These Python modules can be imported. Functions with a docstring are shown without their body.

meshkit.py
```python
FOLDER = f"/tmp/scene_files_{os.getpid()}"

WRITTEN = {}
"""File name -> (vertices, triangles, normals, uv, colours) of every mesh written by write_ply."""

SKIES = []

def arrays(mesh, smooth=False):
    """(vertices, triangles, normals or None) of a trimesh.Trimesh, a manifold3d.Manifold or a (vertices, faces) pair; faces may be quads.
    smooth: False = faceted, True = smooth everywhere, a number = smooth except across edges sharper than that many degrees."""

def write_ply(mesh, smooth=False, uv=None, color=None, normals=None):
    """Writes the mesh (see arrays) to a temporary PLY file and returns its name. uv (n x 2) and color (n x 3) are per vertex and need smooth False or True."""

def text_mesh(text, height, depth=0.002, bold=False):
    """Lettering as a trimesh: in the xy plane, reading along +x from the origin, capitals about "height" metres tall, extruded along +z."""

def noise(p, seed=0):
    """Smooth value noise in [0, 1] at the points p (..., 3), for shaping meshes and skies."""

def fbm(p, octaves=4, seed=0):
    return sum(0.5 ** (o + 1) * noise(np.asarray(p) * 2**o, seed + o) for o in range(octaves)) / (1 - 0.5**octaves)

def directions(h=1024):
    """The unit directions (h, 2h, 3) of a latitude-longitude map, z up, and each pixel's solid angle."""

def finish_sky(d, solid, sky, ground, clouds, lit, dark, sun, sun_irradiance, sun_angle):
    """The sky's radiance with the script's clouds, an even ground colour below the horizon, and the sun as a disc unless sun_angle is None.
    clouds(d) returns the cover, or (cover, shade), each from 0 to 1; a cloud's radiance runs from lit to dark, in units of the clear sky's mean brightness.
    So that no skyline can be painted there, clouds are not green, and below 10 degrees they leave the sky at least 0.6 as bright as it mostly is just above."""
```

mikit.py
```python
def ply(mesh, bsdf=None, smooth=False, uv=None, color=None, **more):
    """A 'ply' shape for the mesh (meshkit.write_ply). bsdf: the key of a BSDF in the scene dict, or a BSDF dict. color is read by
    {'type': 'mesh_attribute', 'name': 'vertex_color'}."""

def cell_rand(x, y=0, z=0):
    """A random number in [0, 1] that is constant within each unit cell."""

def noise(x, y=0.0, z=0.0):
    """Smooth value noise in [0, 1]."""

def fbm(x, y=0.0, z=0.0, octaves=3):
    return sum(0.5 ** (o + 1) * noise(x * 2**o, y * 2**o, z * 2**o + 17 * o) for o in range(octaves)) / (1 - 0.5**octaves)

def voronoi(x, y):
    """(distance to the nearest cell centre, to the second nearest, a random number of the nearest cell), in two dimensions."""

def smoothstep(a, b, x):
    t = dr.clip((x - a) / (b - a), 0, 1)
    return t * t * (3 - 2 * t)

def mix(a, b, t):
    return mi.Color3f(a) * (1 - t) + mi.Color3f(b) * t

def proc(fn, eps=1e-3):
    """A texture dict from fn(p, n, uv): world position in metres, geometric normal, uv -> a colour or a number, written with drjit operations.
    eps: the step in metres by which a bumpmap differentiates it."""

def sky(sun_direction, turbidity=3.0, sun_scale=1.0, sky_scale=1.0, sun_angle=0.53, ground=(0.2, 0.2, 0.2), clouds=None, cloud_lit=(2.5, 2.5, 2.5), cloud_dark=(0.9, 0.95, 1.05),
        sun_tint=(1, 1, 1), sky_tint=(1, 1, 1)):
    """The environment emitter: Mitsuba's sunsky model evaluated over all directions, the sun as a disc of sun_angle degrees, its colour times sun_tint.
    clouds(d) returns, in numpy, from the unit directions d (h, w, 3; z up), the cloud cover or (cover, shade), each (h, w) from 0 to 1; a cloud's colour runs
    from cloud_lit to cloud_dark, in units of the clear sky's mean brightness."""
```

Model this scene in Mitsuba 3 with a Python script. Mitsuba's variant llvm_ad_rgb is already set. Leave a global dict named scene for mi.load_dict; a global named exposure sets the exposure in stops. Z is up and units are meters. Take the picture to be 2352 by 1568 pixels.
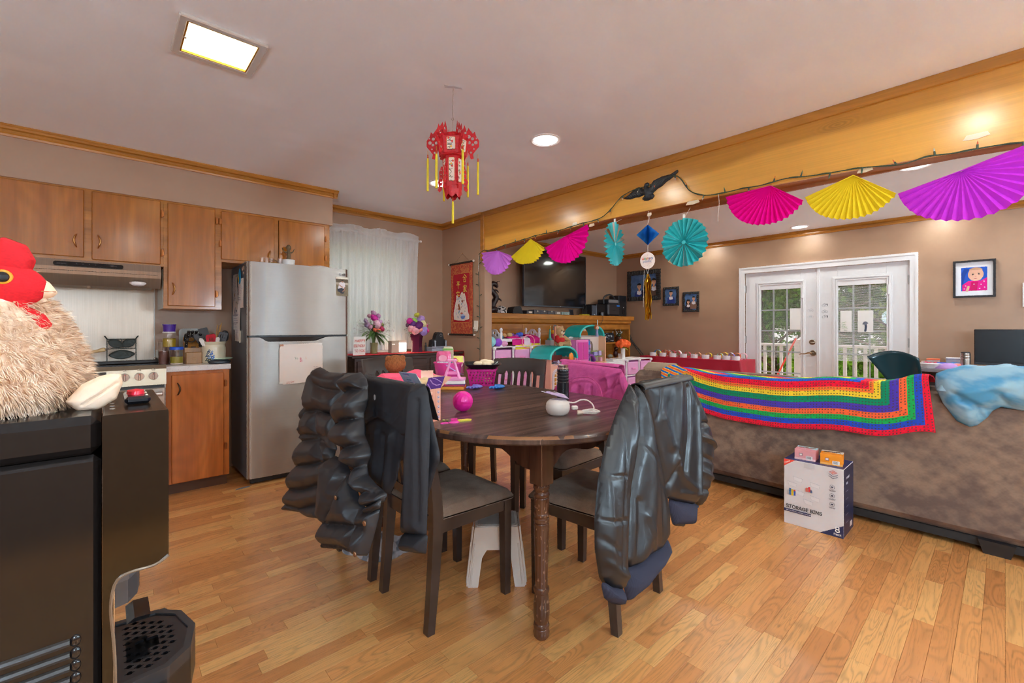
import math, random
import numpy as np, trimesh, shapely
import shapely.geometry as sg
import shapely.affinity as sa
from scipy.spatial import Delaunay
import drjit as dr
import mitsuba as mi
import mikit, meshkit
from mikit import proc, noise, fbm, voronoi, cell_rand, smoothstep, mix
# camera, sky, lights, exposure
T4 = mi.ScalarTransform4f
CAM_X, CAM_Y, CAM_Z = 0.0, 0.0, 1.22
YAW = math.atan2(1133.0, 1029.0)
scene = {"type": "scene"}
labels = {}
scene["camera"] = {"type": "perspective", "fov_axis": "x", "fov": math.degrees(2 * math.atan(1176 / 1029)), "near_clip": 0.02, "far_clip": 200.0,
    "principal_point_offset_y": 34 / 1568,
    "to_world": T4().look_at(origin=[CAM_X, CAM_Y, CAM_Z], target=[CAM_X + math.cos(YAW), CAM_Y + math.sin(YAW), CAM_Z], up=[0, 0, 1])}
exposure = 0.0
LED = [132.0, 137.0, 126.0]
TROFFER = [7.0, 5.6, 3.1]
SKY_SCALE, SUN_SCALE = 7.0, 3.5
scene["sky"] = mikit.sky((0.25, -0.30, 0.92), turbidity=4.0, sun_scale=SUN_SCALE, sky_scale=SKY_SCALE, sun_angle=6.0, ground=(0.42, 0.43, 0.44),
      clouds=lambda d: np.clip(meshkit.fbm(d * 3.0, 3, 5) * 1.8 - 0.2, 0, 1), cloud_lit=(1.6, 1.6, 1.6), cloud_dark=(1.0, 1.0, 1.05))
FILL_GLOBES = [(-1.25, 1.9, 1.45, 20.0), (-0.75, -1.2, 1.45, 88.0), (1.7, -1.5, 1.45, 90.0), (4.4, -1.7, 1.45, 22.0), (5.9, -1.6, 1.45, 22.0)]  # unseen glowing globes, added to even out the light on the ceiling
FILL_TINT = [0.70, 0.97, 1.18]
LED_SPOTS = [(2.13, 2.02), (2.11, 3.23), (2.13, 0.10), (2.13, -1.1), (0.3, 0.1), (0.3, -1.2),
   (6.28, 1.69), (6.28, 2.93), (6.28, 0.46), (4.55, 1.69), (4.55, 0.46), (4.55, -0.8), (6.28, -0.8)]
TABLE_Z = 0.81
CEIL = 2.44
# helpers: colour, materials
def lin(h):
 if isinstance(h, str):
  h = [int(h[i:i + 2], 16) for i in (0, 2, 4)]
 c = np.asarray(h, float) / 255
 return np.where(c < 0.04045, c / 12.92, ((c + 0.055) / 1.055) ** 2.4)
def C3(h):
 return mi.Color3f(*[float(x) for x in lin(h)])
def rgb(h):
 return {"type": "rgb", "value": [float(x) for x in lin(h)]}
def M(name, col, rough=0.5, metal=0.0, spec=0.5, bump=None, eps=1e-3, **k):
 base = col if isinstance(col, dict) else rgb(col)
 b = {"type": "principled", "base_color": base, "roughness": rough, "metallic": metal, "specular": spec, **k}
 b = {"type": "twosided", "b": b}
 if bump is not None:
  b = {"type": "twosided", "b": {"type": "bumpmap", "t": proc(bump, eps), "scale": 1.0, "inner": b["b"]}}
 scene["mat_" + name] = b
 return "mat_" + name
_plain = {}
def P(col, rough=0.5, metal=0.0, spec=0.5):
 key = (col, rough, metal, spec)
 if key not in _plain:
  _plain[key] = M("plain_%s_%d_%d" % (col, round(rough * 100), round(metal * 100)) + ("_s%d" % round(spec * 100) if spec != 0.5 else ""), col, rough, metal, spec)
 return _plain[key]
VC = M("vertex_print", {"type": "mesh_attribute", "name": "vertex_color"}, 0.55)
VCG = M("vertex_gloss", {"type": "mesh_attribute", "name": "vertex_color"}, 0.22)
# helpers: entries of the scene
def _key(k):
 if k not in scene and k not in labels:
  return k
 i = 1
 while "%s_%03d" % (k, i) in scene or "%s_%03d" % (k, i) in labels:
  i += 1
 return "%s_%03d" % (k, i)
def thing(name, label=None, cat=None, group=None, kind=None):
 key = _key(name)
 labels[key] = {a: b for a, b in (("label", label), ("category", cat), ("group", group), ("kind", kind)) if b}
 return key
def part(parent, name, mesh, mat, smooth=30, label=None, kind=None, **k):
 key = _key(parent + "__" + name)
 if label or kind:
  labels[key] = {a: b for a, b in (("label", label), ("kind", kind)) if b}
 scene[key] = mikit.ply(mesh, mat, smooth=smooth, **k)
 return key
def single(name, label, cat, mesh, mat, smooth=30, group=None, kind=None, **k):
 key = thing(name, label, cat, group, kind)
 scene[key] = mikit.ply(mesh, mat, smooth=smooth, **k)
 return key
def struct(name, mesh, mat, smooth=False, label=None, **k):
 labels[name] = {"kind": "structure", **({"label": label} if label else {})}
 scene[name] = mikit.ply(mesh, mat, smooth=smooth, **k)
 return name
# helpers: meshes
def TM(v, f):
 return trimesh.Trimesh(np.asarray(v, float), np.asarray(f, int), process=False)
def cat(*ms):
 out = []
 for m in ms:
  out += list(m) if isinstance(m, (list, tuple)) else [m]
 return trimesh.util.concatenate(out) if len(out) > 1 else out[0]
def box(x0, x1, y0, y1, z0, z1, b=0.0):
 x0, x1 = min(x0, x1), max(x0, x1); y0, y1 = min(y0, y1), max(y0, y1); z0, z1 = min(z0, z1), max(z0, z1)
 if b <= 0:
  m = trimesh.creation.box([x1 - x0, y1 - y0, z1 - z0])
  m.apply_translation([(x0 + x1) / 2, (y0 + y1) / 2, (z0 + z1) / 2])
  return TM(m.vertices, m.faces)
 b = min(b, (x1 - x0) / 2.01, (y1 - y0) / 2.01, (z1 - z0) / 2.01)
 pts = []
 for i, (lo, hi) in enumerate(((x0, x1), (y0, y1), (z0, z1))):
  for X in ((x0, x1), (y0, y1), (z0, z1))[i]:
   for sb in (0, 1):
    for sc in (0, 1):
     o = [0, 0, 0]
     j, k = (i + 1) % 3, (i + 2) % 3
     L = ((x0, x1), (y0, y1), (z0, z1))
     o[i] = X
     o[j] = L[j][sb] + (b if sb == 0 else -b)
     o[k] = L[k][sc] + (b if sc == 0 else -b)
     pts.append(o)
 h = trimesh.convex.convex_hull(np.array(pts))
 return TM(h.vertices, h.faces)
def lathe(prof, n=32, at=(0, 0, 0)):
 prof = np.asarray(prof, float)
 m = len(prof)
 a = np.linspace(0, 2 * np.pi, n, endpoint=False)
 v = np.stack([prof[:, 0, None] * np.cos(a), prof[:, 0, None] * np.sin(a), np.repeat(prof[:, 1, None], n, 1)], -1).reshape(-1, 3)
 f = []
 for i in range(m - 1):
  for j in range(n):
   p, q = i * n + j, i * n + (j + 1) % n
   f += [[p, q, q + n], [p, q + n, p + n]]
 t = TM(v + np.asarray(at, float), f)
 t.merge_vertices()
 t.update_faces(t.nondegenerate_faces())
 return t
def cyl(r, z0, z1, n=24, at=(0, 0, 0), b=0.0, r2=None):
 r2 = r if r2 is None else r2
 if b > 0:
  return lathe([(0, z0), (r - b, z0), (r, z0 + b), (r2, z1 - b), (r2 - b, z1), (0, z1)], n, at)
 return lathe([(0, z0), (r, z0), (r2, z1), (0, z1)], n, at)
def _frames(p):
 t = np.gradient(p, axis=0)
 t /= np.maximum(np.linalg.norm(t, axis=1, keepdims=True), 1e-12)
 ref = np.array([0, 0, 1.0]) if abs(t[0][2]) < 0.9 else np.array([1.0, 0, 0])
 u = np.cross(t[0], ref); u /= np.linalg.norm(u)
 U = [u]
 for i in range(1, len(p)):
  u = U[-1] - t[i] * np.dot(U[-1], t[i])
  U.append(u / max(np.linalg.norm(u), 1e-12))
 U = np.array(U)
 return U, np.cross(t, U)
def tube(path, r, n=8, caps=True, flat=1.0):
 p = np.asarray(path, float)
 r = np.full(len(p), r, float) if np.isscalar(r) else np.asarray(r, float)
 U, V = _frames(p)
 a = np.linspace(0, 2 * np.pi, n, endpoint=False)
 v = (p[:, None] + r[:, None, None] * (np.cos(a)[None, :, None] * U[:, None] + flat * np.sin(a)[None, :, None] * V[:, None])).reshape(-1, 3)
 f = []
 for i in range(len(p) - 1):
  for j in range(n):
   q, s = i * n + j, i * n + (j + 1) % n
   f += [[q, s, s + n], [q, s + n, q + n]]
 if caps:
  k = len(v)
  v = np.vstack([v, p[0], p[-1]])
  o = (len(p) - 1) * n
  for j in range(n):
   f += [[k, (j + 1) % n, j], [k + 1, o + j, o + (j + 1) % n]]
 return TM(v, f)
def spline(pts, n=40, closed=False):
 from scipy.interpolate import CubicSpline
 p = np.asarray(pts, float)
 if closed:
  p = np.vstack([p, p[:1]])
 d = np.r_[0, np.cumsum(np.maximum(np.linalg.norm(np.diff(p, axis=0), axis=1), 1e-9))]
 return CubicSpline(d, p, bc_type="periodic" if closed else "natural")(np.linspace(0, d[-1], n))
def prism(poly, h, z0=0.0):
 g = poly if hasattr(poly, "geom_type") else sg.Polygon(poly)
 if not g.is_valid:
  g = g.buffer(0)
 ms = [trimesh.creation.extrude_polygon(q, h, engine="earcut") for q in getattr(g, "geoms", [g]) if q.area > 1e-12]
 m = cat(ms)
 m.apply_translation([0, 0, z0])
 return TM(m.vertices, m.faces)
def rrect(x0, x1, y0, y1, r, n=5):
 return sg.box(x0 + r, y0 + r, x1 - r, y1 - r).buffer(r, quad_segs=n)
def grid(P_, wrap=False):
 P_ = np.asarray(P_, float)
 m, n = P_.shape[:2]
 i = np.arange(m * n).reshape(m, n)
 if wrap:
  i = np.hstack([i, i[:, :1]])
 a, b, c, d = i[:-1, :-1].ravel(), i[:-1, 1:].ravel(), i[1:, 1:].ravel(), i[1:, :-1].ravel()
 return TM(P_.reshape(-1, 3), np.vstack([np.c_[a, b, c], np.c_[a, c, d]]))
def solid_sheet(P_, t):
 P_ = np.asarray(P_, float)
 g = grid(P_)
 n = np.array(g.vertex_normals).reshape(P_.shape)
 A, B = P_ + n * t / 2, P_ - n * t / 2
 m, k = P_.shape[:2]
 i = np.arange(m * k).reshape(m, k)
 rim = np.r_[i[0, :-1], i[:-1, -1], i[-1, :0:-1], i[:0:-1, 0]]
 o = m * k
 f = [g.faces, g.faces[:, ::-1] + o]
 r2 = np.roll(rim, -1)
 f += [np.c_[rim, rim + o, r2], np.c_[r2, rim + o, r2 + o]]
 out = TM(np.vstack([A.reshape(-1, 3), B.reshape(-1, 3)]), np.vstack(f))
 return out
def ball(r, at=(0, 0, 0), s=(1, 1, 1), sub=3):
 m = trimesh.creation.icosphere(subdivisions=sub, radius=1.0)
 return TM(m.vertices * np.asarray(s, float) * r + np.asarray(at, float), m.faces)
def rotm(axis, deg):
 return trimesh.transformations.rotation_matrix(math.radians(deg), {"x": [1, 0, 0], "y": [0, 1, 0], "z": [0, 0, 1]}.get(axis, axis))
def tr(m, at=(0, 0, 0), rx=0, ry=0, rz=0, s=None):
 m = TM(np.array(m.vertices), np.array(m.faces))
 if s is not None:
  m.vertices = m.vertices * np.asarray(s, float)
 A = np.eye(4)
 for ax, d in (("x", rx), ("y", ry), ("z", rz)):
  if d:
   A = rotm(ax, d) @ A
 m.apply_transform(A)
 m.apply_translation(at)
 return m
def frame(m, o, ex, ey, ez=None):
 ex, ey = np.asarray(ex, float), np.asarray(ey, float)
 ez = np.cross(ex, ey) if ez is None else np.asarray(ez, float)
 return TM(np.asarray(m.vertices) @ np.stack([ex, ey, ez]) + np.asarray(o, float), m.faces if np.dot(np.cross(ex, ey), ez) > 0 else np.asarray(m.faces)[:, ::-1])
def pillow(poly, res, front, back=None, rim=0.0):
 g = poly if hasattr(poly, "geom_type") else sg.Polygon(poly).buffer(0)
 if g.geom_type == "MultiPolygon":
  g = max(g.geoms, key=lambda q: q.area)
 L = g.exterior.length
 k = max(12, int(L / res))
 ring = np.array([g.exterior.interpolate(i / k, normalized=True).coords[0] for i in range(k)])
 x0, y0, x1, y1 = g.bounds
 xs, ys = np.meshgrid(np.arange(x0, x1, res), np.arange(y0, y1, res * 0.866))
 xs = xs + (np.arange(len(ys)) % 2)[:, None] * res / 2
 q = np.c_[xs.ravel(), ys.ravel()]
 inner = g.buffer(-res * 0.45)
 q = q[shapely.contains_xy(inner, q[:, 0], q[:, 1])]
 p = np.vstack([ring, q])
 tri = Delaunay(p).simplices
 c = p[tri].mean(1)
 tri = tri[shapely.contains_xy(g, c[:, 0], c[:, 1])]
 a, b, cc = p[tri[:, 0]], p[tri[:, 1]], p[tri[:, 2]]
 neg = (b[:, 0] - a[:, 0]) * (cc[:, 1] - a[:, 1]) - (b[:, 1] - a[:, 1]) * (cc[:, 0] - a[:, 0]) < 0
 tri[neg] = tri[neg][:, ::-1]
 d = shapely.distance(g.exterior, shapely.points(p))
 d[:k] = 0
 hf = front(p[:, 0], p[:, 1], d)
 hb = (back or (lambda x, y, e: 0.3 * front(x, y, e)))(p[:, 0], p[:, 1], d)
 hf[:k], hb[:k] = rim, rim
 n = len(p)
 A, B = np.c_[p, hf], np.c_[p, -hb]
 f = [tri, tri[:, ::-1] + n]
 i = np.arange(k); j = (i + 1) % k
 f += [np.c_[i, i + n, j], np.c_[j, i + n, j + n]] if rim > 0 else []
 m = TM(np.vstack([A, B]), np.vstack(f))
 if rim <= 0:
  m.merge_vertices()
 return m
def decal(items, o, ex, ey, lift=0.0006):
 ms, cs = [], []
 ez = np.cross(np.asarray(ex, float), np.asarray(ey, float))
 for i, (g, col) in enumerate(items):
  m = g if isinstance(g, trimesh.Trimesh) else prism(g, lift * 0.9)
  m = frame(tr(m, (0, 0, lift * (0.3 + i * 0.25))), o, ex, ey)
  ms.append(m)
  cs.append(np.tile(lin(col), (len(m.vertices), 1)))
 return cat(ms), np.vstack(cs)
def text2(s, h, at=(0, 0), bold=False, rot=0.0, sx=1.0):
 m = meshkit.text_mesh(s, h, 0.0005, bold)
 return tr(TM(m.vertices, m.faces), (at[0], at[1], 0), rz=rot, s=(sx, 1, 1))
def rect(x0, y0, x1, y1):
 return sg.box(min(x0, x1), min(y0, y1), max(x0, x1), max(y0, y1))
def disc(x, y, r, ry=None, n=10):
 g = sg.Point(0, 0).buffer(1, quad_segs=n)
 return sa.translate(sa.scale(g, r, r if ry is None else ry), x, y)
def stroke(pts, w):
 return sg.LineString(pts).buffer(w / 2, cap_style="round", quad_segs=3)
def scribble(rng, x, y, w, h, lines, sw, slant=0.0):
 out = []
 for i in range(lines):
  L = w * rng.uniform(0.55, 1.0)
  n = max(4, int(L / (h * 0.35)))
  xs = np.linspace(0, L, n)
  ys = -i * h + np.array([rng.uniform(-0.28, 0.28) * h for _ in range(n)])
  out.append(stroke(np.c_[x + xs, y + ys + slant * xs], sw))
 return shapely.union_all(out)
rng = random.Random(7)
nrs = np.random.RandomState(11)
# materials of the setting
PW, PL, PX0 = 0.065, 0.43, -3.0
def wood_rgb(s, t, w, base, dark, light, seed=0.0):
 streak = fbm(s * 1.6 + seed, t * 22 + seed * 3, w * 22, 3)
 fibre = noise(s * 9, t * 210 + seed, w * 210)
 warp = noise(s * 2.2 + seed * 5, t * 6 + seed, w * 6)
 line = 0.5 + 0.5 * dr.sin(warp * 42 + t * 55)
 c = mix(C3(base), C3(dark), dr.clip((streak - 0.42) * 1.6, 0, 1))
 c = mix(c, C3(light), dr.clip((0.46 - streak) * 1.8, 0, 1))
 return c * (0.90 + 0.10 * line) * (0.90 + 0.2 * fibre)
def floor_color(p, n, uv):
 row = dr.floor(p.y / PW)
 sx = (p.x - PX0) / PL + cell_rand(row, 3) * 7.0
 col = dr.floor(sx)
 r1, r2, r3 = cell_rand(row, col, 1), cell_rand(row, col, 2), cell_rand(row, col, 5)
 s, t = p.x + r2 * 31, p.y / PW - row
 v = noise(s * (1.6 + 3.0 * r3) + r1 * 40, t * (1.3 + 1.6 * r2) + r3 * 20, r2 * 30)
 ring = 0.5 + 0.5 * dr.sin(v * (38 + 30 * r1) + t * 3)
 ring = ring * ring * ring
 pore = noise(s * 26, t * 26 + r1 * 50, r2 * 9)
 c = mix(C3("cf8f54"), C3("bb7a44"), r1)
 c = mix(c, C3("dca766"), dr.clip(r2 * 2.4 - 1.5, 0, 1))
 c = c * (1 - 0.26 * ring * (0.35 + 0.65 * noise(s * 3, t * 2, 7)))
 c = c * (1 - 0.22 * dr.clip(pore * 2.4 - 1.35, 0, 1))
 return c * (0.94 + 0.12 * fbm(p.x * 2, p.y * 30, 3, 2))
def floor_rough(p, n, uv):
 return 0.26 + 0.08 * noise(p.x * 5, p.y * 40)
M_FLOOR = M("floor", proc(floor_color), proc(floor_rough), spec=0.5)
M_SUB = M("subfloor", "6a4526", 0.7)
def ceil_color(p, n, uv):
 patch = smoothstep(0.55, 0.8, fbm(p.x * 1.7 + 3, p.y * 2.6, 1.0, 4)) * 0.05
 return C3("e9e9ea") * (0.965 + 0.03 * fbm(p.x * 3, p.y * 3, 0, 3) + patch)
M_CEIL = M("ceiling", proc(ceil_color), 0.6, spec=0.3, bump=lambda p, n, uv: 0.0012 * fbm(p.x * 40, p.y * 40, 1, 2), eps=4e-3)
WALL_COL = "a5836a"
M_WALL = M("wall_paint", proc(lambda p, n, uv: C3(WALL_COL) * (0.95 + 0.1 * fbm(p.x * 5 + p.y * 5, p.z * 9, 2, 3))), 0.42, spec=0.5,
  bump=lambda p, n, uv: 0.0007 * noise(p.x * 70, p.y * 70, p.z * 70), eps=3e-3)
M_CAB = M("cabinet_wood", proc(lambda p, n, uv: wood_rgb(p.z, p.x, p.y, "a5611d", "7f430e", "b9782c")), 0.17, spec=0.55)
M_CABF = M("cabinet_frame_wood", proc(lambda p, n, uv: wood_rgb(p.x, p.z, p.y, "aa6820", "834a10", "ba7a2e", 4.0)), 0.2, spec=0.5)
M_BASE = M("base_cabinet_wood", proc(lambda p, n, uv: wood_rgb(p.z, p.x, p.y, "b5642a", "8c4316", "c67a38", 9.0)), 0.2, spec=0.5)
M_CROWN = M("crown_wood", proc(lambda p, n, uv: wood_rgb(p.x + p.y, p.z, p.z, "b5762c", "8e551b", "c4883c", 2.0)), 0.3)
def beam_color(p, n, uv):
 band = fbm(p.y * 0.55 + 4, p.z * 3.2, 0.5, 2)
 edge = smoothstep(-0.02, 0.03, p.z - (2.205 + 0.07 * dr.sin(p.y * 1.25 + 0.9) + 0.02 * noise(p.y * 4)))
 c = mix(C3("d89b42"), C3("b87a2c"), edge)
 grain = noise(p.y * 1.3, p.z * 70, p.x * 30)
 fine = noise(p.y * 5, p.z * 320, 1)
 knot = dr.exp(-(dr.square((p.y - 0.62) / 0.09) + dr.square((p.z - 2.33) / 0.03)))
 c = c * (0.86 + 0.17 * grain + 0.1 * fine) * (0.92 + 0.16 * band)
 return c * (1 - 0.3 * knot * (0.6 + 0.4 * dr.sin(dr.sqrt(dr.square(p.y - 0.62) + dr.square((p.z - 2.33) * 3)) * 220)))
M_BEAM = M("beam_wood", proc(beam_color), 0.24, spec=0.5)
M_BEAMT = M("beam_trim_wood", proc(lambda p, n, uv: wood_rgb(p.y, p.z, p.x, "ad6f27", "8a5219", "b97c30", 6.0)), 0.32)
M_BEAMU = M("beam_under_wood", proc(lambda p, n, uv: wood_rgb(p.y, p.x, p.z, "98582a", "7c431c", "a86a34", 5.0)), 0.4)
M_WHITE = M("white_paint", "e9e9ea", 0.35)
M_WHITE2 = M("white_satin", "e4e4e6", 0.3)
M_STEEL = {"type": "twosided", "b": {"type": "roughconductor", "material": "none", "distribution": "ggx", "alpha_u": 0.34, "alpha_v": 0.075,
         "specular_reflectance": proc(lambda p, n, uv: C3("b9b6b2") * (0.94 + 0.08 * noise(p.x * 3, p.y * 2, p.z * 500) + 0.03 * fbm(p.x * 6, p.y * 6, p.z * 3)))}}
scene["mat_brushed_steel"] = M_STEEL
M_STEEL = "mat_brushed_steel"
M_STEELW = M("warm_steel", proc(lambda p, n, uv: C3("b5a595") * (0.9 + 0.12 * noise(p.x * 260, p.y * 5, p.z * 5) + 0.1 * fbm(p.x * 4, p.y * 4, p.z * 4, 3))), 0.34, metal=0.85)
M_CHROME = M("chrome", "cfcfd2", 0.12, metal=1.0)
M_BRASS = M("antique_brass", "b98a55", 0.3, metal=0.9)
M_COPPER = M("copper_hinge", "b0703f", 0.3, metal=0.9)
M_BLACKP = M("black_plastic", "161618", 0.35)
M_BLACKG = M("black_gloss", "0c0c0e", 0.08, spec=0.6)
# the shell of the room
struct("floor", box(-3.0, 7.2, -2.6, 4.9, -0.08, -0.011), M_SUB)
def view_px(x, y, z):
 D, R = math.cos(YAW) * x + math.sin(YAW) * y, math.sin(YAW) * x - math.cos(YAW) * y
 return (1e9, 1e9, D) if D < 0.05 else (1176 + 1029 * R / D, 750 - 1029 * (z - CAM_Z) / D, D)
def _cell(row, c3):
 x, y, z = [(int(math.floor(v)) + 1000000) & 0xFFFFFFFF for v in (row, c3, 0)]
 h = (x * 374761393 + y * 668265263 + z * 2147483647) & 0xFFFFFFFF
 h = ((h ^ (h >> 13)) * 1274126177) & 0xFFFFFFFF
 return ((h ^ (h >> 16)) & 0xFFFFFF) / 16777215.0
def plank_mesh(x0, x1, y0, y1):
 e, z0 = 0.0005, -0.008
 v = [[x0, y0, z0], [x1, y0, z0], [x1, y1, z0], [x0, y1, z0], [x0, y0, -e], [x1, y0, -e], [x1, y1, -e], [x0, y1, -e],
  [x0 + e, y0 + e, 0], [x1 - e, y0 + e, 0], [x1 - e, y1 - e, 0], [x0 + e, y1 - e, 0]]
 f = [[8, 9, 10], [8, 10, 11]]
 for a in (0, 4):
  for i in range(4):
   j = (i + 1) % 4
   f += [[a + i, a + j, a + 4 + j], [a + i, a + 4 + j, a + 4 + i]]
 return TM(v, f)
_planks = []
for row in range(int(-2.4 / PW), int(4.6 / PW)):
 off = float(np.float32(_cell(row, 3))) * 7.0
 y0 = row * PW
 for col in range(0, 32):
  x0 = PX0 + (col - off) * PL
  x1 = x0 + PL
  if x1 < -2.9 or x0 > 7.0:
   continue
  cx, cy = (x0 + x1) / 2, y0 + PW / 2
  u, v, D = view_px(cx, cy, 0)
  seen = (-250 < u < 2600 and 800 < v < 1720)
  _planks.append((D if seen else 99 + abs(D), x0, x1, y0))
_planks.sort()
_ref = mikit.ply(plank_mesh(0.0003, PL - 0.0003, 0.0003, PW - 0.0003), M_FLOOR)
for D, x0, x1, y0 in _planks[:300]:
 key = _key("floor__plank")
 scene[key] = {**_ref, "to_world": T4().translate([x0, y0, 0])}
part("floor", "distant_planks", cat([plank_mesh(x0, x1, y0 + 0.0003, y0 + PW - 0.0003) for D, x0, x1, y0 in _planks[300:]]), M_FLOOR, False, kind="stuff")
struct("ceiling", box(-3.0, 7.2, -2.6, 4.9, CEIL, CEIL + 0.1), M_CEIL)
WY = 4.55
WX0, WX1, WZ0, WZ1 = 1.45, 2.42, 0.98, 2.03
struct("wall_left", cat(box(-3.0, WX0, WY, WY + 0.12, 0, CEIL), box(WX1, 7.2, WY, WY + 0.12, 0, CEIL), box(WX0, WX1, WY, WY + 0.12, 0, WZ0), box(WX0, WX1, WY, WY + 0.12, WZ1, CEIL)), M_WALL)
BX = 6.59
DY0, DY1, DZ1 = 0.70, 2.445, 1.965
struct("wall_back", cat(box(BX, BX + 0.12, -2.6, DY0, 0, CEIL), box(BX, BX + 0.12, DY1, 4.9, 0, CEIL), box(BX, BX + 0.12, DY0, DY1, DZ1, CEIL)), M_WALL)
struct("wall_partition", box(3.0, 3.1, 3.74, WY, 0, CEIL), M_WALL)
WIN2 = [(-2.3, 2.6, 0.85, 2.12), (3.5, 6.3, 0.45, 2.12)]
walls = [box(-3.0, 7.2, -2.6, -2.48, 2.12, CEIL), box(-3.0, -2.3, -2.6, -2.48, 0, 2.12), box(2.6, 3.5, -2.6, -2.48, 0, 2.12), box(6.3, 7.2, -2.6, -2.48, 0, 2.12)]
struct("wall_right", cat(walls + [box(a, b, -2.6, -2.48, 0, c) for a, b, c, d in WIN2]), M_WALL)
struct("wall_front", box(-3.0, -2.88, -2.6, 4.9, 0, CEIL), M_WALL)
for i, (a, b, c, d) in enumerate(WIN2):
 fr = [box(a - 0.06, a, -2.48, -2.46, c - 0.06, d + 0.06), box(b, b + 0.06, -2.48, -2.46, c - 0.06, d + 0.06), box(a, b, -2.48, -2.46, c - 0.06, c), box(a, b, -2.48, -2.46, d, d + 0.06)]
 fr += [box(a + (b - a) * k / 3 - 0.025, a + (b - a) * k / 3 + 0.025, -2.56, -2.52, c, d) for k in (1, 2)]
 struct("window_%d" % (i + 2), cat(fr), M_WHITE)
w1 = struct("window_1", cat(box(WX0 - 0.06, WX0 + 0.01, WY - 0.02, WY, WZ0 - 0.06, WZ1 + 0.06), box(WX1 - 0.01, WX1 + 0.06, WY - 0.02, WY, WZ0 - 0.06, WZ1 + 0.06),
       box(WX0, WX1, WY - 0.02, WY, WZ1 - 0.01, WZ1 + 0.06), box(WX0, WX1, WY - 0.03, WY, WZ0 - 0.06, WZ0 + 0.01),
       box(WX0, WX1, WY + 0.05, WY + 0.08, (WZ0 + WZ1) / 2 - 0.02, (WZ0 + WZ1) / 2 + 0.02)), M_WHITE)
scene["mat_pane"] = {"type": "thindielectric", "int_ior": 1.5}
part("window_1", "pane", box(WX0, WX1, WY + 0.064, WY + 0.0642, WZ0, WZ1).slice_plane([0, WY + 0.0641, 0], [0, -1, 0]), "mat_pane", False)
SFY = 4.07
struct("wall_soffit", box(-3.0, 1.515, SFY, WY, 2.13, CEIL), M_WALL)
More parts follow.
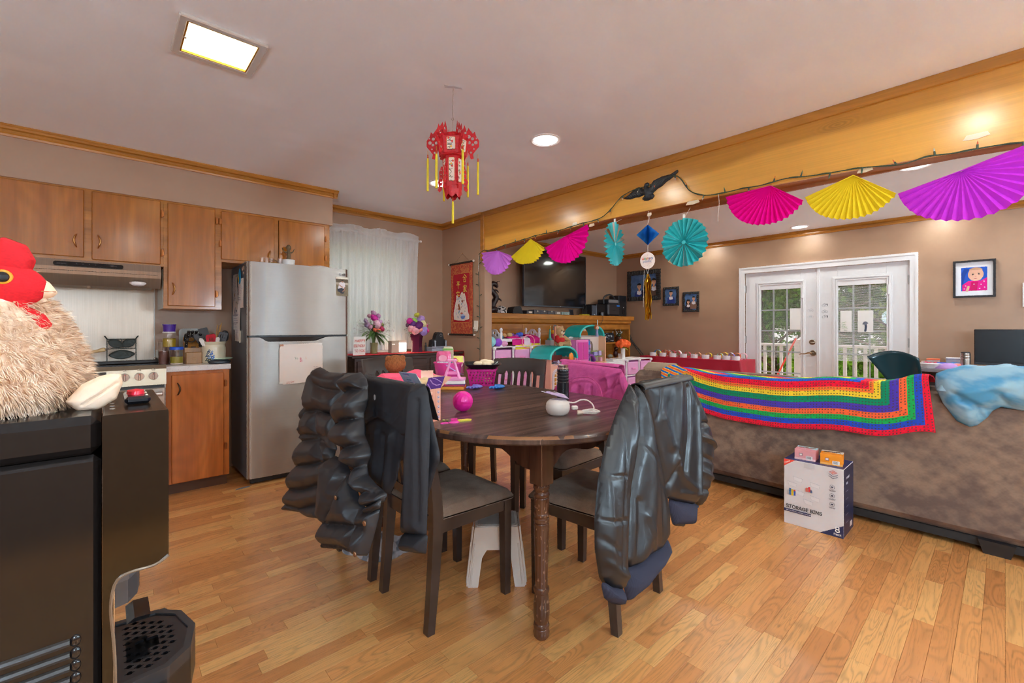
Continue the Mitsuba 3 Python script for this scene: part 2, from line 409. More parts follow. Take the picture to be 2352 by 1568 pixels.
def crown_profile():
 return [(0.0, 0.0), (0.012, 0.0), (0.014, 0.012), (0.02, 0.018), (0.02, 0.034), (0.034, 0.04), (0.04, 0.052), (0.044, 0.056), (0.044, 0.066), (0.0, 0.066)]
def crown(p0, p1, inward):
 p0, p1, d = np.array([*p0, CEIL - 0.066]), np.array([*p1, CEIL - 0.066]), np.array([*inward, 0.0])
 L = np.linalg.norm(p1 - p0)
 ex = (p1 - p0) / L
 m = prism(crown_profile(), L)
 m = frame(m, p0, d, (0, 0, 1), ex)
 teeth = [frame(box(0, 0.006, 0.018, 0.034, k * 0.014, k * 0.014 + 0.008), p0 + d * 0.019, d, (0, 0, 1), ex) for k in range(int(L / 0.014))]
 return m, cat(teeth)
for name, a, b, inn in (("trim_1", (-3.0, SFY), (1.555, SFY), (0, -1)), ("trim_2", (1.515, WY), (3.0, WY), (0, -1)), ("trim_3", (3.0, WY), (3.0, 3.76), (-1, 0)),
      ("trim_4", (3.1, WY), (BX, WY), (0, -1)), ("trim_5", (BX, WY), (BX, -2.48), (-1, 0)), ("trim_6", (1.515, SFY - 0.04), (1.515, WY), (1, 0))):
 m, teeth = crown(a, b, inn)
 struct(name, m, M_CROWN)
 if name != "trim_6":
  part(name, "dentils", teeth, M_CROWN, False, kind="stuff")
def arc_z(y):
 return 2.022 + 0.062 * max(0.0, 1 - ((y - 1.75) / 2.0) ** 2)
ys = np.linspace(-2.48, 3.74, 60)
front = [(y, arc_z(y)) for y in ys] + [(3.74, 2.385), (-2.48, 2.385)]
struct("beam", box(3.0, 3.1, -2.48, 3.74, 2.09, CEIL), M_BEAMU, label="wood faced header beam")
part("beam", "front_board", frame(prism(front, 0.018), (3.0, 0, 0), (0, 1, 0), (0, 0, 1), (-1, 0, 0)), M_BEAM, False, label="glossy honey coloured plywood face")
under = [(y, arc_z(y)) for y in ys] + [(3.74, 2.095), (-2.48, 2.095)]
under = sg.Polygon(under)
part("beam", "edge_board", frame(prism(under, 0.1), (3.1, 0, 0), (0, 1, 0), (0, 0, 1), (-1, 0, 0)), M_BEAMU, False)
part("beam", "rear_board", box(3.1, 3.118, -2.48, 3.74, 2.05, CEIL), M_BEAMU, False)
part("beam", "top_trim", box(2.97, 3.0, -2.48, 3.76, 2.385, CEIL, 0.003), M_BEAMT, False)
part("beam", "end_trim", box(2.968, 3.0, 3.715, 3.775, 1.93, CEIL, 0.003), M_BEAMT, False)
door = struct("door_1", cat(box(BX - 0.02, BX, DY1 - 0.01, DY1 + 0.06, 0, 2.03), box(BX - 0.02, BX, DY0 - 0.06, DY0 + 0.01, 0, 2.03), box(BX - 0.02, BX, DY0 - 0.06, DY1 + 0.06, DZ1 - 0.01, 2.035),
       box(BX - 0.027, BX - 0.02, DY1 + 0.035, DY1 + 0.06, 0, 2.03), box(BX - 0.027, BX - 0.02, DY0 - 0.06, DY0 - 0.035, 0, 2.03), box(BX - 0.027, BX - 0.02, DY0 - 0.06, DY1 + 0.06, 2.01, 2.035)), M_WHITE, label="white casing of the double door")
def leaf(y0, y1, gy0, gy1, gz0, gz1):
 xa, xb = BX + 0.012, BX + 0.055
 bd = cat(box(xa, xb, y0, gy0, 0.01, DZ1 - 0.012, 0.002), box(xa, xb, gy1, y1, 0.01, DZ1 - 0.012, 0.002), box(xa, xb, gy0, gy1, 0.01, gz0, 0.002), box(xa, xb, gy0, gy1, gz1, DZ1 - 0.012, 0.002))
 lip = []
 for o, h in ((0.055, 0.006), (0.04, 0.014), (0.018, 0.008)):
  w = 0.017
  lip += [box(xa - h, xa, gy0 - o, gy0 - o + w, gz0 - o, gz1 + o + 0.06, 0.002), box(xa - h, xa, gy1 + o - w, gy1 + o, gz0 - o, gz1 + o + 0.06, 0.002),
    box(xa - h, xa, gy0 - o, gy1 + o, gz1 + o + 0.06 - w, gz1 + o + 0.06, 0.002), box(xa - h, xa, gy0 - o, gy1 + o, gz0 - o, gz0 - o + w, 0.002)]
 mun = [box(BX + 0.026, BX + 0.034, gy0 + (gy1 - gy0) * k / 3 - 0.009, gy0 + (gy1 - gy0) * k / 3 + 0.009, gz0, gz1) for k in (1, 2)]
 zs = [gz1 - 0.275 * k for k in range(1, 6)]
 mun += [box(BX + 0.026, BX + 0.034, gy0, gy1, z - 0.009, z + 0.009) for z in zs if z > gz0 + 0.1]
 return bd, cat(lip), mun
M_BLIND = M("blind_slat", "dcdcd6", 0.5)
M_MUNT = M("muntin_grey", "b9bec0", 0.5)
for (y0, y1, gy0, gy1, tilt, nm) in ((1.577, 2.432, 1.765, 2.243, 10, "left"), (0.712, 1.571, 0.912, 1.374, 24, "right")):
 bd, lip, mun = leaf(y0, y1, gy0, gy1, 0.2, 1.715)
 lf = part("door_1", "leaf", bd, M_WHITE2, False)
 part(lf, "glazing_frame", lip, M_WHITE2, False)
 for m in mun:
  part(lf, "muntin", m, M_MUNT, False)
 g = box(BX + 0.04, BX + 0.0402, gy0, gy1, 0.2, 1.715).slice_plane([BX + 0.0401, 0, 0], [-1, 0, 0])
 part(lf, "pane", g, "mat_pane", False)
 sl = [tr(box(-0.0065, 0.0065, gy0 + 0.004, gy1 - 0.004, -0.0003, 0.0003), (BX + 0.022, 0, 1.70 - k * 0.0125), ry=-tilt) for k in range(72)]
 part(lf, "blind_slats", cat(sl), M_BLIND, False, kind="stuff", label="thin venetian blind slats between the panes")
 part(lf, "blind_slider", cat(box(BX - 0.012, BX, gy0 - 0.026 if nm == "right" else gy0 - 0.03, gy0 - 0.014 if nm == "right" else gy0 - 0.018, 1.60, 1.70, 0.002), box(BX - 0.018, BX, gy0 - 0.03, gy0 - 0.012, 1.585, 1.60, 0.002)), M_WHITE2, False)
 hy = y1 + 0.004 if nm == "left" else y0 - 0.004
 for z in (1.74, 1.04, 0.3):
  part("door_1", "hinge", cat(tr(cyl(0.008, -0.05, 0.05, 12), (BX + 0.004, hy, z)), box(BX + 0.004, BX + 0.012, hy - 0.02, hy + 0.02, z - 0.05, z + 0.05)), M("hinge_steel", "b8b8b6", 0.3, metal=0.8) if "mat_hinge_steel" not in scene else "mat_hinge_steel")
part("door_1", "astragal", box(BX - 0.002, BX + 0.012, 1.558, 1.588, 0.01, DZ1 - 0.015, 0.003), M_WHITE2, False)
part("door_1", "deadbolt", cat(tr(cyl(0.034, 0, 0.014, 24, b=0.004), (BX + 0.012, 1.636, 1.024), ry=-90), tr(box(-0.006, 0.006, -0.024, 0.024, 0, 0.022, 0.004), (BX, 1.636, 1.024), ry=-90, rx=20)), M("door_nickel", "b9ab95", 0.2, metal=1.0))
part("door_1", "handle", cat(tr(cyl(0.036, 0, 0.014, 24, b=0.005), (BX + 0.012, 1.627, 0.888), ry=-90), tr(cyl(0.012, 0, 0.05, 12), (BX + 0.012, 1.627, 0.888), ry=-90),
       tube(spline([(BX - 0.038, 1.625, 0.888), (BX - 0.042, 1.66, 0.893), (BX - 0.042, 1.70, 0.878), (BX - 0.042, 1.735, 0.876), (BX - 0.042, 1.755, 0.872), (BX - 0.042, 1.758, 0.862)], 24), np.linspace(0.012, 0.005, 24))), "mat_door_nickel")
part("door_1", "threshold", box(BX - 0.02, BX + 0.12, DY0, DY1, 0, 0.012), M("threshold", "8a8478", 0.4, metal=0.6), False)
PAPER = M("paper_white", "e9e8e4", 0.8)
for (ya, yb, za, zb, lab) in ((1.757, 1.885, 1.18, 1.457, "plain sheet of paper taped over the edge of the left glass"), (1.232, 1.345, 1.158, 1.412, "faded sheet of paper with green scribbles taped on the right glass"), (1.03, 1.176, 1.155, 1.408, "white sheet of paper with a small dark drawing taped on the right glass")):
 pz = thing("paper_sheet", lab, "paper", "papers taped on the door glass")
 part(pz, "sheet", solid_sheet([[(BX + 0.009 - 0.002 * math.sin(j), y, z) for j, y in enumerate(np.linspace(ya, yb, 5))] for z in np.linspace(za, zb, 5)], 0.0006), PAPER, True)
 items = []
 if "dark drawing" in lab:
  items = [(stroke([(0.0, -0.11), (0.006, -0.06), (0.0, -0.03)], 0.022), "3a4258"), (stroke([(-0.02, -0.03), (0.02, -0.02)], 0.014), "4a5265"), (disc(0, -0.02, 0.02), "6a7080")]
 if "green" in lab:
  items = [(scribble(rng, -0.04, -0.02, 0.06, 0.022, 4, 0.006, 0.3), "a9bf9c"), (scribble(rng, -0.02, -0.09, 0.05, 0.02, 2, 0.004), "8f9f8c")]
 if items:
  m, c = decal(items, (BX + 0.0075, (ya + yb) / 2, (za + zb) / 2), (0, -1, 0), (0, 0, 1))
  part(pz, "drawing", m, VC, False, color=c)
for (y, z, kind) in ((1.655, 1.425, 0), (1.655, 1.343, 1), (1.503, 1.485, 2), (1.503, 1.405, 3), (1.50, 1.340, 4)):
 cl = shapely.union_all([disc(-0.018, 0, 0.014), disc(0, 0.006, 0.017), disc(0.018, 0, 0.013), rect(-0.025, -0.012, 0.025, 0)])
 it = [(cl, "6d7076" if kind > 1 else "a9abb0"), (cl.buffer(-0.003), "e4e5e8"), (stroke([(-0.012, 0.0), (0, 0.006), (0.013, 0.001)], 0.004), "7c828c" if kind != 1 else "5a7a8e")]
 if kind in (2, 4):
  it += [(stroke([(0.01, 0.012), (0.024, 0.016), (0.026, 0.0)], 0.006), "4a4c52")]
 m, c = decal(it, (BX + 0.012, y, z), (0, -1, 0), (0, 0, 1))
 single("door_sticker", ["white arched sticker above the cloud sticker on the left door leaf", "white cloud sticker with a blue dot on the left door leaf", "dark curled cloud sticker, topmost of three on the right door leaf",
       "pale cloud sticker, middle of three on the right door leaf", "cloud sticker with a dark curl, lowest of three on the right door leaf"][kind], "sticker", m, VC, False, "stickers on the door", color=c)
scene["mat_led_trim"] = {"type": "twosided", "b": {"type": "principled", "base_color": rgb("eeeeee"), "roughness": 0.4}}
for i, (x, y) in enumerate(LED_SPOTS):
 lab = {0: "round recessed ceiling light right of the red lantern", 1: "round recessed ceiling light just behind the lantern tassels", 6: "round recessed ceiling light of the living room above the double door"}.get(i, "round recessed ceiling light")
 t = thing("recessed_light", lab, "ceiling light", "recessed ceiling lights")
 part(t, "trim_ring", lathe([(0.078, CEIL), (0.098, CEIL), (0.098, CEIL - 0.004), (0.09, CEIL - 0.008), (0.078, CEIL - 0.004), (0.078, CEIL)], 40, (x, y, 0)), "mat_led_trim")
 d = lathe([(0.0, 0), (0.078, 0.0)], 40, (x, y, CEIL - 0.003))
 if d.face_normals[0][2] > 0:
  d.faces = d.faces[:, ::-1]
 part(t, "diffuser", d, "mat_led_trim", False, emitter={"type": "area", "radiance": {"type": "rgb", "value": LED}})
tl = thing("square_ceiling_lamp", "square recessed ceiling lamp with a warm glowing pane and pale metal frame", "ceiling light")
lx0, lx1, ly0, ly1 = 0.212, 0.524, 2.14, 2.455
fr = []
for (a0, a1, b0, b1) in ((lx0, lx0 + 0.03, ly0, ly1), (lx1 - 0.03, lx1, ly0, ly1), (lx0, lx1, ly0, ly0 + 0.03), (lx0, lx1, ly1 - 0.03, ly1)):
 fr.append(box(a0, a1, b0, b1, CEIL - 0.016, CEIL, 0.004))
part(tl, "frame", cat(fr), M("lamp_frame", "cfcac4", 0.35, metal=0.3), False)
gi = []
for (a0, a1, b0, b1) in ((lx0 + 0.03, lx0 + 0.034, ly0 + 0.03, ly1 - 0.03), (lx1 - 0.034, lx1 - 0.03, ly0 + 0.03, ly1 - 0.03), (lx0 + 0.03, lx1 - 0.03, ly0 + 0.03, ly0 + 0.034), (lx0 + 0.03, lx1 - 0.03, ly1 - 0.034, ly1 - 0.03)):
 gi.append(box(a0, a1, b0, b1, CEIL - 0.014, CEIL))
part(tl, "inner_rim", cat(gi), M("lamp_gold", "c08a34", 0.3, metal=0.8), False, label="gold inner rim")
q = TM([[lx0 + 0.034, ly0 + 0.034, CEIL - 0.005], [lx1 - 0.034, ly0 + 0.034, CEIL - 0.005], [lx1 - 0.034, ly1 - 0.034, CEIL - 0.005], [lx0 + 0.034, ly1 - 0.034, CEIL - 0.005]], [[0, 2, 1], [0, 3, 2]])
part(tl, "diffuser", q, "mat_led_trim", False, emitter={"type": "area", "radiance": {"type": "rgb", "value": TROFFER}})
part(tl, "catch", ball(0.006, (lx0 + 0.034, (ly0 + ly1) / 2, CEIL - 0.014)), M_CHROME)
for i, (x, y, z, L) in enumerate(FILL_GLOBES):  # added fill light on stands, out of view
 t = thing("globe_floor_lamp", "unseen glowing globe on a stand, added outside the picture to fill the rooms with light", "lamp", "added fill globes")
 part(t, "base", cyl(0.13, 0, 0.02, 24, (x, y, 0), 0.004), M_BLACKP)
 part(t, "pole", cyl(0.012, 0.02, z - 0.19, 10, (x, y, 0)), M_BLACKP)
 part(t, "shade", ball(0.2, (x, y, z)), "mat_led_trim", True, emitter={"type": "area", "radiance": {"type": "rgb", "value": [L * q for q in FILL_TINT]}})
# kitchen wall
def arc_handle(x, z, y, h=0.085, side=1, out=0.028):
 p = spline([(x, y, z - h / 2), (x + side * 0.004, y - out * 0.75, z - h * 0.36), (x + side * 0.012, y - out, z), (x + side * 0.004, y - out * 0.75, z + h * 0.36), (x, y, z + h / 2)], 22)
 return tube(p, 0.0036 + 0.002 * np.sin(np.linspace(0, np.pi, 22)), 8)
def cup_door(parent, x0, x1, z0, z1, y, mat, handle=None, hmat=None, hinges=None, side=1):
 d = part(parent, "door", box(x0, x1, y - 0.018, y, z0, z1, 0.004), mat, False)
 if handle:
  part(d, "handle", arc_handle(handle[0], handle[1], y - 0.016, side=side), hmat or M_BRASS, label="bowed brass handle")
 for (hx, hz) in hinges or ():
  part(d, "hinge", cat(tr(cyl(0.0055, -0.026, 0.026, 10, b=0.002), (hx, y - 0.02, hz)), box(hx - 0.004, hx + 0.012, y - 0.019, y, hz - 0.02, hz + 0.02, 0.002)), M_COPPER)
 return d
def carcass(x0, x1, y0, y1, z0, z1, stiles, rail=0.03, t=0.018):
 ms = [box(x0, x1, y1 - t, y1, z0, z1), box(x0, x0 + t, y0 + t, y1, z0, z1), box(x1 - t, x1, y0 + t, y1, z0, z1), box(x0, x1, y0 + t, y1, z0, z0 + t), box(x0, x1, y0 + t, y1, z1 - t, z1)]
 ms += [box(a, b, y0, y0 + t, z0, z1) for a, b in stiles]
 ms += [box(x0, x1, y0 + 0.0002, y0 + t, z0, z0 + rail), box(x0, x1, y0 + 0.0002, y0 + t, z1 - rail, z1)]
 return cat(ms)
FY = SFY + 0.012
c1 = thing("wall_cabinet", "pair of brown wooden wall cupboards above the steel range hood", "cabinet", "wooden kitchen wall cupboards")
part(c1, "carcass", carcass(-0.92, 0.312, FY, WY, 1.652, 2.135, [(-0.92, -0.46), (-0.12, -0.055), (0.288, 0.312)]), M_CABF, False)
cup_door(c1, -0.475, -0.103, 1.675, 2.118, FY, M_CAB, (-0.138, 1.78), hinges=[(-0.482, 2.02), (-0.482, 1.75)], side=-1)
cup_door(c1, -0.066, 0.294, 1.665, 2.118, FY, M_CAB, (-0.035, 1.785), hinges=[(0.302, 2.03), (0.302, 1.75)])
c2 = thing("wall_cabinet", "tall narrow brown wooden wall cupboard between hood and fridge", "cabinet", "wooden kitchen wall cupboards")
part(c2, "carcass", carcass(0.3125, 0.668, FY, WY, 1.352, 2.135, [(0.3125, 0.345), (0.618, 0.668)]), M_CABF, False)
cup_door(c2, 0.335, 0.624, 1.372, 2.116, FY, M_CAB, (0.362, 1.495), hinges=[(0.632, 2.03), (0.632, 1.47)])
part(c2, "side_cover", box(0.3095, 0.3122, FY + 0.03, WY, 1.352, 1.64), M("grey_filler", "b9bdb4", 0.5), False, label="pale grey side cover")
c3 = thing("wall_cabinet", "brown wooden two door cupboard above the fridge", "cabinet", "wooden kitchen wall cupboards")
part(c3, "carcass", carcass(0.6685, 1.492, FY, WY, 1.722, 2.135, [(0.6685, 0.69), (1.036, 1.07), (1.445, 1.492)]), M_CABF, False)
cup_door(c3, 0.663, 1.037, 1.742, 2.113, FY, M_CAB, (1.005, 1.80), hinges=[(0.655, 2.03), (0.655, 1.86)], side=-1)
cup_door(c3, 1.072, 1.445, 1.742, 2.11, FY, M_CAB, (1.10, 1.80), hinges=[(1.452, 2.0), (1.452, 1.83)])
b1 = thing("base_cabinet", "reddish brown wooden floor cupboard between the range and the fridge", "cabinet")
part(b1, "carcass", carcass(0.318, 0.709, 4.03, WY, 0.085, 0.896, [(0.318, 0.362), (0.662, 0.709)], 0.028), M_BASE, False)
part(b1, "toe_kick", box(0.318, 0.704, 4.085, 4.11, 0, 0.086), M("toe_kick", "4d2c14", 0.5), False)
cup_door(b1, 0.352, 0.672, 0.09, 0.872, 4.03, M_BASE, (0.387, 0.77), M("dark_bronze", "4a3423", 0.35, metal=0.8), [(0.68, 0.79), (0.68, 0.31)])
b1b = thing("worktop", "speckled white laminate worktop holding jars and a utensil crock", "worktop")
def speck(p, n, uv):
 d1, d2, w = voronoi(p.x * 90, p.y * 90 + p.z * 90)
 return mix(C3("d9d4d2"), C3("9a918c"), dr.select((d1 < 0.16) & (w > 0.6), 1.0, 0.0) * 0.8)
part(b1b, "slab", box(0.318, 0.717, 4.0, WY, 0.896, 0.936, 0.004), M("worktop_laminate", proc(speck), 0.25), False)
h = thing("range_hood", "stainless steel range hood with a black control strip", "range hood")
prof = [(4.012, 1.648), (4.55, 1.648), (4.55, 1.53), (4.06, 1.50), (4.0, 1.556), (3.985, 1.60)]
hx0, hx1 = -0.468, 0.292
part(h, "canopy", frame(prism(prof, hx1 - hx0), (hx0, 0, 0), (0, 1, 0), (0, 0, 1), (1, 0, 0)), M_STEELW, 25)
part(h, "lower_panel", frame(prism([(4.002, 1.552), (4.02, 1.552), (4.075, 1.497), (4.07, 1.490)], hx1 - hx0), (hx0, 0, 0), (0, 1, 0), (0, 0, 1), (1, 0, 0)), M_STEELW, False)
part(h, "seam_line", frame(box(hx0 + 0.05, hx1 - 0.02, -0.0012, 0.0012, 0, 0.0015), (0, 3.9935, 1.578), (1, 0, 0), (0, 0.32, 0.947)), M_BLACKP, False)
cs = frame(prism(rrect(-0.165, 0.165, -0.014, 0.014, 0.012), 0.007), (-0.075, 3.992, 1.618), (1, 0, 0), (0, 0.55, 0.835))
part(h, "control_strip", cs, M_BLACKP, 30)
it = [(rect(-0.15 + k * 0.062, 0.002, -0.13 + k * 0.062, 0.0035), "8d8d90") for k in range(5)] + [(rect(-0.15, -0.006, -0.105, -0.0045), "8d8d90"), (rect(0.1, -0.006, 0.135, -0.0045), "8d8d90")] + [(disc(-0.06 + k * 0.03, -0.002, 0.003), "55565a") for k in range(4)]
m, c = decal(it, (-0.075, 3.988, 1.6225), (1, 0, 0), (0, 0.55, 0.835))
part(h, "control_print", m, VC, False, color=c)
part(h, "lamp_lens", tr(lathe([(0, -0.022), (0.03, -0.018), (0.046, -0.004), (0.046, 0)], 20), (0.168, 4.03, 1.522), rx=-20, s=(1, 0.5, 1)), M("lens_white", "e6e6e8", 0.3))
part(h, "grease_filter", box(hx0 + 0.02, hx1 - 0.03, 4.09, 4.5, 1.503, 1.509), M("filter_alu", "a9aaa6", 0.5, metal=0.7), False)
part(h, "filter_divider", box(-0.095, -0.075, 4.085, 4.5, 1.498, 1.504), M_STEELW, False)
bs = thing("backsplash", "large brushed steel splash panel behind the range", "panel")
part(bs, "panel", box(-0.50, 0.286, WY - 0.006, WY, 0.93, 1.53), M_STEELW, False)
part(bs, "edge_strip", box(0.286, 0.2935, WY - 0.01, WY, 0.93, 1.53), M("strip_white", "d6d5d0", 0.4), False)
oc = thing("wall_outlet_plate", "beige outlet plate low on the wall by the glass jars", "outlet")
part(oc, "plate", box(0.297, 0.343, WY - 0.006, WY, 0.95, 1.035, 0.003), M("outlet_beige", "cfc9bb", 0.4), False)
RX0, RX1 = -0.447, 0.315
r = thing("range", "stainless steel cooking range with chrome knobs", "stove")
part(r, "body", box(RX0, RX1, 3.97, 4.53, 0.03, 0.925), M("range_side", "b9b6b3", 0.35, metal=0.5), False)
part(r, "cooktop", box(RX0, RX1, 3.955, 4.53, 0.925, 0.942, 0.004), M("cooktop_glass", "0d0b0a", 0.06, spec=0.6), False)
part(r, "rear_vent", cat(box(RX0 + 0.02, RX1 - 0.02, 4.42, 4.53, 0.942, 0.962, 0.005), box(RX0 + 0.02, RX1 - 0.01, 4.40, 4.412, 0.944, 0.966, 0.003), box(RX1 - 0.03, RX1 - 0.012, 4.40, 4.53, 0.942, 0.976, 0.003)), M("vent_dark", "241a12", 0.2), False)
part(r, "front_panel", frame(prism([(3.965, 0.955), (3.975, 0.955), (3.99, 0.822), (3.915, 0.822), (3.925, 0.93)], RX1 - RX0), (RX0, 0, 0), (0, 1, 0), (0, 0, 1), (1, 0, 0)), M("panel_steel", "c3b49c", 0.32, metal=0.75), 20)
part(r, "display", box(-0.22, 0.005, 3.912, 3.93, 0.875, 0.925), M("display_black", "2b2826", 0.2), False)
M_KNOB = M("knob_steel", "c9c8cc", 0.22, metal=0.9)
for kx in (-0.36, -0.29, 0.095, 0.170, 0.245):
 k = part(r, "knob", tr(lathe([(0, 0), (0.0245, 0), (0.026, 0.008), (0.0245, 0.02), (0.0235, 0.024), (0, 0.024)], 28), (kx, 3.921, 0.886), rx=95), M_KNOB)
 part(k, "grip", tr(box(-0.006, 0.006, -0.024, 0.024, 0.02, 0.034, 0.003), (kx, 3.921, 0.886), rx=95), M_KNOB, False)
 part(k, "mark", tr(box(-0.0015, 0.0015, 0.012, 0.022, 0.034, 0.0345), (kx, 3.921, 0.886), rx=95), P("b03028", 0.5), False)
 m, c = decal([(rect(-0.009, -0.007, 0.009, 0.007), "6b5b48"), (rect(-0.0075, -0.0055, 0.0075, 0.0055), "c3b49c"), (rect(0.001, 0.0, 0.0065, 0.0045), "3a3026")], (kx, 3.9235, 0.928), (1, 0, 0), (0, 0.09, 0.996))
 part(r, "burner_mark", m, VC, False, color=c)
part(r, "gap", box(RX0 + 0.01, RX1 - 0.008, 3.95, 3.97, 0.80, 0.823), M_BLACKP, False)
part(r, "oven_door", box(RX0 + 0.005, RX1 - 0.004, 3.925, 3.97, 0.19, 0.80, 0.006), M("oven_steel", "bdb5ac", 0.3, metal=0.75), False)
part(r, "oven_window", box(RX0 + 0.1, RX1 - 0.1, 3.921, 3.926, 0.3, 0.66, 0.002), M_BLACKG, False)
oh = part(r, "oven_handle", tr(cyl(0.015, RX0 + 0.04, RX1 - 0.022, 20, b=0.004), (0, 3.885, 0.762), ry=90), M("handle_steel", "d2d0cf", 0.25, metal=0.8))
part(oh, "bracket", cat(box(RX0 + 0.06, RX0 + 0.085, 3.885, 3.93, 0.752, 0.772, 0.003), box(RX1 - 0.065, RX1 - 0.04, 3.885, 3.93, 0.752, 0.772, 0.003)), M_KNOB, False)
part(r, "drawer", box(RX0 + 0.005, RX1 - 0.004, 3.93, 3.97, 0.05, 0.18, 0.006), "mat_oven_steel", False)
tv = thing("leaf_trivet", "dark cast trivet of three big leaves leaning behind the range", "trivet")
TVM = M("cast_iron", "2b2f2a", 0.55, metal=0.3)
def leaf_outline(L, w, n=16):
 t = np.linspace(0, 1, n)
 prof = w * np.sin(np.pi * t) ** 0.75 * (1 - 0.12 * t)
 return [(L * a, b) for a, b in zip(t, prof)] + [(L * a, -b) for a, b in zip(t[::-1], prof[::-1])]
def big_leaf(L, w, at, ang):
 g = pillow(leaf_outline(L, w), w / 4, lambda x, y, d: 0.003 + 0.0035 * np.abs(np.sin((x * 130 + np.abs(y) * 90))) - 0.002 * np.exp(-(y / 0.002) ** 2), lambda x, y, d: 0.002 + 0 * x, rim=0.001)
 return tr(g, (at[0], at[1], 0), rz=ang)
fr = [box(-0.085, -0.079, -0.085, 0.08, -0.003, 0.003), box(0.079, 0.085, -0.085, 0.08, -0.003, 0.003), box(-0.085, 0.085, 0.077, 0.083, -0.003, 0.003), box(-0.085, 0.085, 0.006, 0.011, -0.003, 0.003), box(-0.003, 0.003, 0.06, 0.08, -0.003, 0.003)]
fr += [tr(cyl(0.004, 0, 0.03, 8), (s * 0.08, 0.08, 0.0), rx=-60, rz=-s * 35) for s in (-1, 1)]
tm = lambda m: tr(m, (0.092, 4.455, 1.048), rx=78)
part(tv, "frame", tm(cat(fr)), TVM, False)
for L, w, at, ang in ((0.155, 0.037, (-0.075, -0.04), 2), (0.1, 0.034, (-0.078, 0.07), -28), (0.1, 0.034, (0.082, 0.074), 211)):
 part(tv, "leaf", tm(big_leaf(L, w, at, ang)), TVM)
sp = thing("saucepan", "steel pan whose pale wooden handle sticks out over the range", "pan")
part(sp, "bowl", lathe([(0.0, 0.944), (0.10, 0.944), (0.125, 0.96), (0.13, 1.01), (0.133, 1.01), (0.128, 0.955), (0.10, 0.942), (0, 0.942)], 40, (-0.27, 4.2, 0)), M_CHROME)
hp = [(-0.145, 4.18, 1.025), (-0.13, 4.175, 1.03), (0.0, 4.13, 1.065), (0.05, 4.115, 1.077)]
part(sp, "ferrule", tube([hp[0], (-0.122, 4.172, 1.032)], [0.006, 0.011], 12), M_CHROME)
part(sp, "handle", tube(spline([(-0.122, 4.172, 1.032), (-0.08, 4.158, 1.044), (-0.03, 4.141, 1.057), (0.0, 4.13, 1.065)], 16), [0.0105] * 9 + [0.011] * 3 + [0.0135, 0.014, 0.0135, 0.011], 14), M("handle_maple", proc(lambda p, n, uv: wood_rgb(p.x, p.y * 3, p.z * 3, "d6b684", "c19a63", "e2c797")), 0.4))
part(sp, "hanging_ring", cat(tube(spline([(0.0, 4.13, 1.065), (0.02, 4.122, 1.074), (0.036, 4.117, 1.078)], 8), 0.0025, 8), tube(spline([(0.0, 4.13, 1.061), (0.02, 4.122, 1.066), (0.036, 4.117, 1.078)], 8), 0.0025, 8)), M_CHROME)
WT = 0.936
GL = "mat_pane"
OLIVE = M("pickle_brine", "8a7a1e", 0.3)
def jar_mesh(r, h, neck, at):
 return lathe([(0, 0.001), (r * 0.9, 0.001), (r, 0.008), (r, h * 0.72), (r * 0.93, h * 0.82), (neck, h * 0.9), (neck, h)], 32, at)
j = thing("glass_jar", "glass jar with a bright blue lid and pickles in brine", "jar")
ja = (0.395, 4.16, WT)
part(j, "glass", jar_mesh(0.042, 0.118, 0.037, ja), GL)
part(j, "brine", lathe([(0, 0.016), (0.038, 0.016), (0.0395, 0.06), (0, 0.06)], 28, ja), OLIVE)
part(j, "sediment", lathe([(0, 0.004), (0.037, 0.004), (0.038, 0.014), (0.02, 0.019), (0, 0.015)], 20, ja), P("c9b9a6", 0.8))
part(j, "lid", cat(cyl(0.043, 0.118, 0.133, 32, ja, 0.003), lathe([(0.0405, 0.112), (0.0425, 0.112), (0.0425, 0.119), (0.0405, 0.119)], 32, ja)), P("1c4fc0", 0.35), label="bright blue lid")
j = thing("glass_jar", "facetted glass jar of golden brine under the purple tub", "jar")
ja = (0.365, 4.32, WT + 0.0)
part(j, "glass", jar_mesh(0.044, 0.235, 0.038, ja), GL)
part(j, "brine", lathe([(0, 0.13), (0.04, 0.13), (0.041, 0.195), (0, 0.195)], 28, ja), P("a88a22", 0.3))
part(j, "contents", lathe([(0, 0.004), (0.04, 0.004), (0.04, 0.128), (0, 0.128)], 28, ja), P("4a2a1c", 0.6))
part(j, "lid", cyl(0.042, 0.235, 0.246, 32, ja, 0.003), P("e6e2da", 0.4), label="white lid")
pt = single("purple_tub", "small translucent purple tub topmost on the jars", "tub", lathe([(0, 0.0), (0.038, 0.0), (0.042, 0.05), (0.044, 0.052), (0.044, 0.056), (0.0405, 0.056), (0.037, 0.004), (0, 0.004)], 28, (0.365, 4.32, WT + 0.246)), M("purple_plastic", "4a2a8c", 0.25))
j = thing("glass_jar", "dark jar half hidden between the blue lidded jar and the wall", "jar")
ja = (0.325, 4.24, WT)
part(j, "glass", jar_mesh(0.032, 0.13, 0.03, ja), GL)
part(j, "contents", lathe([(0, 0.004), (0.029, 0.004), (0.029, 0.1), (0, 0.1)], 24, ja), P("5a2e22", 0.6))
single("glass_tube", "slim upright glass tube left of the jars", "glass", lathe([(0, 0.002), (0.021, 0.002), (0.022, 0.165), (0.02, 0.165), (0.019, 0.01), (0, 0.01)], 24, (0.322, 4.40, WT)), GL)
kb = thing("knife_block", "brown wooden block full of black handled knives", "knife block")
KM = M("block_wood", proc(lambda p, n, uv: wood_rgb(p.z, p.x, p.y, "9a6a34", "744a20", "ad7e42", 3.0)), 0.35)
kx, ky = 0.505, 4.24
part(kb, "front_step", box(kx - 0.05, kx + 0.05, ky - 0.06, ky - 0.015, WT, WT + 0.088, 0.003), KM, False)
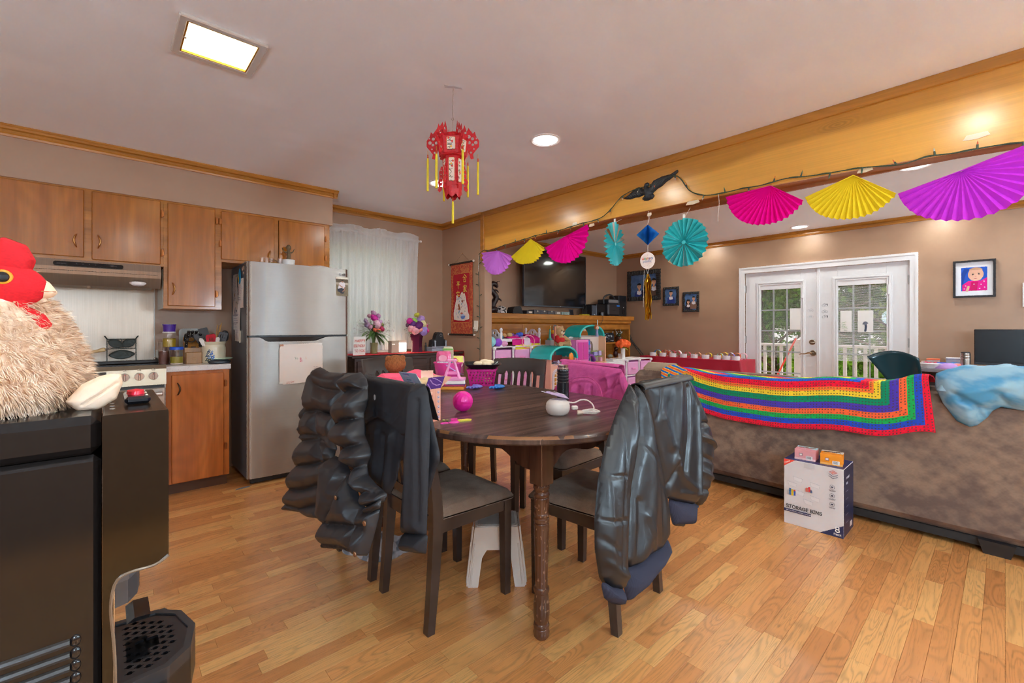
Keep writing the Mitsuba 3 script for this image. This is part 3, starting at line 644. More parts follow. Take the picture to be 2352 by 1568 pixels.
part(kb, "block", frame(prism([(-0.02, 0), (0.10, 0), (0.10, 0.185), (0.07, 0.205), (-0.02, 0.12)], 0.108), (kx - 0.054, ky, WT), (0, 1, 0), (0, 0, 1), (1, 0, 0)), KM, 20)
part(kb, "slot", box(kx - 0.014, kx + 0.014, ky - 0.018, ky + 0.012, WT + 0.112, WT + 0.13), P("2a1a0e", 0.7), False)
m, c = decal([(disc(0, 0, 0.012), "6f4a22"), (disc(0, 0, 0.0105), "9a6a34"), (scribble(rng, -0.008, 0.006, 0.016, 0.005, 3, 0.0018), "6f4a22")], (kx, ky - 0.06, WT + 0.04), (1, 0, 0), (0, 0, 1))
part(kb, "brand_mark", m, VC, False, color=c)
STEELK = M("rivet_steel", "c8c8ca", 0.25, metal=0.9)
kd = np.array([0, -0.62, 0.785])
def knife(at, L, w, drop=0.02):
 n = thing("knife", None, "knife", "knives in the wooden block")
 labels[n]["label"] = KL.pop(0)
 p = spline([np.array(at), np.array(at) + kd * L * 0.5 + [0, 0, 0.004], np.array(at) + kd * L + [0, -0.004, -drop]], 12)
 part(n, "handle", tube(p, np.array([w, w * 1.02, w, w * 0.95, w * 0.92, w * 0.95, w, w * 1.05, w * 1.1, w * 1.1, w, w * 0.7]), 10, flat=0.7), M_BLACKP)
 part(n, "bolster", tube([np.array(at) - kd * 0.012, np.array(at) + kd * 0.006], w * 1.05, 10, flat=0.75), STEELK)
 for q in (3, 6, 9):
  part(n, "rivet", tube([p[q] + [0, -w * 0.9, 0], p[q] + [0, -w * 1.1, 0.001]], 0.0028, 8), STEELK)
KL = ["lower left black riveted knife in the wooden block", "lower right black riveted knife in the wooden block", "upper left black knife in the wooden block", "upper right black knife in the wooden block",
 "black knife second from the left in the top row of the block", "black knife in the middle of the top row of the block", "black knife fourth along the top row of the block"]
for ax, az, ay, L in ((-0.045, 0.125, -0.012, 0.10), (0.045, 0.125, -0.012, 0.10), (-0.045, 0.17, 0.03, 0.1), (0.045, 0.17, 0.03, 0.1), (-0.024, 0.195, 0.06, 0.095), (0.0, 0.2, 0.065, 0.09), (0.024, 0.195, 0.06, 0.095)):
 knife((kx + ax, ky + ay, WT + az), L, 0.0105)
part(kb, "scissor_loop", tube(spline([(kx - 0.012 + 0.022 * math.cos(a), ky - 0.01 + 0.002 * math.sin(a), WT + 0.185 + 0.02 * math.sin(a)) for a in np.linspace(0, 6.28, 12)[:-1]], 30, True), 0.004, 8), M_BLACKP)
single("cutting_board", "clear rounded cutting board standing behind the knives", "cutting board", tr(prism(rrect(0, 0.15, 0, 0.27, 0.03), 0.008), (0.44, 4.47, WT), rx=84), M("board_glass", "a9aca6", 0.15, spec_trans=0.0))
ck = thing("utensil_crock", "cream stoneware crock with blue flowers holding cooking tools", "crock")
ca = (0.635, 4.20, WT)
part(ck, "body", lathe([(0, 0), (0.074, 0), (0.079, 0.006), (0.080, 0.12), (0.074, 0.132), (0.072, 0.142), (0.081, 0.160), (0.083, 0.166), (0.080, 0.168), (0.073, 0.150), (0.070, 0.132), (0.072, 0.01), (0, 0.008)], 48, ca), M("cream_glaze", "e3d8bb", 0.2))
fm, fc = [], []
for (ang, z, kind, s) in ((-118, 0.025, 0, 1.0), (-122, 0.045, 1, 0.8), (-104, 0.045, 2, 1.1), (-114, 0.06, 1, 0.7), (-108, 0.075, 2, 0.8), (-124, 0.085, 3, 0.8), (-120, 0.10, 3, 0.7), (-106, 0.092, 1, 0.6), (-98, 0.06, 1, 0.6), (-101, 0.03, 1, 0.7), (-128, 0.03, 0, 1.0), (-130, 0.06, 3, 0.9)):
 a = math.radians(ang)
 base = {0: "3c4238", 1: "7f98c4", 2: "2f62b8", 3: "2c3a60"}[kind]
 it = [(disc(0.007 * s * math.cos(b), 0.007 * s * math.sin(b), 0.0052 * s), base) for b in np.linspace(0, 6.28, 6)[:-1]] + [(disc(0, 0, 0.004 * s), "d8cfae"), (disc(-0.013 * s, -0.008 * s, 0.007 * s, 0.0028 * s), "39463a")]
 m, c = decal(it, (ca[0] + 0.0797 * math.cos(a), ca[1] + 0.0797 * math.sin(a), WT + z), (-math.sin(a), math.cos(a), 0), (0, 0, 1), 0.0005)
 fm.append(m); fc.append(c)
part(ck, "flower_print", cat(fm), VC, False, color=np.vstack(fc), label="painted blue flowers")
def paddle(name, lab, base, top, outline, th, mat, stem_mat=None, stem_r=0.005, bend=0.0):
 base, top = np.array(base), np.array(top)
 d = (top - base) / np.linalg.norm(top - base)
 x = np.cross(d, [0, -1.0, 0.25]); x /= np.linalg.norm(x)
 n = thing(name, lab, "cooking tool", "cooking tools in the crock")
 part(n, "stem", tube([base, top], stem_r, 10), stem_mat or mat)
 g = outline if hasattr(outline, "geom_type") else sg.Polygon(outline)
 part(n, "head", frame(prism(g, th, -th / 2), top, x, d), mat)
 return n
CB = (0.635, 4.20, WT + 0.012)
slots = shapely.union_all([rrect(-0.014 + k * 0.0115, -0.009 + k * 0.0115, 0.018, 0.048, 0.0024) for k in range(3)])
spat = sg.Polygon([(-0.017, -0.005), (0.017, -0.005), (0.03, 0.02), (0.031, 0.06), (0.024, 0.074), (-0.024, 0.074), (-0.031, 0.06), (-0.03, 0.02)]).buffer(0.003)
paddle("slotted_spatula", "red slotted spatula in the crock", CB, (0.614, 4.155, WT + 0.152), spat.difference(sa.rotate(slots, 4)), 0.004, P("b32030", 0.45))
paddle("slotted_turner", "grey slotted turner in the crock", (0.645, 4.2, WT + 0.012), (0.676, 4.165, WT + 0.158), rrect(-0.03, 0.03, 0, 0.085, 0.008).difference(sa.translate(sa.scale(slots, 1.25, 1.1), 0.0, 0.02)), 0.004, P("45464a", 0.5))
paddle("scraper", "white rubber scraper leaning left in the crock", CB, (0.568, 4.165, WT + 0.142), [(-0.015, 0), (0.014, 0), (0.012, 0.055), (-0.004, 0.066), (-0.016, 0.05)], 0.008, P("e4e2dc", 0.5))
paddle("scraper", "small white scraper between the red and grey tools", CB, (0.648, 4.15, WT + 0.15), [(-0.013, 0), (0.013, 0), (0.013, 0.045), (0.006, 0.056), (-0.013, 0.05)], 0.008, P("e4e2dc", 0.5))
paddle("turner", "black flat turner at the back of the crock", CB, (0.585, 4.23, WT + 0.19), rrect(-0.028, 0.034, 0, 0.085, 0.006), 0.004, P("232325", 0.45))
paddle("turner", "second black turner tilted left in the crock", CB, (0.560, 4.22, WT + 0.15), rrect(-0.02, 0.024, 0, 0.085, 0.006), 0.004, P("2c2b2c", 0.45))
sn = thing("ladle", "big black spoon at the right of the crock", "cooking tool", "cooking tools in the crock")
part(sn, "stem", tube([CB, (0.705, 4.24, WT + 0.16)], 0.005, 10), P("1b1b1d", 0.4))
part(sn, "bowl", tr(ball(1, s=(0.03, 0.012, 0.05)), (0.715, 4.245, WT + 0.205), ry=6), P("1b1b1d", 0.4))
for k, (x, y, z) in enumerate(((0.668, 4.26, WT + 0.30), (0.700, 4.27, WT + 0.315), (0.692, 4.28, WT + 0.30))):
 single("wooden_spoon_handle", ["wooden stick standing left in the crock", "tallest wooden stick in the crock", "wooden stick just behind the tallest one in the crock"][k], "cooking tool", tube([(0.64, 4.22, WT + 0.012), ((0.64 + x) / 2 + 0.004, (4.22 + y) / 2, (WT + z) / 2 + 0.05), (x, y, z)], [0.006, 0.0055, 0.003], 8), P("b98a4a", 0.55), group="cooking tools in the crock")
gs = single("glass_lid", "thin round glass dish leaning at the foot of the crock", "dish", tr(lathe([(0, 0), (0.06, 0.0), (0.072, 0.004), (0.073, 0.006), (0.06, 0.003), (0, 0.003)], 36), (0.675, 4.115, WT + 0.034), rx=3), M("green_glass", "9fc4b0", 0.1))
ml = thing("mandoline", "dark oval kitchen scale lying at the worktop's front edge", "scale")
part(ml, "body", tr(lathe([(0, 0), (0.065, 0), (0.075, 0.008), (0.074, 0.018), (0.055, 0.026), (0, 0.028)], 36, (0, 0, 0)), (0.655, 4.09, WT + 0.001), s=(1, 0.8, 1)), P("23262c", 0.35))
part(ml, "pan_ring", tr(lathe([(0.026, 0.027), (0.034, 0.030), (0.042, 0.027), (0.034, 0.026)], 30), (0.67, 4.09, WT + 0.001)), P("565a60", 0.25))
# fridge
FX0, FX1, FF = 0.805, 1.586, 3.87
f = thing("fridge", "tall stainless steel fridge freezer between the cupboards and the curtain", "fridge")
M_FSIDE = M("fridge_side", "70757a", 0.32, metal=0.55)
part(f, "body", box(FX0 + 0.004, FX1 - 0.004, FF + 0.085, 4.50, 0.035, 1.715, 0.006), M_FSIDE, False)
part(f, "top_cover", box(FX0 + 0.004, FX1 - 0.004, FF + 0.06, 4.50, 1.7155, 1.727, 0.003), P("5c5d60", 0.4), False)
def door_bulge(x):
 t = (x - (FX0 + FX1) / 2) / ((FX1 - FX0) / 2)
 return FF + 0.002 + 0.020 * t ** 2 + 0.018 * np.maximum(0, np.abs(t) - 0.93) ** 2 / 0.0049
def door_skin(zb, zt):
 xs = np.r_[np.linspace(FX0, FX0 + 0.03, 10)[:-1], np.linspace(FX0 + 0.03, FX1 - 0.03, 60), np.linspace(FX1 - 0.03, FX1, 10)[1:]]
 t = np.linspace(0, 1, 26)
 X = np.repeat(xs[None], len(t), 0)
 Zb, Zt = np.array([zb(x) for x in xs]), np.array([zt(x) for x in xs])
 Z = Zb[None] + (Zt - Zb)[None] * t[:, None]
 Y = door_bulge(X) + 0.0012 * np.sin(X * 6.0 + Z * 2.0)
 return grid(np.stack([X, Y, Z], -1)), np.c_[Z.ravel(), X.ravel()]
g, uv = door_skin(lambda x: 1.152, lambda x: 1.722)
fd = part(f, "freezer_door", box(FX0, FX1, FF + 0.042, FF + 0.08, 1.150, 1.724, 0.004), M_FSIDE, False)
part(fd, "front_sheet", g, M_STEEL, True, uv=uv, label="brushed steel front")
def scoop(x):
 a = np.clip((x - (FX0 + 0.075)) / 0.07, 0, 1) * np.clip((FX1 - 0.17 - x) / 0.14, 0, 1)
 return 1.136 - 0.034 * a * a * (3 - 2 * a)
g, uv = door_skin(lambda x: 0.05, scoop)
fd2 = part(f, "fridge_door", box(FX0, FX1, FF + 0.042, FF + 0.08, 0.045, 1.136, 0.004), M_FSIDE, False)
part(fd2, "front_sheet", g, M_STEEL, True, uv=uv, label="brushed steel front")
part(fd2, "handle_scoop", box(FX0 + 0.06, FX1 - 0.02, FF + 0.03, FF + 0.043, 1.09, 1.138, 0.003), M_BLACKG, False, label="black recessed handle")
part(f, "door_gap", box(FX0 + 0.01, FX1 - 0.01, FF + 0.03, FF + 0.09, 1.137, 1.151), M_BLACKP, False)
part(f, "edge_strip", cat(box(FX0 - 0.001, FX0 + 0.0012, FF + 0.034, FF + 0.043, 1.152, 1.722), box(FX0 - 0.001, FX0 + 0.0012, FF + 0.034, FF + 0.043, 0.05, 1.134)), P("d9d7d3", 0.3), False)
part(f, "base_grille", box(FX0 + 0.03, FX1 - 0.03, FF + 0.06, FF + 0.1, 0.004, 0.045), P("2a2a2c", 0.5), False)
for x in (FX0 + 0.05, FX1 - 0.05):
 part(f, "foot", cyl(0.02, 0, 0.036, 16, (x, FF + 0.09, 0)), M_BLACKP)
 part(f, "rear_foot", cyl(0.02, 0, 0.036, 16, (x, 4.45, 0)), M_BLACKP)
y_ = door_bulge(1.53) - 0.0012
m, c = decal([(disc(-0.024, 0, 0.0105), "3a3c42"), (disc(-0.0225, 0.0, 0.0088), "b3b3b5"), (stroke([(-0.0265, 0.004), (-0.0265, -0.005), (-0.021, -0.005)], 0.0022), "3a3c42"), (stroke([(-0.02, 0.0), (-0.0135, 0.0)], 0.0024), "3a3c42"), (disc(-0.029, 0.004, 0.002), "3a3c42"),
   (text2("LG", 0.0165, (-0.006, -0.0085), True), "3a3c42")], (1.535, y_, 1.674), (1, 0.05, 0), (0, 0, 1), 0.0004)
part(fd, "emblem", m, VC, False, color=c)
ph = thing("fridge_photo", "photo of a man in a white shirt crouching in a field on the freezer door", "photo")
yp = door_bulge(1.524) - 0.004
part(ph, "print", box(1.468, 1.580, yp, yp + 0.003, 1.487, 1.652), P("d8d2c4", 0.35), False)
it = [(rect(-0.056, -0.082, 0.056, 0.045), "75664a"), (rect(-0.056, 0.035, 0.056, 0.065), "54493a"), (rect(-0.056, 0.015, 0.056, 0.034), "b7aea2"), (rect(-0.056, 0.064, 0.056, 0.082), "e2ded2"), (scribble(rng, -0.052, 0.0, 0.1, 0.008, 9, 0.0022), "5f5238"), (scribble(rng, -0.05, -0.01, 0.1, 0.011, 6, 0.0022), "8a7a58"),
 (sg.Polygon([(-0.036, -0.02), (-0.02, -0.012), (0.016, -0.012), (0.024, -0.028), (0.012, -0.06), (-0.004, -0.062), (-0.012, -0.05), (-0.034, -0.04)]).buffer(0.003), "1d2130"),
 (sg.Polygon([(-0.03, -0.018), (-0.018, 0.028), (-0.004, 0.036), (0.014, 0.036), (0.026, 0.026), (0.028, -0.01), (0.012, -0.014), (0.0, -0.008)]).buffer(0.003), "e3e1ea"),
 (stroke([(0.026, -0.006), (0.022, -0.03), (0.008, -0.044)], 0.008), "a2735c"), (stroke([(-0.02, 0.012), (-0.006, 0.0), (0.008, -0.006)], 0.008), "b58468"), (disc(0.006, 0.044, 0.0085, 0.011), "a8765c"), (disc(0.006, 0.0525, 0.009, 0.006), "2a211c"), (disc(-0.002, -0.064, 0.009, 0.004), "6a5a44")]
m, c = decal(it, (1.524, yp, 1.5695), (1, 0, 0), (0, 0, 1), 0.0004)
part(ph, "image", m, VCG, False, color=c)
sh = thing("signed_sheet", "big cream sheet of coloured handwritten wishes taped on the fridge door", "poster")
ys_ = door_bulge(1.18) - 0.006
O = sg.Polygon([(-0.145, 0.152), (0.16, 0.160), (0.172, 0.135), (0.172, -0.11), (0.128, -0.158), (-0.132, -0.168), (-0.162, -0.135), (-0.162, 0.12)])
part(sh, "sheet", frame(prism(O, 0.002), (1.183, ys_, 0.925), (1, 0, 0), (0, 0, 1)), P("e6dcd4", 0.7), False)
it = []
for (x, y, w, h_, n, col, sl) in ((-0.12, 0.135, 0.10, 0.022, 2, "76808a", 0.02), (0.09, 0.14, 0.07, 0.015, 1, "808a7c", 0), (-0.15, 0.085, 0.07, 0.012, 3, "c2667c", 0.08), (-0.02, 0.10, 0.06, 0.014, 3, "9fb6bc", 0), (0.06, 0.115, 0.07, 0.014, 3, "b05a78", -0.25), (0.06, 0.075, 0.07, 0.014, 3, "b98c8c", 0.02),
        (-0.14, 0.035, 0.07, 0.012, 2, "8c8c94", -0.12), (-0.155, 0.005, 0.05, 0.012, 3, "cf9a9a", 0.06), (-0.145, -0.045, 0.05, 0.013, 4, "5a6470", 0.4), (-0.13, -0.095, 0.05, 0.012, 4, "6a6e74", 0.2), (-0.05, -0.03, 0.08, 0.02, 3, "aac0c8", 0.15), (-0.02, -0.078, 0.04, 0.012, 1, "54688c", 0.15),
        (0.03, -0.01, 0.06, 0.013, 7, "3e4450", -0.06), (0.12, 0.02, 0.045, 0.013, 4, "cf9a86", 0.02), (-0.075, -0.09, 0.06, 0.014, 4, "d59ab0", 0.1), (0.0, -0.1, 0.06, 0.014, 4, "c9967a", 0.04), (0.085, -0.09, 0.06, 0.013, 3, "b28a98", 0.02), (-0.11, -0.15, 0.07, 0.01, 2, "b0503e", 0.1), (0.1, -0.04, 0.06, 0.012, 3, "8a6a70", 0.0)):
 it.append((scribble(rng, x, y, w, h_, n, 0.0022, sl), col))
it += [(text2("To", 0.016, (-0.05, 0.03)), "6d8a76"), (text2("a", 0.017, (-0.01, 0.03), True), "c7586a"), (text2("2!", 0.018, (-0.012, 0.008), True), "c7506a"), (text2("!", 0.02, (0.035, 0.03)), "d59a70")]
m, c = decal(it, (1.183, ys_, 0.925), (1, 0, 0), (0, 0, 1), 0.0004)
part(sh, "handwriting", m, VC, False, color=c)
for i, (x, z) in enumerate(((-0.145, 0.147), (0.155, 0.152), (-0.15, -0.15))):
 part(sh, "tape" if i else "brown_tape", frame(box(-0.014, 0.014, -0.008, 0.008, 0, 0.0006), (1.183 + x, ys_ - 0.002, 0.925 + z), (1, 0, 0), (0, 0, 1)), P("b07a5a" if i == 0 else "e4e0da", 0.4), False)
fs = FX0 + 0.0035
def side_sheet(lab, ya, yb, za, zb, items, wave=0.004):
 t = thing("side_paper", lab, "paper", "papers on the side of the fridge")
 pts = [[(fs - 0.003 - wave * (0.5 + 0.5 * math.sin(y * 40 + z * 25)), y, z) for y in np.linspace(ya, yb, 12)] for z in np.linspace(za, zb, 14)]
 part(t, "sheet", solid_sheet(pts, 0.0008), PAPER, True)
 m, c = decal(items, (fs - 0.0045 - wave, (ya + yb) / 2, (za + zb) / 2), (0, -1, 0), (0, 0, 1), 0.0004)
 part(t, "print", m, VC, False, color=c)
ls = lambda n, w, h_, col, x0=0.0, y0=0.0: [(rect(x0 - w / 2, y0 + h_ / 2 - i * h_ / n, x0 - w / 2 + w * rng.uniform(0.6, 1.0), y0 + h_ / 2 - i * h_ / n + 0.003), col) for i in range(n)]
side_sheet("ruled white paper high on the fridge side, nearest the back", 4.235, 4.41, 1.40, 1.655, ls(16, 0.11, 0.2, "b4b8c2") + [(rect(-0.01, -0.06, 0.01, -0.03), "c8b24a"), (rect(-0.006, -0.055, 0.006, -0.042), "3a4a78")] + [(rect(sx * 0.07 - 0.008, sy * 0.11 - 0.008, sx * 0.07 + 0.008, sy * 0.11 + 0.008), "22262e") for sx in (-1, 1) for sy in (-1, 1)])
side_sheet("white list paper high on the fridge side, nearest the doors", 4.02, 4.21, 1.37, 1.605, ls(14, 0.15, 0.18, "c3c5c6", 0, 0.02) + ls(2, 0.1, 0.03, "8c8f94", -0.02, -0.05), 0.002)
side_sheet("white form with a sketch below the other papers on the fridge side", 4.14, 4.395, 1.195, 1.405, [(stroke([(-0.06, 0.07), (-0.04, 0.05), (-0.055, 0.03)], 0.008), "4a5470"), (stroke([(-0.03, 0.08), (-0.015, 0.05), (-0.02, 0.025)], 0.008), "5a6480"), (disc(0.02, 0.05, 0.01), "343c54"), (rect(-0.11, 0.012, 0.07, 0.017), "5a6070"), (rect(-0.11, -0.05, 0.07, -0.046), "4a5060")] + ls(7, 0.2, 0.12, "a6acbc", 0, -0.04))
side_sheet("small white slip hanging lowest on the fridge side", 4.15, 4.33, 1.10, 1.20, ls(5, 0.12, 0.08, "b9c0d2"), 0.002)
mg = thing("oval_magnet", "turquoise oval souvenir magnet on the fridge side", "magnet")
part(mg, "plate", frame(pillow(disc(0, 0, 0.04, 0.062), 0.008, lambda x, y, d: 0.003 + 0.05 * d * (0.2), rim=0.001), (fs - 0.0085, 4.135, 1.625), (0, -1, 0), (0, 0, 1)), P("2f9ac8", 0.25))
m, c = decal([(disc(-0.012, -0.015, 0.018, 0.035), "c4ad54"), (disc(0.004, 0.01, 0.012, 0.02), "5ac0d8"), (stroke([(0.012, 0.045), (0.02, -0.02)], 0.006), "1f6aa6")], (fs - 0.0145, 4.135, 1.625), (0, -1, 0), (0, 0, 1), 0.0006)
part(mg, "picture", m, VC, False, color=c)
for i, (y, z, col) in enumerate(((4.06, 1.675, "a08a7c"), (4.02, 1.68, "8a7a6c"), (4.03, 1.642, "b09c8a"))):
 single("round_magnet", ["pinkish round magnet near the fridge's top corner", "brownish round magnet nearest the freezer door", "small tan round magnet just under the two round ones"][i], "magnet", frame(cyl(0.018 if i < 2 else 0.012, 0, 0.006, 20, b=0.002), (fs, y, z), (0, -1, 0), (0, 0, 1)), P(col, 0.4), group="round magnets on the fridge side")
single("bag_clip", "cream plastic clip at the bottom of the fridge side papers", "clip", box(fs - 0.012, fs, 4.125, 4.145, 1.09, 1.19, 0.004), P("d9d4c4", 0.5))
FT = 1.727
fg = thing("twig_figurine", "small brown twig dancer figurine in a white pot on the fridge", "figurine")
fo = (1.125, 4.0, FT)
part(fg, "pot", lathe([(0, 0), (0.047, 0), (0.051, 0.045), (0.047, 0.047), (0.044, 0.04), (0, 0.038)], 32, fo), P("e8e8e6", 0.35))
BR = M("bark_brown", proc(lambda p, n, uv: mix(C3("6a5638"), C3("4a3c28"), noise(p.x * 150, p.y * 150, p.z * 60))), 0.7)
part(fg, "body", tube(spline([(fo[0] - 0.005, fo[1], FT + 0.038), (fo[0] + 0.004, fo[1], FT + 0.075), (fo[0] + 0.001, fo[1], FT + 0.11), (fo[0] + 0.002, fo[1], FT + 0.13)], 14), np.linspace(0.017, 0.011, 14), 10), BR)
part(fg, "head", tr(ball(0.021, s=(0.9, 0.85, 1.15)), (fo[0] + 0.003, fo[1], FT + 0.148)), BR)
for s in (-1, 1):
 part(fg, "arm", tube(spline([(fo[0] + s * 0.008, fo[1], FT + 0.112), (fo[0] + s * 0.024, fo[1], FT + 0.108), (fo[0] + s * 0.036, fo[1], FT + 0.118), (fo[0] + s * 0.046, fo[1], FT + 0.142)], 12), np.linspace(0.006, 0.003, 12), 8), BR)
for i, x in enumerate((0.93, 0.965, 1.0)):
 single("small_glass", "small clear shot glass in a row on top of the fridge", "glass", lathe([(0, 0.002), (0.014, 0.002), (0.018, 0.05), (0.0165, 0.05), (0.013, 0.006), (0, 0.006)], 20, (x, 4.0 + 0.01 * i, FT)), GL, group="shot glasses on the fridge")
single("small_glass", "small clear glass left of the white figurine pot", "glass", lathe([(0, 0.002), (0.016, 0.002), (0.02, 0.05), (0.018, 0.05), (0.014, 0.006), (0, 0.006)], 20, (1.055, 3.98, FT)), GL)
gd = thing("gold_tiara", "small gilt hair comb lying on the fridge", "ornament")
part(gd, "band", tube(spline([(0.985, 4.02, FT + 0.012), (1.0, 4.01, FT + 0.03), (1.03, 4.005, FT + 0.034), (1.05, 4.01, FT + 0.014)], 20), 0.0025, 6), P("5a4028", 0.4))
part(gd, "gilding", cat([ball(0.007, (0.99 + 0.012 * k, 4.0, FT + 0.008 + 0.004 * (k % 2)), sub=1) for k in range(6)]), M("gilt", "b08a3c", 0.3, metal=0.9))
single("white_plate", "upturned pale plate lying on top of the fridge", "plate", lathe([(0.0, 0.016), (0.06, 0.016), (0.095, 0.004), (0.095, 0.0), (0.09, 0.0), (0.058, 0.011), (0, 0.011)], 40, (1.37, 4.0, FT)), P("cfcac6", 0.3))
single("paper_pile", "crumpled white leaflets on the fridge top at its left edge", "paper", tr(pillow(rect(-0.1, -0.15, 0.1, 0.15), 0.02, lambda x, y, d: 0.008 + 0.008 * np.sin(x * 40 + y * 31), lambda x, y, d: 0.0 * x, rim=0.0004), (0.90, 4.33, FT + 0.0005)), PAPER)
single("floor_paper_scrap", "grey scrap of tape on the floor under the fridge corner", "litter", tr(prism([(0, 0), (0.09, 0.01), (0.11, 0.03), (0.06, 0.035), (0.01, 0.02)], 0.002), (0.72, 3.86, 0.0005)), P("6f7176", 0.6), False)
# dining table
TX, TY0, TY1, TR = 1.572, 1.63, 2.154, 0.60
def track(r, n=40):
 a = np.linspace(-np.pi, 0, n)
 lo = np.c_[TX + r * np.cos(a), TY0 + r * np.sin(a)]
 b = np.linspace(0, np.pi, n)
 return np.vstack([lo, np.c_[TX + r * np.cos(b), TY1 + r * np.sin(b)]])
def table_color(p, n, uv):
 board = dr.floor(p.y / 0.085)
 r = cell_rand(board, 7)
 s = fbm(p.x * 2.5 + r * 20, p.y * 45, 1, 3)
 fine = noise(p.x * 14, p.y * 420, 2)
 c = mix(C3("4e3a33"), C3("2e211e"), dr.clip(s * 1.8 - 0.4, 0, 1))
 c = c * (0.85 + 0.3 * r) * (0.88 + 0.24 * fine)
 scr = dr.select(noise(p.x * 30, p.y * 260, 5) > 0.965, 1.0, 0.0)
 c = mix(c, C3("9a8478"), scr * 0.4)
 edge = dr.sqrt(dr.square(p.x - TX) + dr.square(p.y - dr.clip(p.y, TY0, TY1)))
 chip = dr.select((edge > TR - 0.011) & (p.z > TABLE_Z - 0.012) & (fbm(p.x * 9, p.y * 9, 3, 3) + 0.25 * noise(p.x * 60, p.y * 60) > 0.70), 1.0, 0.0)
 return mix(c, C3("8a5a32"), chip * 0.75)
M_TABLE = M("table_top", proc(table_color), proc(lambda p, n, uv: 0.17 + 0.1 * noise(p.x * 9, p.y * 40) + 0.05 * noise(p.x * 120, p.y * 120)), spec=0.55)
M_TDARK = M("table_dark", proc(lambda p, n, uv: mix(C3("2c1a14"), C3("4a2c1f"), fbm(p.x * 30 + p.y * 30, p.z * 6, 2, 3)) * (0.85 + 0.3 * noise(p.x * 200, p.y * 200, p.z * 20))), 0.2, spec=0.6)
def leg_color(p, n, uv):
 c = mix(C3("2a1710"), C3("54301d"), fbm(p.x * 40 + p.y * 40, p.z * 8, 2, 3))
 wear = dr.select(fbm(p.x * 150, p.y * 150, p.z * 60, 2) > 0.73, 1.0, 0.0)
 return mix(c, C3("9a7a62"), wear * 0.55)
M_TLEG = M("table_leg", proc(leg_color), 0.22, spec=0.6)
tb = thing("dining_table", "dark worn wooden dining table with rounded ends and turned legs", "table")
rings = [(TR - 0.03, TABLE_Z - 0.034), (TR - 0.006, TABLE_Z - 0.034), (TR, TABLE_Z - 0.028), (TR, TABLE_Z - 0.013), (TR - 0.004, TABLE_Z - 0.008), (TR - 0.007, TABLE_Z - 0.004), (TR - 0.012, TABLE_Z - 0.0005), (TR - 0.02, TABLE_Z)]
sk = grid(np.stack([np.c_[track(r), np.full(80, z)] for r, z in rings]), wrap=True)
top = prism(track(TR - 0.02), 0.0002, TABLE_Z - 0.0002)
bot = prism(track(TR - 0.03), 0.0002, TABLE_Z - 0.0342)
part(tb, "top", cat(sk, top, bot), M_TABLE, 30)
for y in (TY0, TY1):
 part(tb, "leaf_seam", box(TX - TR + 0.02, TX + TR - 0.02, y - 0.0007, y + 0.0007, TABLE_Z - 0.002, TABLE_Z + 0.0002), P("140d0a", 0.5), False)
LXa, LXb, LYa, LYb = 1.27, 1.874, 1.226, 2.558
def apron(p0, p1):
 p0, p1 = np.array(p0, float), np.array(p1, float)
 L = np.linalg.norm(p1 - p0)
 ex = np.array([*((p1 - p0) / L), 0])
 t = np.linspace(0, 1, 41)
 low = -0.075 - 0.045 * np.exp(-((t - 0.06) / 0.09) ** 2) - 0.045 * np.exp(-((t - 0.94) / 0.09) ** 2) - 0.012 * np.cos(2 * np.pi * t * 2)
 g = [(L * a, b) for a, b in zip(t, low)] + [(L, 0), (0, 0)]
 return frame(prism(g, 0.02, -0.01), (*p0, TABLE_Z - 0.0345), ex, (0, 0, 1))
for a, b in (((LXa, LYa), (LXb, LYa)), ((LXa, LYb), (LXb, LYb)), ((LXa, LYa), (LXa, LYb)), ((LXb, LYa), (LXb, LYb))):
 part(tb, "apron", apron(a, b), M_TDARK, 25)
lp = [(0, 0), (0.022, 0), (0.029, 0.008), (0.0315, 0.022), (0.029, 0.036), (0.026, 0.041), (0.030, 0.045), (0.0315, 0.052), (0.030, 0.058), (0.026, 0.062), (0.029, 0.075), (0.0325, 0.10), (0.0315, 0.135), (0.027, 0.17), (0.0255, 0.178),
 (0.030, 0.182), (0.0315, 0.19), (0.030, 0.198), (0.0255, 0.203), (0.0245, 0.21), (0.0255, 0.26), (0.0275, 0.33), (0.0295, 0.40), (0.0305, 0.44), (0.029, 0.449), (0.0265, 0.452), (0.030, 0.456), (0.031, 0.463), (0.030, 0.47), (0.027, 0.473), (0.027, 0.477),
 (0.030, 0.481), (0.0305, 0.487), (0.0275, 0.492), (0.0275, 0.50), (0.0305, 0.53), (0.0295, 0.548), (0.027, 0.553), (0.0305, 0.557), (0.032, 0.564), (0.030, 0.571), (0.027, 0.575), (0.027, 0.58), (0.031, 0.586), (0.0325, 0.594), (0.0305, 0.601), (0.026, 0.605), (0.0, 0.606)]
for x, y in ((LXa, LYa), (LXb, LYa), (LXa, LYb), (LXb, LYb)):
 lg = part(tb, "leg", lathe(lp, 36, (x, y, 0)), M_TLEG)
 part(lg, "block", box(x - 0.034, x + 0.034, y - 0.034, y + 0.034, 0.604, TABLE_Z - 0.0345, 0.003), M_TDARK, False)
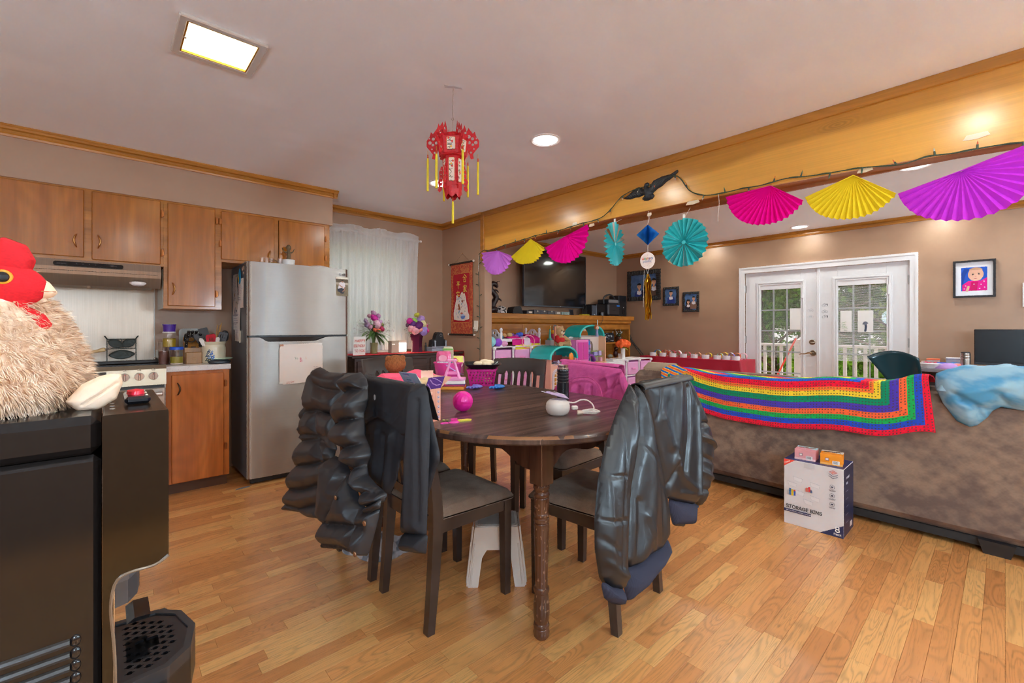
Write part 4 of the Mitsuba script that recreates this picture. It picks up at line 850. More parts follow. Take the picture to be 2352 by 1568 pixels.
# chairs
M_CHAIR = M("chair_espresso", proc(lambda p, n, uv: mix(C3("241b18"), C3("352823"), fbm(p.x * 14 + p.y * 14, p.z * 10, 1, 3))), 0.28, spec=0.5)
def seat_col(p, n, uv):
 return mix(C3("7d6a5c"), C3("937f70"), fbm(p.x * 30, p.y * 30, 1, 3)) * (0.86 + 0.28 * noise(p.x * 420, p.y * 420, p.z * 420))
M_SEAT = M("seat_fabric", proc(seat_col), 0.95, spec=0.2, bump=lambda p, n, uv: 0.0006 * noise(p.x * 500, p.y * 500, p.z * 500), eps=8e-4, sheen=0.3)
def loft(path, hx, hy):
 path = np.asarray(path, float)
 hx = np.broadcast_to(hx, len(path)); hy = np.broadcast_to(hy, len(path))
 ring = np.array([(-1, -1), (1, -1), (1, 1), (-1, 1)], float)
 v = np.array([[(p[0] + sx * a, p[1] + sy * b, p[2]) for sx, sy in ring] for p, a, b in zip(path, hx, hy)]).reshape(-1, 3)
 f = []
 for i in range(len(path) - 1):
  for j in range(4):
   q, s = i * 4 + j, i * 4 + (j + 1) % 4
   f += [[q, s, s + 4], [q, s + 4, q + 4]]
 o = (len(path) - 1) * 4
 f += [[0, 2, 1], [0, 3, 2], [o, o + 1, o + 2], [o, o + 2, o + 3]]
 return TM(v, f)
def rake(z):
 return np.interp(z, [0, 0.2, 0.42, 0.55, 0.75, 0.97], [0.018, 0.036, 0.052, 0.046, 0.008, -0.055])
zz = np.linspace(0, 0.965, 18)
CH = {}
for s in (-1, 1):
 CH["back_leg" + ("" if s < 0 else "_b")] = ("back_leg", loft([(rake(z), s * 0.195, z) for z in zz], np.interp(zz, [0, 0.42, 0.97], [0.016, 0.024, 0.015]), 0.0175), M_CHAIR, 20)
 CH["leg" + ("" if s < 0 else "_b")] = ("leg", loft([(0.428, s * 0.19, 0), (0.425, s * 0.19, 0.44)], [0.016, 0.021], [0.016, 0.021]), M_CHAIR, False)
 CH["side_rail" + ("" if s < 0 else "_b")] = ("side_rail", box(0.05, 0.42, s * 0.196 - 0.01, s * 0.196 + 0.01, 0.385, 0.445, 0.002), M_CHAIR, False)
CH["front_rail"] = ("front_rail", box(0.418, 0.44, -0.185, 0.185, 0.385, 0.445, 0.002), M_CHAIR, False)
CH["rear_rail"] = ("rear_rail", box(0.04, 0.062, -0.185, 0.185, 0.385, 0.45, 0.002), M_CHAIR, False)
so = sg.Polygon([(0.05, -0.2), (0.44, -0.222), (0.455, -0.21), (0.46, 0), (0.455, 0.21), (0.44, 0.222), (0.05, 0.2)]).buffer(0.006)
CH["seat"] = ("seat", tr(pillow(so, 0.022, lambda x, y, d: 0.008 + 0.040 * (1 - np.exp(-d / 0.028)) + 0.004 * np.sin(np.pi * np.clip((x - 0.05) / 0.4, 0, 1)), lambda x, y, d: 0 * x, rim=0.004), (0, 0, 0.444)), M_SEAT, True)
def bend_back(m):
 v = np.array(m.vertices)
 y, z, h = v[:, 0], v[:, 1], v[:, 2]
 x = rake(z) - 0.014 * (1 - (y / 0.2) ** 2) - h + 0.008
 return TM(np.c_[x, y, z], np.asarray(m.faces))
ty = np.linspace(-0.2, 0.2, 5)
rail = sg.Polygon([(-0.212, 0.845), (0.212, 0.845), (0.218, 0.962), (0.1, 0.972), (0, 0.974), (-0.1, 0.972), (-0.218, 0.962)])
slx = [-0.132, -0.079, -0.026, 0.027, 0.080, 0.133]
sl_w = 0.0125
for a, b in zip([-0.185] + slx, slx + [0.185]):
 w = (b - a) / 2 - sl_w
 if a > -0.18 and b < 0.18:
  rail = rail.difference(sa.translate(disc(0, 0, w, 0.03, 8), (a + b) / 2, 0.845))
CH["top_rail"] = ("top_rail", bend_back(pillow(rail, 0.014, lambda x, y, d: 0.012 + 0 * x, lambda x, y, d: 0.012 + 0 * x, rim=0.010)), M_CHAIR, 25)
for i, y in enumerate(slx):
 CH["slat%d" % i] = ("slat", bend_back(pillow(rect(y - sl_w, 0.50, y + sl_w, 0.852), 0.014, lambda x, y, d: 0.006 + 0 * x, lambda x, y, d: 0.006 + 0 * x, rim=0.006)), M_CHAIR, False)
CH["lower_rail"] = ("lower_rail", bend_back(pillow(rect(-0.19, 0.485, 0.19, 0.525), 0.014, lambda x, y, d: 0.01 + 0 * x, lambda x, y, d: 0.01 + 0 * x, rim=0.009)), M_CHAIR, False)
CH_PLY = {k: mikit.ply(m, mat, smooth=sm) for k, (nm, m, mat, sm) in CH.items()}
def chair(x, y, rz, label):
 t = thing("dining_chair", label, "chair", "dining chairs around the table")
 for k, (nm, m, mat, sm) in CH.items():
  key = _key(t + "__" + nm)
  scene[key] = {**CH_PLY[k], "to_world": T4().translate([x, y, 0]).rotate([0, 0, 1], rz)}
 return t
chair(0.935, 1.735, 0, "dark dining chair under the thin black zip top, brown seat turned to the table")
chair(0.935, 2.25, 0, "dark dining chair under the quilted black coat by the fridge")
chair(1.70, 1.04, 96.0, "dark dining chair with a grey seat under the black bomber jacket")
chair(2.285, 1.83, 180, "dark dining chair under the magenta sweatshirt across the table")
chair(2.383, 2.554, 207, "bare dark slat backed dining chair at the far side of the table")
chair(1.70, 3.33, -90, "dark dining chair at the far end of the table before the sideboard")
# clothes hung over the chair backs
def plane_x(c0, k):
 def f(m):
  v = np.array(m.vertices)
  return TM(np.c_[c0 - k * (1 - v[:, 1]) - v[:, 2], v[:, 0], v[:, 1]], np.asarray(m.faces))
 return f
def plane_y(c0, k):
 def f(m):
  v = np.array(m.vertices)
  return TM(np.c_[v[:, 0], c0 - k * (1 - v[:, 1]) - v[:, 2], v[:, 1]], np.asarray(m.faces)[:, ::-1])
 return f
def smooth_outline(pts, r=0.012):
 return sg.Polygon(pts).buffer(0).buffer(-r * 0.6).buffer(r * 1.2).buffer(-r * 0.6)
def folds(x, y, ang, freq, amp, seed, warp=0.5):
 c, s = math.cos(math.radians(ang)), math.sin(math.radians(ang))
 u, v = x * c + y * s, -x * s + y * c
 w = meshkit.fbm(np.c_[u * 6, v * 6, 0 * u + seed], 3, seed) - 0.5
 n = meshkit.fbm(np.c_[u * freq * 0.22 + warp * w, v * freq + 2 * warp * w, 0 * u + seed * 3], 3, seed + 5)
 return amp * (np.abs(n - 0.5) * 3.2) ** 0.8
def seg_dist(x, y, line):
 best, at, acc = np.full(len(x), 9.0), np.zeros(len(x)), 0.0
 for (xa, ya), (xb, yb) in zip(line[:-1], line[1:]):
  L2 = (xb - xa) ** 2 + (yb - ya) ** 2
  t = np.clip(((x - xa) * (xb - xa) + (y - ya) * (yb - ya)) / L2, 0, 1)
  e = np.hypot(x - xa - t * (xb - xa), y - ya - t * (yb - ya))
  at = np.where(e < best, acc + t * math.sqrt(L2), at)
  best = np.minimum(best, e)
  acc += math.sqrt(L2)
 return best, at
def quilt(T, seams, pin, seed):
 def f(x, y, d):
  sd, at = np.full(len(x), 9.0), 0 * x
  for s in seams:
   e, a = seg_dist(x, y, s)
   at, sd = np.where(e < sd, a, at), np.minimum(sd, e)
  puff = np.clip(sd / 0.045, 0, 1) ** 0.45
  g = meshkit.noise(np.c_[at * 70, 0 * x + seed, 0 * x]) - 0.5
  w = meshkit.fbm(np.c_[x * 26, y * 26, 0 * x + seed], 3, seed) - 0.5
  return (1 - np.exp(-d / 0.013)) * (T * (0.12 + 0.88 * puff) + 2 * pin * g * np.exp(-sd / 0.03) * np.clip(sd / 0.008, 0, 1) + 1.4 * pin * w)
 return f
def drape(T, ridges, wr, seed, edge):
 def f(x, y, d):
  h = T * (1 - np.exp(-d / edge))
  k = 1 - np.exp(-d / 0.012)
  for line, w, a in ridges:
   h = h + a * np.exp(-(seg_dist(x, y, line)[0] / w) ** 2) * k
  return np.maximum(h + 2 * wr * (meshkit.fbm(np.c_[x * 16, y * 9, 0 * x + seed], 3, seed) - 0.5) * k, 0.0015)
 return f
PUFF = M("puffer_shell", proc(lambda p, n, uv: C3("181a1e") * (0.92 + 0.16 * noise(p.x * 60, p.y * 60, p.z * 60))), 0.4, spec=0.5, sheen=0.15,
  bump=lambda p, n, uv: 0.0012 * fbm(p.x * 45, p.y * 60, p.z * 30, 3), eps=2e-3)
RES = 0.0075
BTN = []
pj = thing("puffer_coat", "long black quilted puffer coat hung over the chair nearest the fridge", "coat")
part(pj, "side_sleeve", plane_x(0.860, 0.26)(pillow(smooth_outline([(2.556, 0.970), (2.552, 0.809), (2.513, 0.680), (2.497, 0.628), (2.420, 0.637), (2.430, 0.748), (2.441, 0.878), (2.470, 0.965)]), RES, quilt(0.050, [[(2.548, 0.787), (2.394, 0.818)], [(2.526, 0.711), (2.359, 0.741)], [(2.501, 0.649), (2.348, 0.680)]], 0.004, 1))), PUFF, True)
part(pj, "back_panel", plane_x(0.850, 0.26)(pillow(smooth_outline([(2.489, 0.988), (2.502, 0.918), (2.481, 0.808), (2.440, 0.694), (2.424, 0.643), (2.417, 0.539), (2.426, 0.454), (2.422, 0.373), (2.438, 0.298), (2.209, 0.352), (2.088, 0.367), (1.971, 0.395), (1.947, 0.481), (1.975, 0.561), (2.002, 0.627), (2.083, 0.800), (2.239, 0.901), (2.406, 0.982)]), RES, quilt(0.055, [[(2.444, 0.780), (2.290, 0.807), (2.073, 0.801)], [(2.430, 0.666), (2.192, 0.704), (2.023, 0.715)], [(2.430, 0.634), (2.171, 0.692), (2.007, 0.692)], [(2.422, 0.513), (2.221, 0.565), (2.013, 0.628)], [(2.434, 0.401), (2.221, 0.453), (1.977, 0.543)], [(2.453, 0.328), (2.215, 0.373), (1.949, 0.470)], [(2.295, 0.806), (2.192, 0.704), (2.046, 0.614)]], 0.004, 2))), PUFF, True)
part(pj, "hood", plane_x(0.820, 0.26)(pillow(smooth_outline([(2.425, 1.000), (2.382, 1.012), (2.241, 0.996), (2.045, 1.007), (1.933, 1.015), (1.943, 0.986), (2.006, 0.933), (2.003, 0.824), (2.161, 0.811), (2.286, 0.825), (2.379, 0.910)]), RES, quilt(0.045, [[(2.380, 0.927), (2.184, 0.919), (2.005, 0.931)], [(2.272, 0.823), (2.012, 0.823)], [(2.044, 1.005), (2.012, 0.927), (2.012, 0.823)]], 0.003, 3))), PUFF, True)
part(pj, "yoke", plane_x(0.810, 0.26)(pillow(smooth_outline([(2.222, 0.813), (2.008, 0.824), (1.987, 0.744), (1.895, 0.690), (1.994, 0.688), (2.117, 0.722)]), RES, quilt(0.030, [[(2.117, 0.722), (1.980, 0.734)]], 0.003, 4))), PUFF, True)
part(pj, "front_flap", plane_x(0.790, 0.26)(pillow(smooth_outline([(1.919, 0.657), (1.869, 0.684), (1.777, 0.687), (1.666, 0.648), (1.598, 0.605), (1.497, 0.575), (1.420, 0.608), (1.417, 0.551), (1.425, 0.496), (1.432, 0.455), (1.514, 0.433), (1.601, 0.417), (1.774, 0.364), (1.822, 0.450), (1.875, 0.565)]), RES, quilt(0.060, [[(1.818, 0.445), (1.635, 0.497), (1.456, 0.542)], [(1.787, 0.379), (1.628, 0.426), (1.507, 0.451)], [(1.696, 0.644), (1.716, 0.558), (1.756, 0.476)], [(1.534, 0.565), (1.510, 0.502), (1.516, 0.436)]], 0.004, 5))), PUFF, True)
part(pj, "sleeve", plane_x(0.775, 0.26)(pillow(smooth_outline([(1.894, 1.017), (1.794, 1.032), (1.741, 1.015), (1.701, 0.990), (1.676, 0.935), (1.678, 0.887), (1.633, 0.814), (1.567, 0.781), (1.544, 0.755), (1.555, 0.724), (1.535, 0.692), (1.449, 0.677), (1.372, 0.670), (1.376, 0.642), (1.455, 0.607), (1.512, 0.619), (1.591, 0.671), (1.684, 0.703), (1.769, 0.738), (1.852, 0.777), (1.884, 0.814), (1.872, 0.860), (1.870, 0.939)]), RES, quilt(0.075, [[(1.884, 0.932), (1.781, 0.969), (1.681, 0.971)], [(1.894, 0.808), (1.768, 0.849), (1.653, 0.871)], [(1.793, 0.732), (1.672, 0.767), (1.561, 0.797)], [(1.683, 0.676), (1.611, 0.702), (1.533, 0.725)], [(1.539, 0.626), (1.485, 0.651), (1.407, 0.663)]], 0.004, 6))), PUFF, True)
part(pj, "cuff", plane_x(0.755, 0.26)(pillow(smooth_outline([(1.476, 0.600), (1.384, 0.650), (1.366, 0.663), (1.361, 0.632), (1.444, 0.593)]), RES, quilt(0.030, [], 0.006, 7))), PUFF, True, label="gathered cuff with a zip")
BTN.append((0.625, 1.641, 0.597))
BTN.append((0.622, 1.390, 0.586))
BTN.append((0.597, 1.406, 0.489))
for q in BTN:
 part(pj, "snap_button", tr(cyl(0.009, 0, 0.006, 16, b=0.002), q, ry=-90), M("snap_bronze", "8a6a50", 0.3, metal=0.9) if "mat_snap_bronze" not in scene else "mat_snap_bronze")
KN = M("jersey_black", proc(lambda p, n, uv: C3("1d1e22") * (0.93 + 0.14 * noise(p.x * 90, p.y * 90, p.z * 90))), 0.6, spec=0.3, sheen=0.3)
zt = thing("zip_top", "thin charcoal black zip top hung over the near left chair", "top")
part(zt, "shoulder_roll", solid_sheet([[(0.865 + 0.028 * math.cos(t) + (0.0 if k < 9 else 0.01 * (k - 8)), y, 0.985 + 0.018 * math.sin(t) - (0 if k < 9 else 0.03 * (k - 8))) for y in np.linspace(1.44, 1.97, 26)] for k, t in enumerate(np.r_[np.linspace(np.pi, 0, 9), [0] * 4])], 0.003), KN, True)
part(zt, "back", plane_x(0.855, 0.07)(pillow(smooth_outline([(1.976, 0.999), (1.722, 1.000), (1.493, 1.007), (1.449, 0.981), (1.485, 0.817), (1.491, 0.736), (1.554, 0.706), (1.569, 0.637), (1.616, 0.564), (1.660, 0.567), (1.732, 0.579), (1.829, 0.565), (1.869, 0.540), (1.929, 0.514), (1.907, 0.609), (1.905, 0.704), (1.922, 0.815), (1.962, 0.887)]), RES, drape(0.014, [([(1.883, 0.737), (1.854, 0.640), (1.870, 0.544)], 0.018, 0.018), ([(1.816, 0.758), (1.792, 0.654), (1.821, 0.567)], 0.010, -0.016), ([(1.724, 0.792), (1.721, 0.669), (1.732, 0.582)], 0.020, 0.020), ([(1.676, 0.783), (1.676, 0.679), (1.692, 0.575)], 0.009, -0.018), ([(1.601, 0.796), (1.612, 0.693), (1.624, 0.573)], 0.018, 0.020), ([(1.533, 0.808), (1.556, 0.722)], 0.012, -0.012)], 0.004, 21, 0.012))), KN, True)
part(zt, "back_yoke", plane_x(0.838, 0.07)(pillow(smooth_outline([(1.939, 1.003), (1.690, 1.004), (1.465, 1.011), (1.431, 0.984), (1.433, 0.929), (1.464, 0.823), (1.521, 0.813), (1.575, 0.828), (1.648, 0.838), (1.722, 0.847), (1.792, 0.822), (1.871, 0.778), (1.897, 0.774), (1.914, 0.875)]), RES, drape(0.012, [([(1.881, 0.782), (1.805, 0.826), (1.746, 0.849)], 0.006, 0.008), ([(1.745, 0.892), (1.735, 0.854)], 0.006, -0.008), ([(1.728, 0.885), (1.715, 0.854)], 0.004, 0.006), ([(1.593, 0.833), (1.515, 0.894), (1.476, 0.971)], 0.012, 0.008), ([(1.668, 0.847), (1.583, 0.893), (1.509, 0.976)], 0.010, -0.006), ([(1.806, 0.862), (1.744, 0.890), (1.654, 0.883), (1.579, 0.860)], 0.003, 0.004)], 0.003, 23, 0.004))), KN, True)
part(zt, "front_fold", plane_x(0.865, 0.05)(pillow(smooth_outline([(1.472, 1.007), (1.432, 1.007), (1.398, 0.962), (1.357, 0.876), (1.308, 0.780), (1.309, 0.758), (1.338, 0.706), (1.385, 0.581), (1.414, 0.580), (1.428, 0.669), (1.450, 0.853)]), RES, drape(0.020, [([(1.405, 0.938), (1.382, 0.833), (1.361, 0.746)], 0.012, 0.012), ([(1.428, 0.888), (1.398, 0.738), (1.395, 0.631)], 0.008, -0.010), ([(1.400, 0.869), (1.333, 0.857)], 0.003, -0.004)], 0.004, 31, 0.012))), KN, True)
part(zt, "long_sleeve", plane_x(0.830, 0.07)(pillow(smooth_outline([(1.435, 1.016), (1.369, 1.019), (1.343, 0.989), (1.322, 0.911), (1.315, 0.796), (1.308, 0.640), (1.302, 0.520), (1.448, 0.479), (1.451, 0.599), (1.450, 0.737), (1.456, 0.829), (1.449, 0.923)]), RES, drape(0.045, [([(1.396, 0.991), (1.389, 0.840), (1.383, 0.693), (1.373, 0.519)], 0.014, 0.012), ([(1.426, 0.895), (1.420, 0.744), (1.406, 0.538)], 0.008, -0.014), ([(1.363, 0.964), (1.341, 0.776), (1.326, 0.563)], 0.008, -0.012)], 0.004, 27, 0.020))), KN, True)
part(zt, "cuff", plane_x(0.820, 0.07)(pillow(smooth_outline([(1.429, 0.495), (1.277, 0.535), (1.283, 0.472), (1.348, 0.451), (1.427, 0.428)]), RES, drape(0.050, [([(1.424, 0.476), (1.280, 0.516)], 0.003, -0.004)], 0.004, 29, 0.020))), KN, True)
part(zt, "sleeve_hem", plane_x(0.835, 0.07)(pillow(smooth_outline([(1.889, 0.870), (1.870, 0.864), (1.847, 0.720), (1.949, 0.700), (1.960, 0.765), (1.928, 0.827)]), RES, drape(0.025, [([(1.955, 0.764), (1.857, 0.780)], 0.003, -0.004)], 0.004, 33, 0.012))), KN, True)
EMB = (0.817, 1.735, 0.931)
part(zt, "emblem", frame(prism(disc(0, 0, 0.0075, 0.0115), 0.001), EMB, (0, -1, 0), (0, 0, 1)), P("d9d9dc", 0.3), False, label="small pale oval emblem")
BOM = M("bomber_nylon", proc(lambda p, n, uv: C3("111214") * (0.9 + 0.2 * noise(p.x * 40, p.y * 40, p.z * 40))), 0.36, spec=0.5, bump=lambda p, n, uv: 0.0012 * fbm(p.x * 30, p.y * 30, p.z * 16, 3), eps=2e-3)
RIB = M("rib_knit", proc(lambda p, n, uv: C3("2c2c38") * (0.8 + 0.25 * dr.square(dr.sin((p.x * 0.93 + p.y * 0.1 - p.z * 0.12) * 620)))), 0.9, spec=0.2,
  bump=lambda p, n, uv: 0.0009 * dr.square(dr.sin((p.x * 0.93 + p.y * 0.1 - p.z * 0.12) * 620)), eps=5e-4)
bj = thing("bomber_jacket", "shiny black bomber jacket with ribbed hems hung over the near chair", "jacket")
part(bj, "shoulder_roll", solid_sheet([[(x, 0.955 - 0.032 * math.cos(t) + (x - 1.7) * 0.06 + (0 if k < 9 else 0.008 * (k - 8)), 0.982 + 0.02 * math.sin(t) - (0 if k < 9 else 0.035 * (k - 8))) for x in np.linspace(1.50, 1.95, 24)] for k, t in enumerate(np.r_[np.linspace(0, np.pi, 9), [np.pi] * 5])], 0.006), BOM, True)
part(bj, "back", plane_y(0.965, 0.13)(pillow(smooth_outline([(1.546, 1.007), (1.729, 1.006), (1.900, 1.010), (1.939, 0.986), (1.964, 0.926), (1.999, 0.806), (1.953, 0.643), (1.925, 0.482), (1.854, 0.464), (1.716, 0.513), (1.637, 0.545), (1.625, 0.638), (1.601, 0.776), (1.573, 0.914)]), RES, drape(0.030, [([(1.678, 0.998), (1.647, 0.922), (1.613, 0.858)], 0.006, -0.006), ([(1.814, 0.978), (1.768, 0.837), (1.702, 0.673)], 0.030, 0.016), ([(1.885, 0.953), (1.854, 0.789), (1.780, 0.623)], 0.012, -0.016), ([(1.706, 0.690), (1.741, 0.614), (1.835, 0.540)], 0.014, 0.012), ([(1.630, 0.588), (1.694, 0.641), (1.727, 0.703)], 0.010, -0.012), ([(1.949, 0.870), (1.910, 0.669), (1.860, 0.516)], 0.014, 0.016), ([(1.725, 0.549), (1.866, 0.506)], 0.008, 0.006), ([(1.658, 0.852), (1.684, 0.745)], 0.020, 0.010)], 0.004, 41, 0.015))), BOM, True)
part(bj, "right_sleeve", plane_y(0.965, 0.10)(pillow(smooth_outline([(1.885, 1.016), (1.929, 0.992), (2.001, 0.895), (2.066, 0.788), (2.095, 0.695), (2.056, 0.565), (1.989, 0.466), (1.929, 0.429), (1.885, 0.473), (1.907, 0.633), (1.918, 0.781), (1.899, 0.924)]), RES, drape(0.055, [([(1.928, 0.789), (2.013, 0.790), (2.068, 0.758)], 0.008, -0.020), ([(1.934, 0.741), (2.017, 0.708), (2.073, 0.659)], 0.010, 0.016), ([(1.925, 0.658), (2.051, 0.601)], 0.008, -0.012), ([(1.919, 0.594), (2.026, 0.533)], 0.012, 0.012), ([(1.889, 0.527), (1.991, 0.494)], 0.006, -0.010)], 0.004, 49, 0.025))), BOM, True)
part(bj, "right_cuff", plane_y(0.960, 0.10)(pillow(smooth_outline([(1.679, 0.528), (1.872, 0.464), (1.947, 0.430), (1.881, 0.433), (1.861, 0.377), (1.694, 0.422), (1.679, 0.474)]), RES, drape(0.035, [], 0.002, 51, 0.015))), RIB, True, label="navy ribbed cuff")
part(bj, "inner_pocket", plane_y(0.975, 0.13)(pillow(smooth_outline([(1.693, 0.441), (1.801, 0.402), (1.779, 0.391), (1.701, 0.417)]), RES, drape(0.012, [], 0.004, 55, 0.012))), P("121213", 0.5), True)
part(bj, "front_panel", plane_y(0.940, 0.13)(pillow(smooth_outline([(1.483, 1.013), (1.526, 0.931), (1.557, 0.789), (1.584, 0.655), (1.601, 0.522), (1.580, 0.433), (1.517, 0.398), (1.410, 0.401), (1.314, 0.401), (1.293, 0.436), (1.322, 0.553), (1.369, 0.671), (1.449, 0.822), (1.460, 0.931)]), RES, drape(0.040, [([(1.499, 0.974), (1.507, 0.845), (1.488, 0.691), (1.436, 0.521), (1.357, 0.414)], 0.030, 0.012), ([(1.448, 0.792), (1.510, 0.718), (1.549, 0.615), (1.566, 0.484)], 0.004, -0.006), ([(1.513, 0.733), (1.530, 0.603), (1.508, 0.439)], 0.014, -0.010), ([(1.384, 0.609), (1.354, 0.501), (1.327, 0.424)], 0.012, -0.010), ([(1.410, 0.558), (1.445, 0.429)], 0.012, 0.008)], 0.004, 43, 0.020))), BOM, True)
part(bj, "waist_rib", plane_y(0.935, 0.13)(pillow(smooth_outline([(1.295, 0.405), (1.398, 0.405), (1.508, 0.406), (1.565, 0.434), (1.574, 0.375), (1.502, 0.341), (1.384, 0.315), (1.284, 0.308), (1.272, 0.364)]), RES, drape(0.045, [], 0.003, 53, 0.020))), RIB, True, label="navy ribbed waistband")
part(bj, "left_sleeve", plane_y(0.920, 0.13)(pillow(smooth_outline([(1.416, 1.017), (1.436, 0.945), (1.407, 0.835), (1.325, 0.689), (1.283, 0.574), (1.255, 0.460), (1.249, 0.379), (1.223, 0.371), (1.162, 0.399), (1.134, 0.444), (1.127, 0.528), (1.140, 0.614), (1.176, 0.723), (1.231, 0.821), (1.309, 0.915)]), RES, drape(0.060, [([(1.318, 0.907), (1.276, 0.770), (1.231, 0.615), (1.194, 0.467)], 0.006, -0.008), ([(1.368, 0.945), (1.324, 0.775), (1.260, 0.608), (1.220, 0.432)], 0.014, 0.010), ([(1.205, 0.784), (1.182, 0.629), (1.161, 0.491)], 0.012, 0.008), ([(1.175, 0.743), (1.268, 0.730)], 0.004, -0.006), ([(1.143, 0.616), (1.242, 0.596)], 0.004, -0.008), ([(1.144, 0.497), (1.191, 0.455), (1.248, 0.422)], 0.008, 0.008), ([(1.146, 0.560), (1.191, 0.518)], 0.008, -0.006)], 0.004, 45, 0.030))), BOM, True)
part(bj, "left_cuff", plane_y(0.910, 0.13)(pillow(smooth_outline([(1.127, 0.437), (1.233, 0.381), (1.219, 0.332), (1.171, 0.356), (1.136, 0.385)]), RES, drape(0.055, [], 0.002, 47, 0.022))), RIB, True, label="navy ribbed cuff")
HOO = M("sweatshirt_magenta", proc(lambda p, n, uv: mix(C3("a23a70"), C3("bb5288"), fbm(p.x * 50, p.y * 50, p.z * 50, 3)) * (0.9 + 0.2 * noise(p.x * 300, p.y * 300, p.z * 300))), 0.9, spec=0.2, sheen=0.3)
hd = thing("sweatshirt", "magenta hooded sweatshirt hung over a chair across the table", "sweatshirt")
part(hd, "shoulder_roll", solid_sheet([[(2.345 - 0.032 * math.cos(t) + (0 if k < 9 else 0.004 * (k - 8)), y, 0.975 + 0.015 * math.sin(t) + (y - 1.83) * 0.02 - (0 if k < 9 else 0.04 * (k - 8))) for y in np.linspace(1.585, 2.06, 24)] for k, t in enumerate(np.r_[np.linspace(0, np.pi, 9), [np.pi] * 5])], 0.006), HOO, True)
part(hd, "back", plane_x(2.318, 0.27)(pillow(smooth_outline([(2.051, 0.952), (2.036, 0.985), (1.775, 0.975), (1.561, 0.965), (1.517, 0.910), (1.455, 0.792), (1.427, 0.663), (1.584, 0.676), (1.783, 0.686), (2.025, 0.696), (2.047, 0.836)]), RES, drape(0.014, [([(1.648, 0.925), (1.617, 0.849), (1.650, 0.769)], 0.012, 0.012), ([(1.570, 0.931), (1.586, 0.853), (1.598, 0.749)], 0.010, -0.010), ([(2.005, 0.941), (1.970, 0.872)], 0.020, 0.008), ([(1.691, 0.895), (1.572, 0.944)], 0.010, 0.008), ([(1.644, 0.821), (1.546, 0.882)], 0.008, -0.008), ([(1.529, 0.909), (1.491, 0.763)], 0.012, 0.012)], 0.005, 61, 0.012))), HOO, True)
part(hd, "hood", plane_x(2.302, 0.27)(pillow(smooth_outline([(1.939, 0.814), (1.908, 0.873), (1.831, 0.901), (1.750, 0.897), (1.682, 0.858), (1.632, 0.773), (1.611, 0.700), (1.909, 0.685)]), RES, drape(0.022, [([(1.875, 0.826), (1.872, 0.717)], 0.012, 0.014), ([(1.827, 0.836), (1.814, 0.711)], 0.008, -0.014), ([(1.774, 0.849), (1.766, 0.717)], 0.012, 0.014), ([(1.731, 0.840), (1.705, 0.712)], 0.008, -0.014), ([(1.689, 0.831), (1.660, 0.718)], 0.010, 0.010)], 0.005, 63, 0.012))), HOO, True)
HS = [(2.234, 1.919, 0.845), (2.242, 1.889, 0.875), (2.248, 1.819, 0.898), (2.248, 1.739, 0.896), (2.239, 1.679, 0.862), (2.218, 1.631, 0.787)]
part(hd, "sleeve", plane_x(2.305, 0.27)(pillow(smooth_outline([(1.548, 0.960), (1.510, 0.917), (1.459, 0.830), (1.407, 0.693), (1.449, 0.674), (1.509, 0.812), (1.557, 0.908)]), RES, drape(0.030, [([(1.527, 0.911), (1.462, 0.745)], 0.008, -0.010)], 0.004, 65, 0.012))), HOO, True)
part(hd, "left_sleeve", plane_x(2.310, 0.27)(pillow(smooth_outline([(2.018, 0.941), (2.033, 0.839), (2.077, 0.763), (2.075, 0.691), (1.988, 0.688), (1.973, 0.816)]), RES, drape(0.030, [([(2.010, 0.841), (2.032, 0.739)], 0.008, -0.010)], 0.004, 67, 0.012))), HOO, True)
part(hd, "hood_seam", tube(spline(HS, 30), 0.003, 6), HOO)
# white step stool under the near left chair
st = thing("step_stool", "white plastic step stool under the near left chair", "step stool")
STM = M("stool_white", "dcdad6", 0.3, spec=0.5)
sang = math.degrees(math.atan2(1.522 - 1.693, 1.463 - 1.259))
sw, sdp, shh = 0.272, 0.235, 0.272
tp = prism(rrect(-sw * 0.38, sw * 0.38, -sdp * 0.38, sdp * 0.38, 0.03), 0.012, shh - 0.012)
pan = lambda w, top: sg.Polygon([(-w / 2, 0), (-w / 2 + 0.05, 0), (-w / 2 + 0.068, 0.13), (-w / 2 + 0.09, 0.165), (w / 2 - 0.09, 0.165), (w / 2 - 0.068, 0.13), (w / 2 - 0.05, 0), (w / 2, 0), (w / 2 - top, shh - 0.004), (-w / 2 + top, shh - 0.004)]).buffer(-0.006).buffer(0.006)
def stool_side(w, depth, top, lean):
 m = prism(pan(w, top), 0.006)
 v = np.array(m.vertices)
 return TM(np.c_[v[:, 0], -depth + lean * v[:, 1] / shh + v[:, 2] - 0.006, v[:, 1]], np.asarray(m.faces)[:, ::-1])
sc = np.array([1.361, 1.607]) + 0.5 * sdp * np.array([-math.sin(math.radians(sang)), math.cos(math.radians(sang))])
place = lambda m: tr(m, (sc[0], sc[1], 0), rz=sang)
part(st, "top", place(tp), STM)
part(st, "tread", place(prism(rrect(-sw * 0.33, sw * 0.33, -sdp * 0.33, sdp * 0.33, 0.025), 0.003, shh)), M("stool_grip", "a8a6a2", 0.8), False, label="grey grip pad")
for k in range(4):
 w, dp = (sw, sdp / 2) if k % 2 == 0 else (sdp, sw / 2)
 part(st, "side", place(tr(stool_side(w, dp, 0.034, 0.03), rz=90 * k)), STM)
 for s in (-1, 1):
  part(st, "leg_rib", place(tr(tube([(s * (w / 2 - 0.014), -dp - 0.004, 0.012), (s * (w / 2 - 0.032), -dp + 0.016, shh * 0.72)], 0.005, 8), rz=90 * k)), STM)
